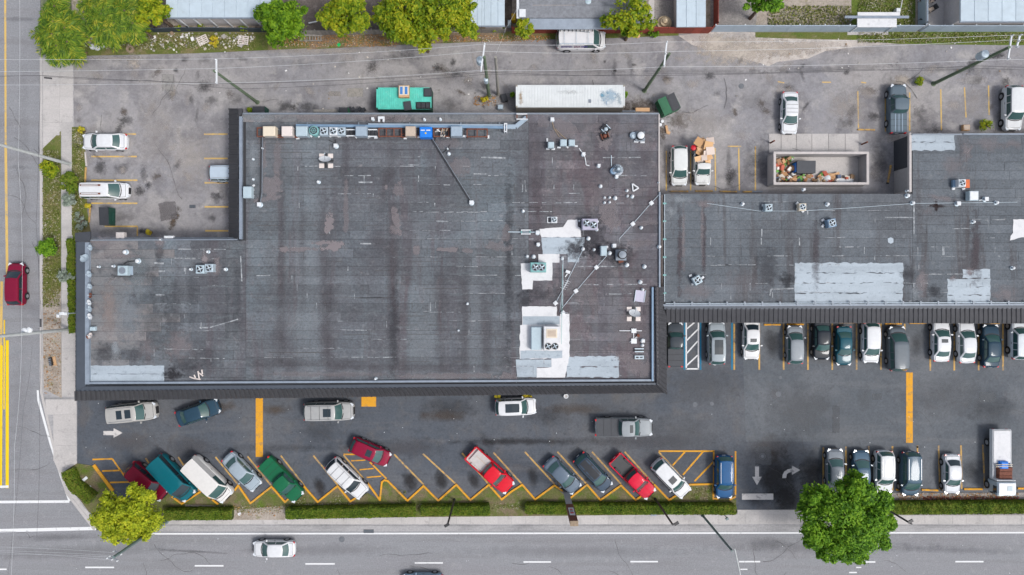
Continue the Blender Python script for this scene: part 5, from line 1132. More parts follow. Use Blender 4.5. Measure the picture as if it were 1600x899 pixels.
for i, (x, y) in enumerate([(465,216),(485.5,212),(497.5,212.5),(517,212.5),(530,213),(556,213.5),(576,214),(587,215),(633,216),(654,214),(700,214),(726,213),(763,214)]):
    pad(x, y, Q, .32, .2, ['white block under the ice blue cabinet','white block left of the round teal condenser foot','white block right of the round teal condenser foot','white block under the middle fan condenser','white block under the third fan condenser','white block left of the grey blue unit foot',
      'white block at the foot of the right open frame','white block beside the first rusty frame','white block below the tan unit','white block left of the bright blue unit','white block at the right end of the scrap frame','white block right of the slate blue unit','white block at the far right end of the north row'][i], rz=[0,-50,-60,20,0,-50,30,0,0,0,0,0,90][i])
# cable tray
def duct(name, pts, w, h, m, label, z, cat='duct', group=None, trim=None):
    t = thing(name, label, cat, W3(*pts[0], z), 0, group)
    for i, (a, b) in enumerate(zip(pts[:-1], pts[1:])):
        pa, pb = W(*a, z+h), W(*b, z+h); part('duct_length', MB().bar(pa, pb, w, z, z+h-.004*i), m, t, world=True)
        if trim: 
            d_ = (Vector(pb)-Vector(pa)).normalized(); nn = Vector((-d_.y, d_.x))*w*.5
            part('edge_strip', MB().bar(tuple(Vector(pa)+nn), tuple(Vector(pb)+nn), .05, z, z+h+.03-.004*i), trim, t, world=True)
    return t
duct('cable_tray', [(462,196),(575,197),(700,197.5),(793,199)], .26, .22, M['cap_blue'], 'long slate blue cable tray running behind the north row of units', Q+.25, 'cable tray')
duct('cable_tray', [(575,194),(793,195.5)], .14, .15, M['greyblue'], 'thin grey cable tray beside the long slate blue one', Q+.26, 'cable tray')
duct('cable_tray_bend', [(793,198),(806,198),(823,184)], .42, .2, M['greyblue'], 'pale grey bend of the tray turning up to the roof edge', Q+.24, 'cable tray', trim=M['cap'])
rack(787.5,792.5,192.5,206.5,Q,M['whitem'],'white bracket straddling the cable tray',.55,2)
rack(807,824,177.5,187,Q,M['whitem'],'white frame with rusty parts where the tray reaches the edge',.5,2,M['rust'])
for a in (480,560,640,720,780): c = at(a,196,Q+.2); single('tray_support', MB().box(c[0]-.06,c[1]-.3,Q+.03,c[0]+.06,c[1]+.3,Q+.245), M['galv_d'], {480:'tray support behind the ice blue unit',560:'tray support behind the grey blue unit',640:'tray support behind the tan unit',720:'tray support behind the slate blue unit',780:'tray support behind the right rusty frame'}[a], 'support', 'tray supports')
# ducts on the main roof
duct('black_duct', [(408.5,214),(407.5,300),(405,316)], .20, .12, M['dark'], 'black refrigerant line running down the left side of the main roof', Q+.05, trim=M['galv_d'])
duct('black_duct', [(675,218),(736,316)], .17, .13, M['dark'], 'long black slanting line ending in a white vent on the main roof', Q+.05, trim=M['galv_d'])
duct('short_black_duct', [(679,222),(681,215)], .1, .1, M['dark'], 'short black hose beside the blue unit', Q+.05)
duct('short_black_duct', [(692,239),(700,232),(703,226)], .06, .08, M['dark'], 'thin black hose bent toward the slate blue unit', Q+.05)
duct('short_black_duct', [(513,219),(524,224),(524,218)], .06, .08, M['dark'], 'thin black hose below the three fan condensers', Q+.05)
VL = 'white vent '
for (x, y, r_, sq, lb) in [(404.5,319.5,.24,True,'square white vent cap at the lower end of the left black line'),(736.5,316.5,.24,True,'square white vent cap at the lower end of the slanting black line'),
  (524,227.5,.22,True,'square white vent just below the three fan condensers'),(496.5,284,.17,False,'round white vent below and left of the first satellite dish'),(394.5,248.5,.12,False,'tiny white vent, upper of two left of the left black line'),(394.5,280,.12,False,'tiny white vent, lower of two left of the left black line'),
  (409,231.5,.10,False,'tiny white vent on the left black line'),(701,239.5,.16,False,'round white vent right of the slanting black line'),(699,232,.10,False,'tiny white vent on the thin bent hose'),(582,185.5,.16,True,'white vent left of the bracket shaped one near the north edge'),
  (662.5,186,.14,False,'round white vent behind the blue unit near the north edge'),(687.5,185.5,.14,False,'round white vent behind the scrap frame near the north edge'),(863,186.5,.22,True,'square white vent left of the diamond vent near the north edge'),
  (912,240.5,.20,True,'white box vent right of the pair of pale cabinets'),(936,258.5,.17,True,'white slanted vent below the diamond vent'),(939,290.5,.18,False,'round white vent left of the triangular frame'),(964,275.5,.18,True,'white box vent just below the steel turbine'),
  (980.5,297.5,.14,False,'round white vent at the foot of the triangular frame'),(1029.5,285,.09,False,'tiny white vent on the east parapet of the main roof'),
  (945,308.5,.13,False,'upper left vent of the tight cluster of five'),(953,308.5,.13,False,'upper middle vent of the tight cluster of five'),(962,309,.19,False,'larger right vent of the tight cluster of five'),(945,316.5,.13,False,'lower left vent of the tight cluster of five'),(953,316,.13,False,'lower middle vent of the tight cluster of five'),
  (981,306,.13,False,'left vent of the pair right of the cluster of five'),(989,306.5,.17,False,'right vent of the pair right of the cluster of five'),(817.5,329.5,.15,False,'round white vent above the green pipe frame'),(905.5,345,.10,False,'tiny vent left of the lavender unit'),(934,346,.12,False,'tiny vent at the upper right of the lavender unit'),(933,358.5,.16,False,'round vent at the lower right of the lavender unit'),
  (1003,355.5,.16,False,'round vent by itself right of the conduit block'),(840,363.5,.22,True,'square white vent at the left tip of the upper white coating'),(841,382,.19,True,'square vent left of the silver coating'),(824,400.5,.15,False,'round vent above the left edge of the teal unit'),(834,401,.19,False,'lumpy white vent above the teal unit'),
  (920,372.5,.20,False,'white double vent right of the silver coating'),(911.5,389,.18,False,'round vent where the west conduit starts'),(929,390,.14,False,'small vent left of the pale blue box'),(949,386,.12,False,'small vent at the upper right of the pale blue box'),(953.5,395.5,.20,False,'round grey vent right of the pale blue box'),
  (960,384,.22,True,'square white vent above the black exhaust'),(980.5,414,.20,False,'round vent below the black exhaust'),(1008,416.5,.19,False,'round vent right of the black exhaust'),(1031,385.5,.19,False,'white vent on the parapet between the two roofs'),(879,404,.15,False,'small vent at the top of the antenna mast'),(1001.5,441,.19,False,'white vent above the grey plate'),
  (1005,453,.15,False,'white vent on the corner of the grey plate'),(586,592.5,.14,False,'small vent at the front coping above the yellow square'),(730,475,.13,False,'ring shaped vent lower right on the main roof'),(716,517,.11,False,'small dark ring vent near the front of the main roof')]:
    vent(x, y, Q, r_, lb, .4 if r_ > .13 else .25, square=sq)
for (x, y, r_, sq, lb) in [(194,394,.24,False,'round white vent, upper of two on the west wing'),(213.5,408,.24,False,'round white vent with a black hose on the west wing'),(323.5,393.5,.16,False,'round vent on the pale strip above the fan pair'),(296.5,421,.15,False,'small vent left of the fan pair'),(351,421,.17,False,'small vent right of the fan pair'),(175,416,.14,False,'dull vent left of the blue framed fan'),(152,417,.12,False,'dark speck vent near the west dishes'),(249.5,374.5,.11,False,'tiny vent on the rear eave of the west wing')]:
    vent(x, y, Q, r_, lb, .35, square=sq)
for (x, y, r_, sq, lb) in [(1161.5,318.5,.17,False,'round white vent, leftmost on the east roof'),(1294.5,319,.19,False,'round white vent right of the tan ringed fan'),(1420,305.5,.21,False,'round pinkish vent by the roof corner'),(1428,317,.19,False,'round white vent at the top of the white seam'),(1498.5,318,.24,True,'tall white box vent below the orange sided fan'),(1542,311,.24,True,'white lumpy vent right of the blue white box'),
  (1559.5,316.5,.19,False,'round white vent furthest right of the four in line'),(1523,346.5,.17,False,'round white vent below the blue white box'),(1585,419,.18,False,'round white vent with a blue side near the right edge'),(1257,296,.14,True,'white elbow vent on the rear edge below the trash enclosure'),(1419,298,.12,False,'tiny vent at the foot of the side wall coping')]:
    vent(x, y, ZE, r_, lb, .35, square=sq)
# n-shaped bracket vent
c = at(595.5,186.5,Q+.3); q = MB().box(c[0]-.32,c[1]+.05,Q+.03,c[0]+.32,c[1]+.28,Q+.35); q.box(c[0]-.32,c[1]-.25,Q+.03,c[0]-.15,c[1]+.05,Q+.33); q.box(c[0]+.15,c[1]-.25,Q+.03,c[0]+.32,c[1]+.05,Q+.33)
single('bracket_vent', q, M['whitem'], 'white n shaped vent hood near the north edge behind the rusty frame', 'roof vent')
# middle and upper right of the main roof
GB = 'pale cabinets on the upper right of the main roof'
boxunit(861,226.5,Q,.62,.62,.7,M['bluebox'],'small pale cabinet standing apart left of the pair',group=GB); boxunit(880.5,223,Q,.66,.66,.75,M['bluebox'],'left pale cabinet of the close pair',group=GB); boxunit(893.5,223,Q,.62,.62,.75,M['bluebox'],'right pale cabinet of the close pair',group=GB)
for i,(x,y) in enumerate([(856,232.5),(864.5,233),(873.5,230.5),(886,229.5),(900,228.5),(855,219)]): pad(x,y,Q,.34,.16,['white block under the lone pale cabinet, left foot','white block under the lone pale cabinet, right foot','white strip under the left cabinet of the pair','white block between the two pale cabinets','white strip under the right cabinet of the pair','white block above the lone pale cabinet'][i],rz=[0,0,0,-40,0,90][i])
pipe('hose', [(863,190,Q+.08),(865,200,Q+.08),(874,214,Q+.08)], .04, M['wood'], 'brownish hose from the square vent down to the pair of cabinets', 'hose')
pipe('hose', [(868,202,Q+.09),(878,212,Q+.09),(886,218,Q+.09)], .04, M['wood'], 'second brownish hose right of the first one', 'hose')
pipe('hose', [(905,232,Q+.08),(909,238,Q+.08),(914,246,Q+.08),(916,258,Q+.08),(921,259,Q+.08)], .05, M['whitem'], 'white bent pipe below the box vent', 'pipe')
def diamond(px, py, m, label, rz=45):
    c = W(px, py, Q+.4); t = thing('diamond_vent', label, 'roof vent', (c[0], c[1], Q+.03), R(rz))
    part('frame_side', MB().box(-.38,-.38,0,.38,-.30,.38), M['dark'], t); part('frame_side', MB().box(-.38,.30,0,.38,.38,.38), M['dark'], t); part('frame_side', MB().box(-.38,-.299,0,-.30,.299,.38), m, t); part('frame_side', MB().box(.30,-.299,0,.38,.299,.38), m, t)
    part('inner_cap', MB().lathe((0,0,0),[(.22,0),(.22,.3),(.1,.4)],8), m, t)
diamond(947,201.5,M['galv'],'dark diamond shaped vent frame near the north edge'); diamond(945.5,212,M['rust'],'rusty collapsed vent frame below the diamond one',20)
c = at(1002,211,Q+.9); t = thing('exhaust_fan','large round white capped exhaust fan near the north east corner','exhaust fan',(c[0],c[1],Q+.03))
part('base_curb', MB().bbox_bev(-.5,-.5,0,.5,.5,.25,.04), M['galv_d'], t); part('drum', MB().lathe((0,0,.25),[(.40,0),(.42,.35),(.42,.45)],18), M['black'], t, smooth=True); part('cap', MB().lathe((0,0,.70),[(.36,0),(.36,.06),(.3,.12),(.1,.14)],18), M['whitem'], t, smooth=True)
c = at(990,211,Q+.4); t = thing('old_fan_housing','bluish old fan housing left of the large white capped fan','fan housing',(c[0],c[1],Q+.03)); part('housing', MB().lathe((0,0,0),[(.36,0),(.34,.3),(.2,.34)],10), M['greyblue'], t); part('cover', MB().obox((.05,-.1,.37),(.4,.3,.05),.4), M['galv'], t)
for i,(x,y) in enumerate([(994,221),(1004,222)]): pad(x,y,Q,.45,.22,['white rag like block below the old fan housing','white rag like block below the large white capped fan'][i])
def turbine(px, py, z, r_, m, label, h=.7):
    c = W(px, py, z+h); t = thing('turbine_vent', label, 'turbine vent', (c[0], c[1], z+.03), 0, 'turbine vents')
    part('neck', MB().lathe((0,0,0),[(r_*1.3,0),(r_*.7,.08),(r_*.7,h*.5)],14), M['galv_d'], t); 
    for k in range(12): a = k*math.pi/6; part('vane', MB().add([(math.cos(a)*r_*.6,math.sin(a)*r_*.6,h*.5),(math.cos(a+.25)*r_,math.sin(a+.25)*r_,h*.68),(math.cos(a+.5)*r_*.85,math.sin(a+.5)*r_*.85,h*.9),(math.cos(a+.6)*r_*.3,math.sin(a+.6)*r_*.3,h)],[(0,1,2,3)]), m, t)
    part('crown_cap', MB().lathe((0,0,h-.02),[(r_*.34,0),(r_*.2,.04)],10), m, t)
turbine(966.5,264,Q,.46,M['galv'],'bright steel turbine vent right of the slanted white vent')
c = at(959,267,Q+.4); t = thing('old_fan_housing','teal fan housing left of the steel turbine','fan housing',(c[0],c[1],Q+.03)); part('housing', MB().lathe((0,0,0),[(.36,0),(.34,.3),(.2,.34)],10), M['cap_blue'], t); part('cover', MB().obox((.05,.05,.37),(.3,.3,.05),.4), M['galv_d'], t)
pipe('pipe', [(955,243,Q+.08),(955.5,260,Q+.08)], .05, M['galv'], 'short pale pipe upright above the teal fan housing')
# triangle frame
t = thing('triangular_frame','white triangular pipe frame on the upper right of the main roof','pipe frame',at(991,293,Q+.03))
P = [at(988,287,Q+.15),at(998,294,Q+.15),at(989,299,Q+.15)]
for a, b in ((0,1),(1,2),(2,0)): part('frame_bar', MB().tube(P[a],P[b],.08,n=6), M['whitem'], t, world=True)
part('dark_core', MB().lathe(at(992,294,Q+.03),[(.2,0),(.18,.12)],8), M['dark'], t, world=True)
# condensers and units in the middle
condenser(866,343.5,Q,.62,M['whitem'],'small white framed fan above the white coating',.6)
t = thing('pipe_bracket','white square bracket left of the small white framed fan','bracket',at(858,344,Q+.03))
for a, b in (((855.5,339),(855.5,348.5)),((855.5,339.5),(863,339.5)),((855.5,348),(863,348))): part('bracket_bar', MB().tube(at(*a,Q+.12),at(*b,Q+.12),.06,n=6), M['whitem'], t, world=True)
rack(814,829,359,366.5,Q,M['whitem'],'pale green pipe frame left of the upper white coating',.3,2,M['teal_m'])
pipe('pipe', [(794,362.5,Q+.15),(838,363,Q+.15)], .06, M['galv'], 'pale green pipe running left from the white coating')
double_fan(922,350.5,Q,1.55,1.10,M['lav'],'lavender grey unit with two fans at the upper middle right')
double_fan(841,418,Q,1.58,1.0,M['teal_m'],'teal unit with two fans standing on white coating',((-.22,0),(.26,0)))
boxunit(943.5,392,Q,.62,.98,.75,M['bluebox'],'small pale blue cabinet left of the black exhaust',legs=True)
c = at(973,398,Q+1.3); t = thing('grease_exhaust','black round grease exhaust stack with a sooty stain around it','exhaust fan',(c[0],c[1],Q+.03))
part('base_curb', MB().bbox_bev(-.55,-.55,0,.55,.55,.3,.04), M['galv_d'], t); part('stack', MB().lathe((0,0,.3),[(.36,0),(.36,.7),(.46,.8),(.46,.98)],18), M['black'], t, smooth=True); part('cap', MB().lathe((0,0,1.26),[(.37,0),(.37,.05),(.1,.08)],18), M['galv_d'], t); part('rusty_tray', MB().obox((.0,-.62,.2),(.5,.3,.12),.3), M['rust'], t)
# conduits with blocks
pipe('conduit', [(1030,304,Q+.16),(1018,317,Q+.2),(989,350,Q+.2),(968,373,Q+.16)], .026, M['galv'], 'slanting conduit from the parapet to the middle right of the main roof')
pipe('conduit', [(911,390,Q+.18),(886,440,Q+.2),(868,474,Q+.18)], .026, M['galv'], 'slanting conduit from the silver coating down to the white coating')
pipe('conduit', [(948,400,Q+.18),(932,418,Q+.2),(900,455,Q+.2),(878,482,Q+.18)], .026, M['galv'], 'slanting conduit from the pale blue cabinet down to the antenna foot')
for (x,y,lb) in [(1018,317.5,'white block on the slanting conduit nearest the parapet'),(989,350,'white block midway on the slanting conduit near the parapet'),(932,418,'white block on the conduit below the pale blue cabinet'),(900,455,'white block lower on the conduit to the antenna foot'),(868,474,'white block at the end of the west conduit'),(880,489,'white block at the foot of the antenna mast')]: pad(x,y,Q,.38,.38,lb,rz=40,h=.2)
# antenna mast with elements
t = thing('antenna_mast','tall thin tv antenna mast leaning over the white coating','antenna',at(879,489,Q))
b0 = at(878.5,488,Q+.05); 
part('mast', MB().tube(b0,(b0[0]+.05,b0[1]+.15,Q+6.5),.025,n=6), M['galv'], t, world=True)
part('lattice_leg', MB().tube((b0[0]-.25,b0[1]+.0,Q+.05),(b0[0]-.02,b0[1]+3.2,Q+2.2),.02,n=5), M['galv'], t, world=True); part('lattice_leg', MB().tube((b0[0]+.05,b0[1]+.6,Q+.05),(b0[0]+.02,b0[1]+5.6,Q+.9),.022,n=5), M['galv'], t, world=True); part('lattice_leg', MB().tube((b0[0]-.1,b0[1]-3.2,Q+.3),(b0[0],b0[1]+4.8,Q+.5),.025,n=5), M['teal_m'], t, world=True)
part('boom', MB().tube((b0[0]-.1,b0[1]+2.2,Q+1.6),(b0[0]+.5,b0[1]+3.2,Q+1.7),.025,n=5), M['whitem'], t, world=True)
for k in range(5): part('antenna_element', MB().tube((b0[0]-.3+.12*k,b0[1]+2.5+.18*k,Q+1.66),(b0[0]+.25+.12*k,b0[1]+2.3+.18*k,Q+1.66),.014,n=4), M['whitem'], t, world=True)
c = at(887.5,425,Q+.4); single('white_box', MB().obox((c[0],c[1],Q+.25),(.45,.28,.4),R(-20)).obox((c[0]-.15,c[1]-.35,Q+.15),(.1,.4,.08),R(-35)), M['whitem'], 'small white box with a stub beside the antenna mast', 'box')
# big packaged unit
c = at(862,529,Q+1.2); t = thing('packaged_unit','large off white rooftop unit with two fans on the white coating','rooftop unit',(c[0],c[1],Q+.07))
part('casing', MB().bbox_bev(-.80,-1.2,.15,.80,1.2,1.2,.06), M['coating'], t); part('beige_panel', MB().bbox_bev(-.55,.05,1.202,.55,.95,1.24,.03), M['beige'], t); part('panel_recess', MB().box(-.42,.18,1.242,.42,.82,1.252), M['tan'], t)
for ox in (-.34,.34):
    f = part('fan_opening', MB().lathe((ox,-.78,1.195),[(.30,0),(.30,.02)],18), M['black'], t); sub('fan_ring', MB().ring((ox,-.78,1.216),.28,.33,.04,18), M['dark'], f)
    q = MB()
    for k in range(4): q.obox((ox+math.cos(k*1.571+.5)*.15,-.78+math.sin(k*1.571+.5)*.15,1.235),(.26,.10,.012),k*1.571+.5,0,.4)
    sub('fan_blades', q, M['galv'], f)
boxunit(838,529,Q,1.05,2.3,.75,M['bluebox'],'pale blue box duct attached left of the large off white unit','duct',name='supply_duct',legs=False,slats=False)
# satellite dishes on paver frames
def dish(px, py, z, r_, az, label, m=None, pavers=True, tilt=.9):
    c = W(px, py, z+.4); t = thing('satellite_dish', label, 'satellite dish', (c[0], c[1], z+.03), 0, 'satellite dishes')
    if pavers:
        for sx in (-.45,.45):
            for sy in (-.5,.5): part('ballast_paver', MB().bbox_bev(sx-.25,sy-.23,0,sx+.25,sy+.23,.1,.02), M['pinkish'], t)
        part('base_frame', MB().box(-.75,-.1,.01,.75,.1,.08).box(-.1,-.75,.085,.1,.75,.13), M['dark'], t)
    q = MB(); n = 14; M_ = Matrix.Rotation(az, 4, 'Z') @ Matrix.Rotation(tilt, 4, 'Y')
    prof = [(0,.0),(r_*.5,.03),(r_*.85,.09),(r_,.13)]; vs = []
    for a, zz in prof:
        for i in range(n): th = 2*math.pi*i/n; vs.append(tuple(Vector((0,0,.5)) + M_ @ Vector((math.cos(th)*a, math.sin(th)*a, zz))))
    q.add(vs, [(k*n+i,k*n+(i+1)%n,(k+1)*n+(i+1)%n,(k+1)*n+i) for k in range(3) for i in range(n)])
    part('reflector', q, m or M['whitem'], t, smooth=True)
    tip = Vector((0,0,.5)) + M_ @ Vector((0,0,r_*1.2)); part('feed_arm', MB().tube((0,0,.45), tip, .02, n=5), M['galv_d'], t); part('feed_horn', MB().obox(tip,(.1,.1,.12)), M['galv'], t); part('mount_post', MB().tube((0,0,0),(0,0,.5),.035,n=6), M['galv_d'], t)
dish(508,250.5,Q,.60,R(80),'satellite dish on four pavers in the upper left of the main roof')
dish(991,491,Q,.60,R(80),'satellite dish on a paver frame near the lower right of the main roof')
DW = 'small satellite dish on the west coping, '
for (x, y, r_, az, m, lb) in [(144,387,.32,200,'galv','uppermost, with a blue bracket'),(134,404.5,.46,110,'galv','large oval one turned to the street'),(142,428,.36,215,'galv','third from the top'),(143,447,.30,230,'galv','fourth, hidden by nothing but dull'),
  (144,462,.28,170,'rust','with a reddish face'),(142,472.5,.32,215,'whitem','just below the reddish one'),(143,482.5,.32,200,'galv','angular grey one'),(143,494,.34,215,'whitem','round one above the small box'),(143.5,525,.32,150,'pinkish','lowest of all')]:
    dish(x, y, Q+.1, r_*1.0, R(az), DW+lb if 'dull' not in lb else 'dull satellite dish on the west coping above the reddish one', M[m], pavers=False, tilt=.45)
boxunit(144,514,Q,.55,.42,.35,M['bluebox'],'small pale blue box on the west coping above the lowest dish','junction box',name='junction_box',legs=False,slats=False)
c = at(139,526,Q+.3); single('rusty_bucket', MB().lathe((c[0],c[1],Q+.35),[(.24,0),(.26,.08),(.1,.16)],10), M['rust'], 'reddish brown bucket beside the lowest dish on the west coping', 'bucket')
# west wing units
boxunit(191,423,Q,.98,.98,.7,M['bluebox'],'blue framed square unit on the west wing',name='framed_fan_unit',legs=True)
c = at(191,423,Q+.73); single('fan_guard', MB().ring((c[0],c[1],Q+.775),.26,.34,.03,18).lathe((c[0],c[1],Q+.765),[(.25,0),(.25,.012)],16), M['galv_d'], 'round fan guard on the blue framed unit of the west wing', 'fan guard')
pad(201,423,Q,.8,.9,'pale blue tray right of the blue framed unit',M['greyblue'],.1)
condenser(312,421,Q,.86,M['bluebox'],'pale blue fan condenser, left of the pair on the west wing',.7); condenser(326,419,Q,.82,M['galv'],'grey fan condenser, right of the pair on the west wing',.75)
pipe('hose', [(193,412,Q+.07),(200,409,Q+.07),(211,408,Q+.07)], .05, M['dark'], 'black hose from the blue framed unit to the white vent', 'hose')
boxunit(187,368.5,ZR-.9,.85,.72,.5,M['stucco_l'],'grey square hood over the rear wall of the west wing','hood',name='wall_hood',legs=False,slats=False)
boxunit(263,371,ZR-.7,.95,.32,.4,M['whitem'],'long white hood over the rear wall of the west wing','hood',name='wall_hood',legs=False)
boxunit(386,300.5,Q,.85,1.15,.8,M['bluebox'],'pale blue cabinet by the coping left of the black line')
for i,(x,y) in enumerate([(396,290),(395,297),(395,306)]): pad(x,y,Q,.22,.18,['white clip upper right of the pale blue cabinet by the coping','white clip right of the pale blue cabinet by the coping','white clip lower right of the pale blue cabinet by the coping'][i],rz=30)
# white bent pieces near the front left
t = thing('bent_pipe_scrap','white bent pipe scrap lying near the front coping of the west wing','scrap',at(310,588,Q+.03))
for a, b in (((296,589),(304,592)),((304,592),(313,593)),((303,586),(306,593)),((309,580),(311,592)),((311,583),(317,588)),((315,578),(316,585))): part('bent_pipe', MB().tube(at(*a,Q+.1),at(*b,Q+.1),.07,n=6), M['pinkish'], t, world=True)
# lower right clutter
c = at(1000,463,Q+.1); t = thing('grey_plate','dented grey sheet metal plate near the east gutter','metal sheet',(c[0],c[1],Q+.03)); part('plate', MB().obox((0,0,.08),(1.0,1.15,.04),R(-8),.04,.03), M['lav'], t); part('plate_rim', MB().obox((-.5,0,.1),(.05,1.2,.1),R(-8)), M['galv'], t); part('plate_rim', MB().obox((.5,0,.1),(.05,1.2,.1),R(-8)), M['galv'], t)
c = at(990,524,Q+.2); t = thing('pipe_cross','white pipe cross with a rusty knob on the lower right of the roof','pipe frame',(c[0],c[1],Q+.03))
for a, b in (((990,513),(990,536)),((968,517),(1003,517)),((984,535),(996,526))): part('pipe_arm', MB().tube(at(*a,Q+.1),at(*b,Q+.1),.05,n=6), M['whitem'], t, world=True)
part('joint_box', MB().box(*np.subtract(at(990,517,Q),(.25,.22,0)),*np.add(at(990,517,Q),(.25,.22,.25))), M['whitem'], t, world=True); part('joint_box', MB().box(*np.subtract(at(990,533,Q),(.28,.25,0)),*np.add(at(990,533,Q),(.28,.25,.25))), M['whitem'], t, world=True); part('rusty_knob', MB().lathe(at(997,524.5,Q+.05),[(.18,0),(.15,.2)],8), M['rust'], t, world=True)
vent(1005,533,Q,.2,'white hood above the small ring near the east gutter',.4,square=True); vent(1004.5,540,Q,.17,'ring shaped vent below the white hood near the east gutter',.3)
rack(992,1006,544.5,550.5,Q,M['galv'],'small grey frame, upper of two near the lower right corner',.25,3,M['dark']); rack(992,1006,556,561.5,Q,M['galv'],'small grey frame, lower of two near the lower right corner',.25,3)
# east roof fans
condenser(1201.5,324.5,ZE,.76,M['bluebox'],'blue fan condenser, leftmost on the upper east roof',.7); condenser(1254.5,323.5,ZE,.74,M['beige'],'tan ringed fan condenser on the upper east roof',.7); condenser(1300.5,348.5,ZE,.84,M['cap_blue'],'dark blue fan condenser right of the tan ringed one',.8,rz=.2); condenser(1090,438,ZE,.84,M['bluebox'],'blue fan condenser alone in the lower left of the east roof',.7,rz=.5)
condenser(1504,286,ZE,.76,M['whitem'],'white fan condenser with an orange side near the right edge',.9)
c = at(1512.5,287,ZE+.5); single('orange_board', MB().box(c[0]-.24,c[1]-.42,ZE+.35,c[0]+.24,c[1]+.42,ZE+.45), M['orange'], 'orange board against the white fan condenser near the right edge', 'board'); c = at(1494.5,287,ZE+.4); single('blue_tray', MB().box(c[0]-.32,c[1]-.36,ZE+.1,c[0]+.32,c[1]+.36,ZE+.4), M['cap_blue'], 'blue metal tray left of the white fan condenser', 'tray')
boxunit(1522,306,ZE,.95,.98,.75,M['bluebox'],'blue and white box unit below the orange board',lid=M['whitem'])
pipe('pipe', [(1530,313,ZE+.1),(1540,312,ZE+.1)], .05, M['whitem'], 'short white pipe from the blue and white box unit')
for i,(x,y) in enumerate([(1193,321),(1194,329),(1246,318),(1247,327),(1286,344),(1286,353),(1079,431),(1098,434),(1490,295),(1506,295),(1255,330),(1083,444)]): pad(x,y,ZE,.3,.22,['white block upper left of the leftmost fan','white block lower left of the leftmost fan','white block upper left of the tan ringed fan','white block lower left of the tan ringed fan','white block upper left of the dark blue fan','white block lower left of the dark blue fan','white block left of the lone blue fan','white block right of the lone blue fan','white block below the blue tray','white block below the white fan condenser','white block under the tan ringed fan','white block under the lone blue fan'][i],rz=i*23%60)
pipe('roof_cable', [(1105,318,ZE+.08),(1187,330,ZE+.08),(1250,330,ZE+.08),(1330,325,ZE+.08),(1428,318,ZE+.08),(1590,316,ZE+.08)], .022, M['galv'], 'thin cable crossing the upper east roof', 'cable')

# ================================================================== REAR YARD, CONTAINERS, ENCLOSURE
def corrug(x0, y0, z0, x1, y1, z1, n, depth=.04, side='y'):
    pass
def container(name, px0, py0, px1, py1, h, mtop, mside, label, ribs, cat='container'):
    a = W(px0, py1, h+GZ); b = W(px1, py0, h+GZ); t = thing(name, label, cat, (a[0], a[1], GZ+.012))
    X, Y = b[0]-a[0], b[1]-a[1]
    part('side_wall', MB().box(.02,.02,.1,X-.02,.10,h-.05), mside, t); part('side_wall', MB().box(.02,Y-.10,.1,X-.02,Y-.02,h-.05), mside, t)
    part('end_wall', MB().box(.02,.102,.1,.10,Y-.102,h-.05), mside, t); part('door_end', MB().box(X-.10,.102,.1,X-.02,Y-.102,h-.05), mside, t)
    part('roof_sheet', MB().box(.04,.04,h-.049,X-.04,Y-.04,h-.02), mtop, t)
    n = int(ribs); w = (X-.3)/n
    for i in range(n): part('roof_rib', MB().bbox_bev(.15+i*w+.03,.10,h-.0195,.15+(i+1)*w-.03,Y-.10,h-.002,.008), mtop, t)
    for q in ((0,0,X,.08),(0,Y-.08,X,Y)): part('top_rail', MB().box(q[0],q[1],h-.06,q[2],q[3],h+.022), mtop, t)
    for x in (0,X-.12): part('end_rail', MB().box(x,.081,h-.06,x+.12,Y-.081,h+.02), mtop, t)
    for x in (0,X-.18):
        for y in (0,Y-.16): part('corner_casting', MB().box(x-.004,y-.004,h-.1,x+.18,y+.16,h+.05), mside, t)
    return t, X, Y
t, X, Y = container('shipping_container', 806, 133, 976.5, 168, 2.5, M['cont'], M['cont_s'], 'long off white shipping container behind the main building', 38)
part('roof_vent_plate', MB().box(X*.665,Y*.20,2.515,X*.69,Y*.36,2.53), M['galv_d'], t)
part('rust_mark', MB().box(X*.825,Y*.12,2.515,X*.832,Y*.28,2.522), M['cap_blue'], t)
mb = MB(); c = W(952,152,2.5)
for i,(dx,dy,sx,sy,col,a) in enumerate([(0,0,2.6,2.0,(.30,.42,.52),.6),(-.6,.2,1.2,.8,(.12,.3,.42),.7),(1,-.3,.8,1.6,(.35,.42,.46),.7),(-9.2,0,.6,2.2,(.35,.25,.15),.6),(-4,.5,3,.6,(.5,.52,.52),.4)]): mb.decalq(c[0]+dx,c[1]+dy,GZ+2.53+.0006*i,sx,sy,0,(*col,a))
part('roof_stain', mb, M['stain'], t, world=True, kind='stuff')
t, X, Y = container('teal_container', 588, 137, 674, 171, 1.9, M['teal'], M['green_d'], 'teal corrugated steel container with odd items on its lid', 24)
c = at(631,143,2.4); t = thing('dining_crate','orange wooden crate with two blue panels on the teal container','crate',(c[0],c[1],GZ+1.94))
part('crate_body', MB().bbox_bev(-.55,-.62,0,.55,.62,.45,.03), M['card'], t); part('crate_rim', MB().bbox_bev(-.5,-.42,.452,.5,.56,.49,.02), M['beige'], t)
for x in (-.25,.25): part('blue_panel', MB().bbox_bev(x-.14,-.32,.492,x+.14,.46,.505,.005), M['cap_blue'] if False else paint((.06,.20,.50)), t)
c = at(668,144,2.2); t = thing('black_crate','black square crate on the upper right corner of the teal container','lid',(c[0],c[1],GZ+1.94)); part('lid_plate', MB().bbox_bev(-.42,-.44,0,.42,.44,.14,.03), M['lid'], t); part('lid_panel', MB().bbox_bev(-.3,-.32,.142,.3,.32,.165,.01), M['slate'], t)
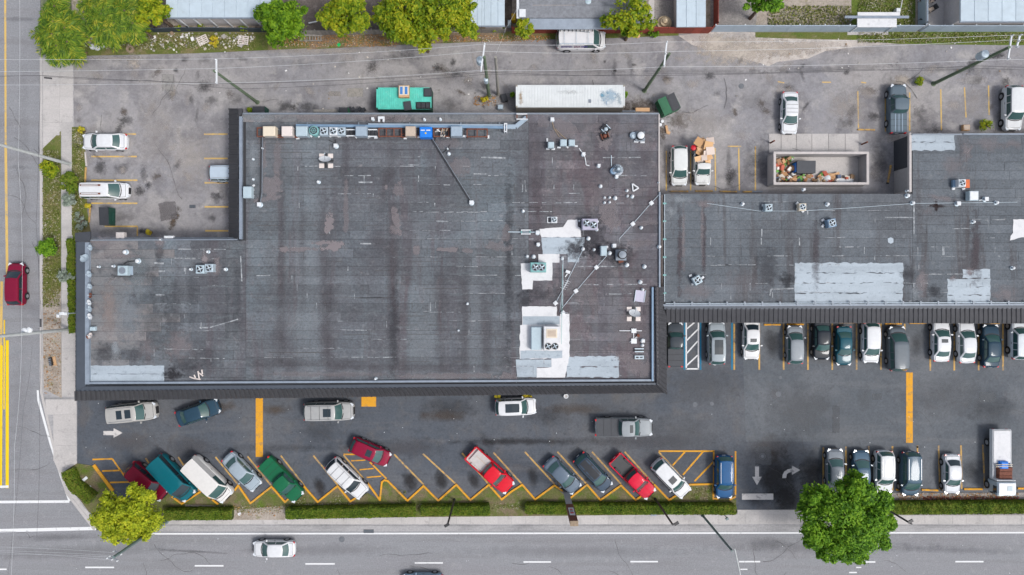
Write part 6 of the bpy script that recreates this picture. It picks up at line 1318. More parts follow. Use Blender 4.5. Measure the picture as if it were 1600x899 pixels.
c = at(636.5,165,2.2); single('slate_board', MB().obox((c[0],c[1],GZ+2.02),(.78,.92,.10),R(8)).obox((c[0],c[1],GZ+2.08),(.6,.7,.02),R(8)), M['slate'], 'tilted slate grey board on the front edge of the teal container', 'board')
c = at(661,164.5,2.2); t = thing('black_seat_bench','black three seat cushion on the lower right of the teal container','bench seat',(c[0],c[1],GZ+1.94))
part('bench_frame', MB().bbox_bev(-.75,-.36,0,.75,.36,.12,.02), M['black'], t)
for x in (-.47,0,.47): part('seat_cushion', MB().bbox_bev(x-.21,-.28,.122,x+.21,.28,.2,.04), M['lid'], t)
def dumpster(px, py, sx, sy, h, rz, m, label, lids=2, lid_side=1, open_side=False):
    c = W(px, py, h); t = thing('dumpster', label, 'dumpster', (c[0], c[1], GZ+.012), R(rz), 'dumpsters')
    a, b = sx/2, sy/2
    part('front_wall', MB().box(-a,-b,.12,a,-b+.05,h-.12), m, t); part('rear_wall', MB().box(-a,b-.05,.12,a,b,h), m, t)
    part('side_wall', MB().box(-a,-b+.051,.12,-a+.05,b-.051,h-.05), m, t); part('side_wall', MB().box(a-.05,-b+.051,.12,a,b-.051,h-.05), m, t)
    part('floor_plate', MB().box(-a+.051,-b+.051,.12,a-.051,b-.051,.17), M['dark'], t)
    for s in (-1,1): part('lift_pocket', MB().box(s*a,-b*.5,.5,s*(a+.12),b*.5,.66), m, t)
    for i in range(lids):
        x0 = -a+.01+(sx-.02)*i/lids; x1 = -a+.01+(sx-.02)*(i+1)/lids-.03
        mm = M['lid'] if (lids == 1 or lid_side == 2 or i == lid_side) else m
        l = part('lid', MB().add([(x0,-b-.04,h-.09),(x1,-b-.04,h-.09),(x1,b,h+.04),(x0,b,h+.04),(x0,-b-.04,h-.05),(x1,-b-.04,h-.05),(x1,b,h+.08),(x0,b,h+.08)],[(0,3,2,1),(4,5,6,7),(0,1,5,4),(1,2,6,5),(2,3,7,6),(3,0,4,7)]), mm, t)
        sub('lid_ridge', MB().add([(x0+.15,-b+.1,h-.02),(x1-.15,-b+.1,h-.02),(x1-.15,b-.2,h+.09),(x0+.15,b-.2,h+.09)],[(0,1,2,3)]), mm, l)
    for x in (-a+.15,a-.15): part('caster', MB().tube((x-.04,0,.07),(x+.04,0,.07),.07,n=10), M['black'], t)
    return t
dumpster(1045.5,162.5,1.95,1.75,1.45,25,M['green'],'green dumpster with one black lid, standing askew behind the main building')
dumpster(163,338,1.05,1.85,1.3,0,M['green_d'],'dark green dumpster in the lower corner of the west lot',1)
dumpster(405,176.5,1.3,1.3,1.3,0,M['green_d'],'dark green dumpster half hidden by the roof edge near the west awning',1)
dumpster(537,176,1.0,1.0,1.0,0,M['green'],'small green bin behind the north row of units',1,0)
c = W(556,174,.6); q = MB(); r = random.Random(2)
for i in range(9): q.obox((c[0]+r.uniform(-.9,.9),c[1]+r.uniform(-.2,.25),GZ+.3+r.uniform(0,.3)),(r.uniform(.3,.6),r.uniform(.2,.4),.2),r.uniform(0,3),r.uniform(-.3,.3))
single('black_bags', q, M['lid'], 'row of black bags beside the small green bin', 'bags', kind='stuff')
c = W(508,173,.3); single('pale_plank', MB().box(c[0]-1.3,c[1]-.12,GZ+.012,c[0]+1.3,c[1]+.16,GZ+.1), M['wood_grey'], 'long pale plank on the ground behind the north edge', 'plank')
c = W(1004,172,.6); single('orange_plank', MB().box(c[0]-.75,c[1]-.16,GZ+.5,c[0]+.75,c[1]+.22,GZ+.6), M['card'], 'orange brown board leaning behind the main roof edge beside the green dumpster', 'board')
c = W(985,174,.5); single('white_pipe_length', MB().tube((c[0]-1.4,c[1],GZ+.5),(c[0]+1.2,c[1],GZ+.5),.06,n=6), M['cap'], 'pale pipe along the north wall left of the orange brown board', 'pipe')
for (x,y,lb) in [(1032,195,'white bucket nearer the wall below the green dumpster'),(1035,189.5,'white bucket further out below the green dumpster')]:
    c = W(x,y,.4); single('bucket', MB().lathe((c[0],c[1],GZ+.012),[(.14,0),(.18,.35),(.15,.36)],10), M['whitem'], lb, 'bucket', 'white buckets', smooth=True)
c = W(1042,203,.2); q = MB().obox((c[0],c[1]+.1,GZ+.12),(.25,.7,.2),.2).obox((c[0]+.15,c[1]-.3,GZ+.12),(.4,.3,.16),-.4); single('tan_scrap', q, M['card'], 'tan cardboard scrap on the ground below the green dumpster', 'cardboard')
# trash enclosure
eh = 1.8+GZ
en = thing('trash_enclosure','grey block walled trash enclosure full of rubbish between the rear lots','enclosure',(*W(1281,262,eh),GZ+.01))
X0,Y0 = W(1209,288.5,eh); X1,Y1 = W(1357.5,237.5,eh); wth=.21
def lw(x0,y0,x1,y1,z1,m,nm='block_wall'): part(nm, MB().box(x0,y0,GZ-.02,x1,y1,z1), m, en, world=True)
lw(X0,Y0,X1,Y0+wth,eh,M['stucco']); lw(X0,Y1-wth,X1,Y1,eh-.004,M['stucco']); lw(X0,Y0+wth,X0+wth,Y1-wth,eh-.002,M['stucco_l']); lw(X1-wth,Y0+wth,X1,Y1-wth,eh-.002,M['stucco'])
for (a,b,c_,d) in ((X0-.02,Y0-.02,X1+.02,Y0+wth+.02),(X0-.02,Y1-wth-.02,X1+.02,Y1+.02),(X0-.02,Y0+wth+.021,X0+wth+.02,Y1-wth-.021),(X1-wth-.02,Y0+wth+.021,X1+.02,Y1-wth-.021)):
    part('wall_cap', MB().box(a,b,eh+.001,c_,d,eh+.05), M['stucco_l'], en, world=True)
part('enclosure_floor', MB().box(X0+wth,Y0+wth,GZ+.001,X1-wth,Y1-wth,GZ+.03), M['concrete'], en, world=True)
for i,(a,b) in enumerate([(1201,1220),(1220,1244),(1244,1268),(1268,1294),(1294,1320),(1320,1341)]):
    part('apron_slab', MB().prism(poly([(a+.3,209.5),(b-.3,209.5),(b-.3,239),(a+.3,239)]), GZ-.02, GZ+.045+.004*(i%2)), M['concrete'], en, world=True)
for (x,y) in ((1203,224),(1346,226)):
    c = W(x,y); part('red_post', MB().tube((c[0],c[1],GZ),(c[0],c[1],GZ+1.2),.09,n=8), M['rust'], en, world=True)
q = MB(); r = random.Random(77); zi = GZ+.05
for i in range(120):
    k = r.random()
    if k < .55: x = r.uniform(1213,1240); y = r.uniform(246,283)
    elif k < .85: x = r.uniform(1238,1300); y = r.uniform(272,284)
    else: x = r.uniform(1290,1334); y = r.uniform(276,284)
    c = W(x,y,.5); s = r.uniform(.18,.62)
    q.obox((c[0],c[1],zi+r.uniform(.1,.75 if k<.55 else .4)),(s,s*r.uniform(.5,1),r.uniform(.04,.35)),r.uniform(0,3),r.uniform(-.5,.5),r.uniform(-.5,.5))
single('rubbish_heap', q, M['trash'], 'heap of mixed rubbish, boxes and bags inside the trash enclosure', 'rubbish', kind='stuff')
c = W(1260,261,1.4); t = thing('blue_dumpster','slate blue dumpster with a closed lid inside the trash enclosure','dumpster',(c[0],c[1],GZ+.035))
part('bin_body', MB().bbox_bev(-1.0,-.62,0,.98,.62,1.2,.03), M['slate'], t); part('lid', MB().add([(-.98,-.66,1.202),(1.0,-.66,1.202),(1.0,.66,1.25),(-.98,.66,1.25),(-.98,-.66,1.26),(1.0,-.66,1.26),(1.0,.66,1.31),(-.98,.66,1.31)],[(0,3,2,1),(4,5,6,7),(0,1,5,4),(1,2,6,5),(2,3,7,6),(3,0,4,7)]), M['slate'], t); part('blue_side', MB().box(-1.06,-.5,.3,-1.001,.5,1.15), M['blue'], t)
c = W(1321,282,.6); single('white_board', MB().obox((c[0],c[1],GZ+.35),(1.9,.45,.06),-.03,.02,.2), M['whitem'], 'long white board on the rubbish near the right end of the enclosure', 'board')
c = W(1300,276,.4); single('cardboard_sheet', MB().obox((c[0],c[1],GZ+.3),(1.6,.7,.04),.1,.05,.1).obox((c[0]+.3,c[1]+.1,GZ+.36),(1.1,.5,.04),.3,.05,.1), M['card'], 'flattened brown cardboard in the middle of the trash enclosure', 'cardboard')
c = W(1293,279,.5); single('white_sack', MB().lathe((c[0],c[1],GZ+.3),[(.3,0),(.42,.1),(.3,.25),(.1,.3)],9), M['whitem'], 'white sack among the rubbish left of the long board', 'sack', smooth=True)
# dark gate and pale wall on the side of the east wing
wx = W(1424,0,ZE)[0]; ya, yb, yc = W(0,216,0)[1], W(0,268,0)[1], W(0,302,0)[1]
part('dark_shutter', MB().box(wx-.06,yb,.1,wx-.03+.05,ya-.35,ZE-.05), M['slate'], me_, world=True); part('pale_wall_panel', MB().box(wx-.05,yc,.1,wx+.02,yb-.02,ZE-.03), M['stucco'], me_, world=True)
part('side_canopy', MB().bar(W(1399,217.5,.2),W(1421,210.5,ZE-.1),.16,ZE-.2,ZE-.05), M['stucco_l'], me_, world=True)
c = W(1389.5,272,.1); t = thing('yellow_bumper','worn yellow post lying beside the dark side wall','post',(c[0],c[1],GZ+.012),R(80)); part('post_body', MB().bbox_bev(-.95,-.10,0,.95,.10,.14,.03), M['yellow_old'], t); part('post_base', MB().box(-1.1,-.14,0,-.96,.14,.05), M['dark'], t)
c = W(1509,200,.3); t = thing('tan_crate','tan crate by the rear edge of the east wing roof','crate',(c[0],c[1],GZ+.012)); part('crate_box', MB().bbox_bev(-.36,-.3,0,.36,.3,.4,.03), M['card'], t); part('crate_lid', MB().bbox_bev(-.3,-.24,.402,.3,.24,.43,.01), M['tan'], t)

# ================================================================== POLES AND WIRES
def pole(px, py, h, r0, r1, m, label, cat='utility pole', name='utility_pole', base_m=None, z0=GZ, grp=None):
    c = W(px, py, z0); t = thing(name, label, cat, (c[0], c[1], z0), 0, grp)
    part('pole_shaft', MB().tube((0,0,0),(0,0,h),r0,r1,n=10), m, t, smooth=True)
    part('pole_foot', MB().lathe((0,0,0),[(r0*1.5,0),(r0*1.35,.08),(r0*1.02,.12)],10), base_m or m, t)
    return t
def insul(t, p): part('insulator', MB().lathe(p, [(.05,0),(.08,.06),(.05,.12),(.07,.18),(.02,.24)], 8), M['whitem'], t, world=True)
def crossarm(t, a, b, z, m='whitem', w=.13):
    A, B = at(*a, z), at(*b, z); part('crossarm', MB().bar(A[:2], B[:2], w, z-.07, z+.07), M[m], t, world=True)
    for k in (.03,.5,.97): p = Vector(A).lerp(Vector(B), k); insul(t, (p.x, p.y, z+.07))
def transformer(t, px, py, z, r=.3): p = at(px,py,z); part('transformer', MB().lathe((p[0],p[1],z-.5),[(r,0),(r,.8),(r*.9,.88),(.08,.92)],12), M['galv'], t, world=True)
UG = 'utility poles along the alley'
p1 = pole(402,160,10.7,.17,.12,M['pole_g'],'greenish utility pole leaning over from behind the west awning corner',grp=UG); crossarm(p1,(338,93),(338.5,131),10.5)
p2 = pole(764,150,12.4,.19,.13,M['pole_g'],'dark utility pole carrying a transformer behind the main building',grp=UG); crossarm(p2,(751.5,112),(757.5,68),12.2); transformer(p2,750,95,11.0,.33); transformer(p2,759.5,126,6.2,.22)
p3 = pole(778.5,148,12.0,.16,.12,M['pole_w'],'pale grey bare utility pole right beside the transformer pole',grp=UG)
p4 = pole(1007,142,11.7,.18,.12,M['pole_g'],'greenish utility pole near the green dumpster',grp=UG); crossarm(p4,(1037.5,105),(1042,65),11.5)
p5 = pole(1459,131,11.2,.19,.13,M['pole_g'],'long leaning looking utility pole at the right with two crossarms',grp=UG); crossarm(p5,(1575,94),(1581,55),11.0); crossarm(p5,(1588.5,75),(1594,55),11.3); transformer(p5,1536,86,8.8,.4)
p6 = pole(260,815,9.8,.20,.13,M['pole_t'],'grey green wooden pole leaning out from the lime tree over the main road')
for a, b, z in (((172,869),(184,876),9.5),((178,861),(190,866),8.6),((168,872),(176,874),9.7)):
    A, B = at(*a,z), at(*b,z); part('pin_arm', MB().tube(A,B,.035,n=5), M['galv_d'], p6, world=True); insul(p6,(A[0],A[1],z)); insul(p6,(B[0],B[1],z))
p7 = pole(110,257,12.5,.17,.14,M['pole_c'],'tall pale concrete pole rising over the side road by the west lot',cat='concrete pole',name='concrete_pole',z0=.1)
p8 = pole(109,515,12.5,.19,.15,M['pole_c'],'tall pale concrete pole over the side road by the west hedge end',cat='concrete pole',name='concrete_pole',z0=.1)
for (x,y) in ((36.5,517),(44,516)): c = at(x,y,6.9); part('round_housing', MB().lathe((c[0],c[1],6.6),[(.12,0),(.29,.1),(.27,.24),(.1,.3)],12), M['whitem'], p8, world=True, smooth=True)
c0 = at(40,519.5,6.6); part('side_arm', MB().tube(at(33,518,6.6), at(48,517,6.6), .04, n=6), M['galv_d'], p8, world=True)
t = thing('pedestrian_signal','small white pedestrian signal box on a bracket beside the west pavement','signal',(*W(108,489),.12)); A = at(108,490,2.6); part('post', MB().tube((A[0],A[1],.12),(A[0],A[1],2.7),.06,n=8), M['galv'], t, world=True); B = at(88,491,2.7); part('bracket_arm', MB().tube((A[0],A[1],2.65),(B[0],B[1],2.7),.04,n=6), M['galv'], t, world=True)
for (x,y,sx) in ((91,494,.28),(97,490,.5),(103,490.5,.3)): c = at(x,y,2.7); part('signal_box', MB().bbox_bev(c[0]-sx/2,c[1]-.16,2.5,c[0]+sx/2,c[1]+.16,2.85,.03), M['whitem'], t, world=True)
def lamp_post(px, py, h, tx, ty, label, m='pole_k', r=.08, z0=.12, grp='street lamps along the south pavement'):
    t = pole(px, py, h, r*1.2, r, M[m], label, 'lamp post', 'lamp_post', z0=z0, grp=grp)
    A = Vector((*W(px,py,z0), 0)); B = at(tx, ty, h+z0); part('lamp_arm', MB().tube((A.x,A.y,h+z0-.05),(B[0],B[1],h+z0),r*.7,n=6), M[m], t, world=True)
    part('lamp_head', MB().obox((B[0],B[1],h+z0),(.5,.26,.12),.5), M[m], t, world=True); part('lamp_lens', MB().obox((B[0],B[1],h+z0-.08),(.34,.18,.03),.5), M['lamp'], t, world=True)
    return t
lamp_post(710,781,7.6,698,821,'black lamp post standing at the gap between the two middle hedges',r=.09)
lamp_post(1024,780,8.0,1057,818.5,'black lamp post behind the east end of the third hedge',r=.09)
lamp_post(1362,782,7.4,1423,815,'black lamp post sticking out from behind the big green tree',r=.09)
pole(233,814,5.9,.10,.10,M['pole_k'],'short dark pole in front of the lime green tree','pole','dark_pole')
t7 = pole(1098,806,9.9,.13,.10,M['pole_t'],'slender grey green pole with a pale arm over the main road','lamp post','lamp_post',z0=.12); part('road_arm', MB().tube(at(1148,858,10.0),at(1160,912,10.3),.075,.05,n=8), M['pole_c'], t7, world=True)
t = pole(1131,804,1.6,.05,.05,M['pole_t'],'short grey post with a small sign plate at the driveway corner','sign post','sign_post',z0=.12); c = at(1137,812,1.9); part('sign_plate', MB().obox((c[0],c[1],1.7),(.32,.20,.22),.6), M['pole_t'], t, world=True)
# pylon sign seen almost from above
sb = W(884,768,GZ); t = thing('pylon_sign','tall narrow brown pylon sign with a white panel between the hedges','sign',(sb[0],sb[1],GZ))
part('support_post', MB().box(-.30,-.10,0,.30,.12,5.0), M['stucco'], t); part('sign_board', MB().box(-.36,-.22,5.0,.36,.22,10.0), M['rust'], t); part('sign_edge', MB().box(-.38,-.24,10.0,.38,.24,10.08), M['wood'], t)
part('white_panel', MB().box(-.26,.222,6.2,.26,.24,8.4), M['whitem'], t)
part('red_emblem', MB().tube((0,.24,7.75),(0,.252,7.75),.2,n=14), M['red'], t); part('red_emblem', MB().tube((0,.24,6.75),(0,.252,6.75),.17,n=14), M['red'], t)
for zz in (7.2,7.32,7.1): part('dark_stroke', MB().box(-.16,.241,zz,.16,.25,zz+.06), M['dark'], t)
def wire(pts, label, m='wire', r=.018, sag=.5, cat='overhead wire', group=None):
    P = [Vector(at(*p)) for p in pts]; q = MB()
    for a, b in zip(P[:-1], P[1:]):
        n = 10; pr = a
        for i in range(1, n+1):
            k = i/n; c = a.lerp(b, k); c.z -= sag*4*k*(1-k); q.tube(pr, c, r*.72, n=5, cap=False); pr = c
    t = single('overhead_wire', q, M[m], label, cat, group or 'overhead wires'); return t
za_ = 10.7
wire([(-400,88,za_),(338,92,za_),(756,69,12.4),(1042,65.5,11.7),(1581,55,11.2),(2000,40,11.2)],'topmost bright wire strung along the alley poles')
wire([(-400,112,za_),(338,107,za_),(756,80,12.5),(1045,80.5,11.8),(1590,62,11.3),(2000,52,11.2)],'second bright wire from the top, along the alley poles')
wire([(-400,131,za_),(338.5,130,za_),(752,110,12.4),(1038,104.5,11.7),(1575,93,11.2),(2000,84,11.2)],'third bright wire from the top, along the alley poles')
wire([(-400,119,8.0),(66,118,8.0),(380,131,8.6),(761,113,8.6),(1035,118,8.6),(1530,103,8.6),(2000,110,8.6)],'thick black cable below the three bright alley wires','cable',.026,.4)
wire([(66,119,7.6),(238,126,7.8),(385,139,8.1),(762,116,8.1),(1027,115,8.2),(1330,108,8.2),(1537,107,8.2),(2000,116,8)],'thin black cable beside the thick one over the alley','cable',.020,.5)
c = at(73,121,7.9); single('splice_box', MB().tube((c[0]-.35,c[1]+.02,7.75),(c[0]+.35,c[1]-.05,7.75),.08,n=8), M['cable'], 'black splice case on the cable above the west pavement', 'splice case')
wire([(775,84,12),(790,45,6),(812,5,5)],'bright service wire from the pale bare pole up to the house',r=.014,sag=.2)
wire([(776,60,11),(760,85,9.5)],'short slack wire by the transformer pole','cable',.014,.1) if False else None
wire([(753,-60,8),(752,70,12)],'thin dark wire running up from the transformer pole','cable',.012,.6)
wire([(26,-200,10),(28,250,10),(33,500,10),(22,700,10),(10,1000,10)],'thin bright wire running down the side road',r=.013,sag=.3)
wire([(63,470,8),(61,620,8),(57,840,8)],'black cable hanging over the edge of the side road','cable',.015,.2)
wire([(63,440,8),(62,475,8),(95,480,3.2)],'black drop cable to the pedestrian signal','cable',.012,.1)
wire([(62,118,7.9),(60,200,7.6),(56,350,7.4),(61,470,7.8)],'long black cable following the kerb of the side road','cable',.016,.1)
wire([(50,540,9),(36,640,9),(12,899,9),(0,1000,9)],'thin black cable slanting down the side road','cable',.012,.2)
wire([(52,838,8),(46,841,8),(40,833,8),(0,831,8)],'looped black cable end above the stop lines','cable',.018,.1)
for i,(y0,y1,lb) in enumerate([(855,862,'uppermost thin wire reaching the wooden pole from the left'),(861,867,'second thin wire reaching the wooden pole from the left'),(866,869,'third thin wire reaching the wooden pole from the left'),(863,874,'lowest thin wire reaching the wooden pole from the left')]):
    wire([(-500,y0-6,9.5),(0,y0,9.5),(178,y1+2,9.5)],lb,'wire',.011,.15)
c = at(61,505,7.8); single('splice_box', MB().tube((c[0],c[1]-.4,7.6),(c[0],c[1]+.4,7.6),.08,n=8), M['cable'], 'black splice case on the cable beside the concrete pole', 'splice case')
c = W(81,565,.3); t = thing('utility_box','dark meter box on a tan slab in the sandy verge','utility box',(c[0],c[1],.12),R(10)); part('slab', MB().bbox_bev(-.1,-.5,0,.32,.5,.06,.02), M['card'], t); part('meter_box', MB().bbox_bev(-.28,-.45,0,.02,.42,.35,.03), M['dark'], t)
for i in range(4): part('box_slot', MB().box(-.25,-.38+.2*i,.352,-.02,-.3+.2*i,.36), M['galv_d'], t)
for (x,y,rz,z,lb) in [(134,748,40,.14,'white leaflet shaped sign lying in the hedge corner, upper'),(141,761,10,.14,'white scrap below the corner sign'),(375,803,20,.14,'pale blue scrap at the right end of the first hedge')]:
    c = W(x,y); single('paper_scrap', MB().obox((c[0],c[1],z+.03),(.55 if x<140 else .35,.3,.02),R(rz),.1,.1), M['whitem'], lb, 'litter', 'white litter')
c = W(262,800); t = thing('black_bollard_stub','short dark stub beside the lime tree and the first hedge','stub',(c[0],c[1],GZ+.06)); part('stub_post', MB().bbox_bev(-.4,-.14,0,.4,.14,.35,.04), M['dark'], t); part('stub_cap', MB().box(-.3,-.08,.352,.3,.08,.38), M['slate'], t)
c = W(1021,803); single('meter_cover', MB().obox((c[0],c[1],.15),(.6,.35,.12)).obox((c[0],c[1],.22),(.45,.2,.02)), M['cap'], 'pale blue utility lid against the third hedge', 'utility cover')
c = W(884,617,0); t = thing('white_planter','white round planter rim just below the front awning','planter',(c[0],c[1]-.1,GZ+.01)); part('planter_rim', MB().ring((0,0,.3),.16,.26,.08,14), M['whitem'], t); part('planter_body', MB().lathe((0,0,0),[(.18,0),(.22,.3)],12), M['stucco_l'], t)
c = W(1117,567,.1); t = thing('white_hose_coil','loose white ring on the asphalt behind the silver suv','ring',(c[0],c[1],GZ+.02)); part('ring', MB().ring((0,0,0),.20,.28,.06,14), M['whitem'], t); part('loose_end', MB().tube((.2,.1,.04),(.55,.15,.04),.04,n=6), M['whitem'], t)

# ================================================================== VEGETATION
def quads(P, U, V_):
    """leaf cards: centres P, half axes U and V"""
    n = len(P); v = np.empty((n, 4, 3)); v[:,0] = P-U; v[:,1] = P-V_*1.0; v[:,2] = P+U; v[:,3] = P+V_
    return v.reshape(-1, 3)
def leafmesh(name, verts, m):
    n = len(verts)//4; me = bpy.data.meshes.new(name)
    me.vertices.add(n*4); me.vertices.foreach_set('co', np.ascontiguousarray(verts, 'f').ravel())
    me.loops.add(n*4); me.loops.foreach_set('vertex_index', np.arange(n*4, dtype='i'))
    me.polygons.add(n); me.polygons.foreach_set('loop_start', np.arange(0, n*4, 4, dtype='i')); me.polygons.foreach_set('loop_total', np.full(n, 4, 'i'))
    me.update(calc_edges=True); me.validate(); me.materials.append(m); return me
def unit(a): return a/np.maximum(np.linalg.norm(a, axis=1, keepdims=True), 1e-6)
def leaves_at(rng, P, N, size, asp=.5):
    n = len(P); t = unit(np.cross(N, rng.normal(size=(n,3)))); b = np.cross(N, t); s = size*rng.uniform(.6, 1.3, (n,1))
    return quads(P, t*s, b*s*asp)
def crown(rng, rx, ry, rz, nclump, per, leaf, cr=.24, fill=.5):
    d = unit(rng.normal(size=(nclump*4,3))); d = d[d[:,2] > -.25][:nclump]; k = len(d)
    rad = rng.uniform(.55, 1.0, (k,1))**.7*(1-cr*.6)
    cc = d*rad*np.array([rx,ry,rz]); crs = cr*min(rx,ry)*rng.uniform(.55, 1.25, (k,1))
    out = []
    for c, s in zip(cc, crs[:,0]):
        u = unit(rng.normal(size=(per,3))); r = s*rng.uniform(.55, 1.05, (per,1)); r[:per//6] *= 1.35
        P = c+u*r*np.array([1,1,.75]); N = unit(u*.9+rng.normal(size=(per,3))*.40+np.array([0,0,.8])); out.append(leaves_at(rng, P, N, leaf))
    nf = int(nclump*per*fill*.25); u = unit(rng.normal(size=(nf,3))); P = u*rng.uniform(.2,.8,(nf,1))*np.array([rx,ry,rz]); N = unit(rng.normal(size=(nf,3))+np.array([0,0,.6])); out.append(leaves_at(rng, P, N, leaf*1.2))
    return np.concatenate(out)
def tree(px, py, rpx, rpy, zc, rz, m, label, seed, nclump=60, per=90, leaf=.17, cat='tree', name='tree', trunk=(0,0), grp=None, cr=.24, lobes=()):
    """px,py,rpx,rpy: the crown's outline seen from above, at height zc"""
    k = (HC-zc)/HC/S; rng = np.random.default_rng(seed); c = W(px, py, zc)
    t = thing(name, label, cat, (c[0]+trunk[0], c[1]+trunk[1], GZ), 0, grp)
    vs_ = [crown(rng, rpx*k, rpy*k, rz, nclump, per, leaf, cr)]
    for (dx, dy, rx_, ry_, dz, nc) in lobes: vs_.append(crown(rng, rx_*k, ry_*k, rz*.8, nc, per, leaf, .32)+np.array([dx*k, -dy*k, dz]))
    v = np.concatenate(vs_)+np.array([-trunk[0], -trunk[1], zc-GZ])
    o = bpy.data.objects.new('crown', leafmesh('crown', v, m)); C.objects.link(o); o.parent = t
    part('trunk', MB().tube((0,0,0),(-trunk[0]*.3,-trunk[1]*.3,zc*.75),.16+.02*rpx*k,.12,n=9), M['trunk'], t, smooth=True)
    r = random.Random(seed)
    for i in range(6):
        a = i*1.05+r.uniform(-.3,.3); h0 = zc*r.uniform(.35,.7)
        part('limb', MB().tube((-trunk[0]*.3*h0/zc/.75,-trunk[1]*.3*h0/zc/.75,h0),(-trunk[0]+math.cos(a)*rpx*k*.6,-trunk[1]+math.sin(a)*rpy*k*.6,zc-GZ+r.uniform(-.2,.4)*rz),.08,.03,n=6), M['trunk'], t, smooth=True)
    return t
tree(1323,811,64,60,6.6,2.6,M['leaf_deep'],'big round bright green tree over the south pavement at the driveway',1,85,260,.155,trunk=(-.6,1.0),cr=.25,lobes=[(-46,-38,26,22,-.3,12),(52,-30,26,24,-.2,12),(50,30,28,24,-.6,12),(-44,32,24,22,-.5,11),(-6,56,30,18,-.8,12),(8,-48,32,22,.1,12),(-60,-4,20,22,-.5,9),(66,4,16,18,-.6,7),(-34,58,10,12,-.9,5),(26,66,12,10,-.9,5),(20,-66,9,9,-.6,4)])
tree(186,811,40,34,5.2,1.6,M['leaf_lime'],'lime yellow green tree at the street corner by the first stalls',2,46,130,.15,trunk=(.8,.8),cr=.26,lobes=[(33,-28,26,26,.2,22),(48,-4,26,24,.0,18),(-28,4,24,20,-.5,12),(4,28,26,18,-.8,12),(-16,-28,20,18,-.4,10),(30,20,22,18,-.5,10),(22,-48,10,10,0,5)])
tree(211,765,24,20,5.0,1.2,M['leaf_lime'],'small lime sapling crown touching the dark red suv',12,16,110,.17,cr=.35) if False else None
tree(438,34,36,32,5.0,2.2,M['leaf_green'],'dense round fresh green tree beside the broken fence',3,50,120,.16,cr=.24,lobes=[(-24,-14,20,18,-.2,9),(24,-16,20,20,-.2,9),(-10,26,22,14,-.6,9),(26,14,16,16,-.5,7)])
tree(540,22,42,28,5.0,1.9,M['leaf_mid'],'mid green spreading tree over the dark yard',4,34,110,.16,lobes=[(-26,2,20,20,-.4,9),(20,14,20,18,-.4,8),(-4,22,18,14,-.6,7)])
tree(636,26,54,42,5.2,2.0,M['leaf_mid'],'left half of the large yellow green tree pair over the alley edge',5,52,110,.16,lobes=[(-38,-4,20,24,-.5,10),(6,26,26,20,-.4,10),(30,8,22,26,-.2,10),(-20,22,16,16,-.7,7)])
tree(692,22,52,38,5.6,2.2,M['leaf_mid'],'right half of the large yellow green tree pair by the small shed',6,46,110,.16,lobes=[(34,14,22,24,-.3,10),(-10,26,24,18,-.4,10),(30,-14,26,16,0,9),(48,24,10,12,-.9,4)])
tree(662,62,22,17,3.6,1.2,M['leaf_lime'],'lower bright clump hanging over the alley under the yellow green trees',7,14,110,.16,cr=.35,name='bush',cat='bush')
tree(984,18,40,32,4.6,1.7,M['leaf_mid'],'thin leaved open tree behind the red fence',8,30,50,.17,lobes=[(-30,12,20,14,-.6,8),(26,16,18,20,-.6,8),(4,24,20,14,-.5,8)])
tree(985,46,20,12,3.0,.9,M['leaf_green'],'small green clump over the red fence below the thin leaved tree',9,12,60,.16,cr=.35,name='bush',cat='bush')
tree(820,41,19,17,2.4,1.0,M['leaf_mid'],'round bush at the left end of the red fence',10,20,100,.13,cr=.3,name='bush',cat='bush')
tree(1196,2,36,20,4.5,1.6,M['leaf_deep'],'deep green tree cut by the top edge above the grey yard',11,34,100,.17)
tree(238,18,28,26,4.0,1.5,M['leaf_mid'],'mid green tree between the palms and the pale blue roof',13,30,100,.16)
tree(75,387,18,15,1.6,1.0,M['leaf_deep'],'round dark green shrub on the kerb above the dark red car',14,24,110,.11,cr=.3,name='shrub',cat='shrub')
tree(107,284,14,21,1.4,.8,M['leaf_hedge'],'oval green shrub by the west pavement below the concrete pole',15,24,110,.11,cr=.3,name='shrub',cat='shrub')
tree(74,266,15,17,1.2,.7,M['leaf_mid'],'straggly green shrub spilling over the side road kerb',16,18,60,.12,cr=.3,name='shrub',cat='shrub')
tree(107,312,12,12,1.0,.6,M['leaf_grey'],'silvery grey shrub below the oval green one on the west pavement',17,18,80,.10,cr=.3,name='shrub',cat='shrub')
tree(101,432,15,9,1.0,.5,M['leaf_grey'],'silvery grey shrub beside the west hedge',18,16,80,.10,cr=.3,name='shrub',cat='shrub')
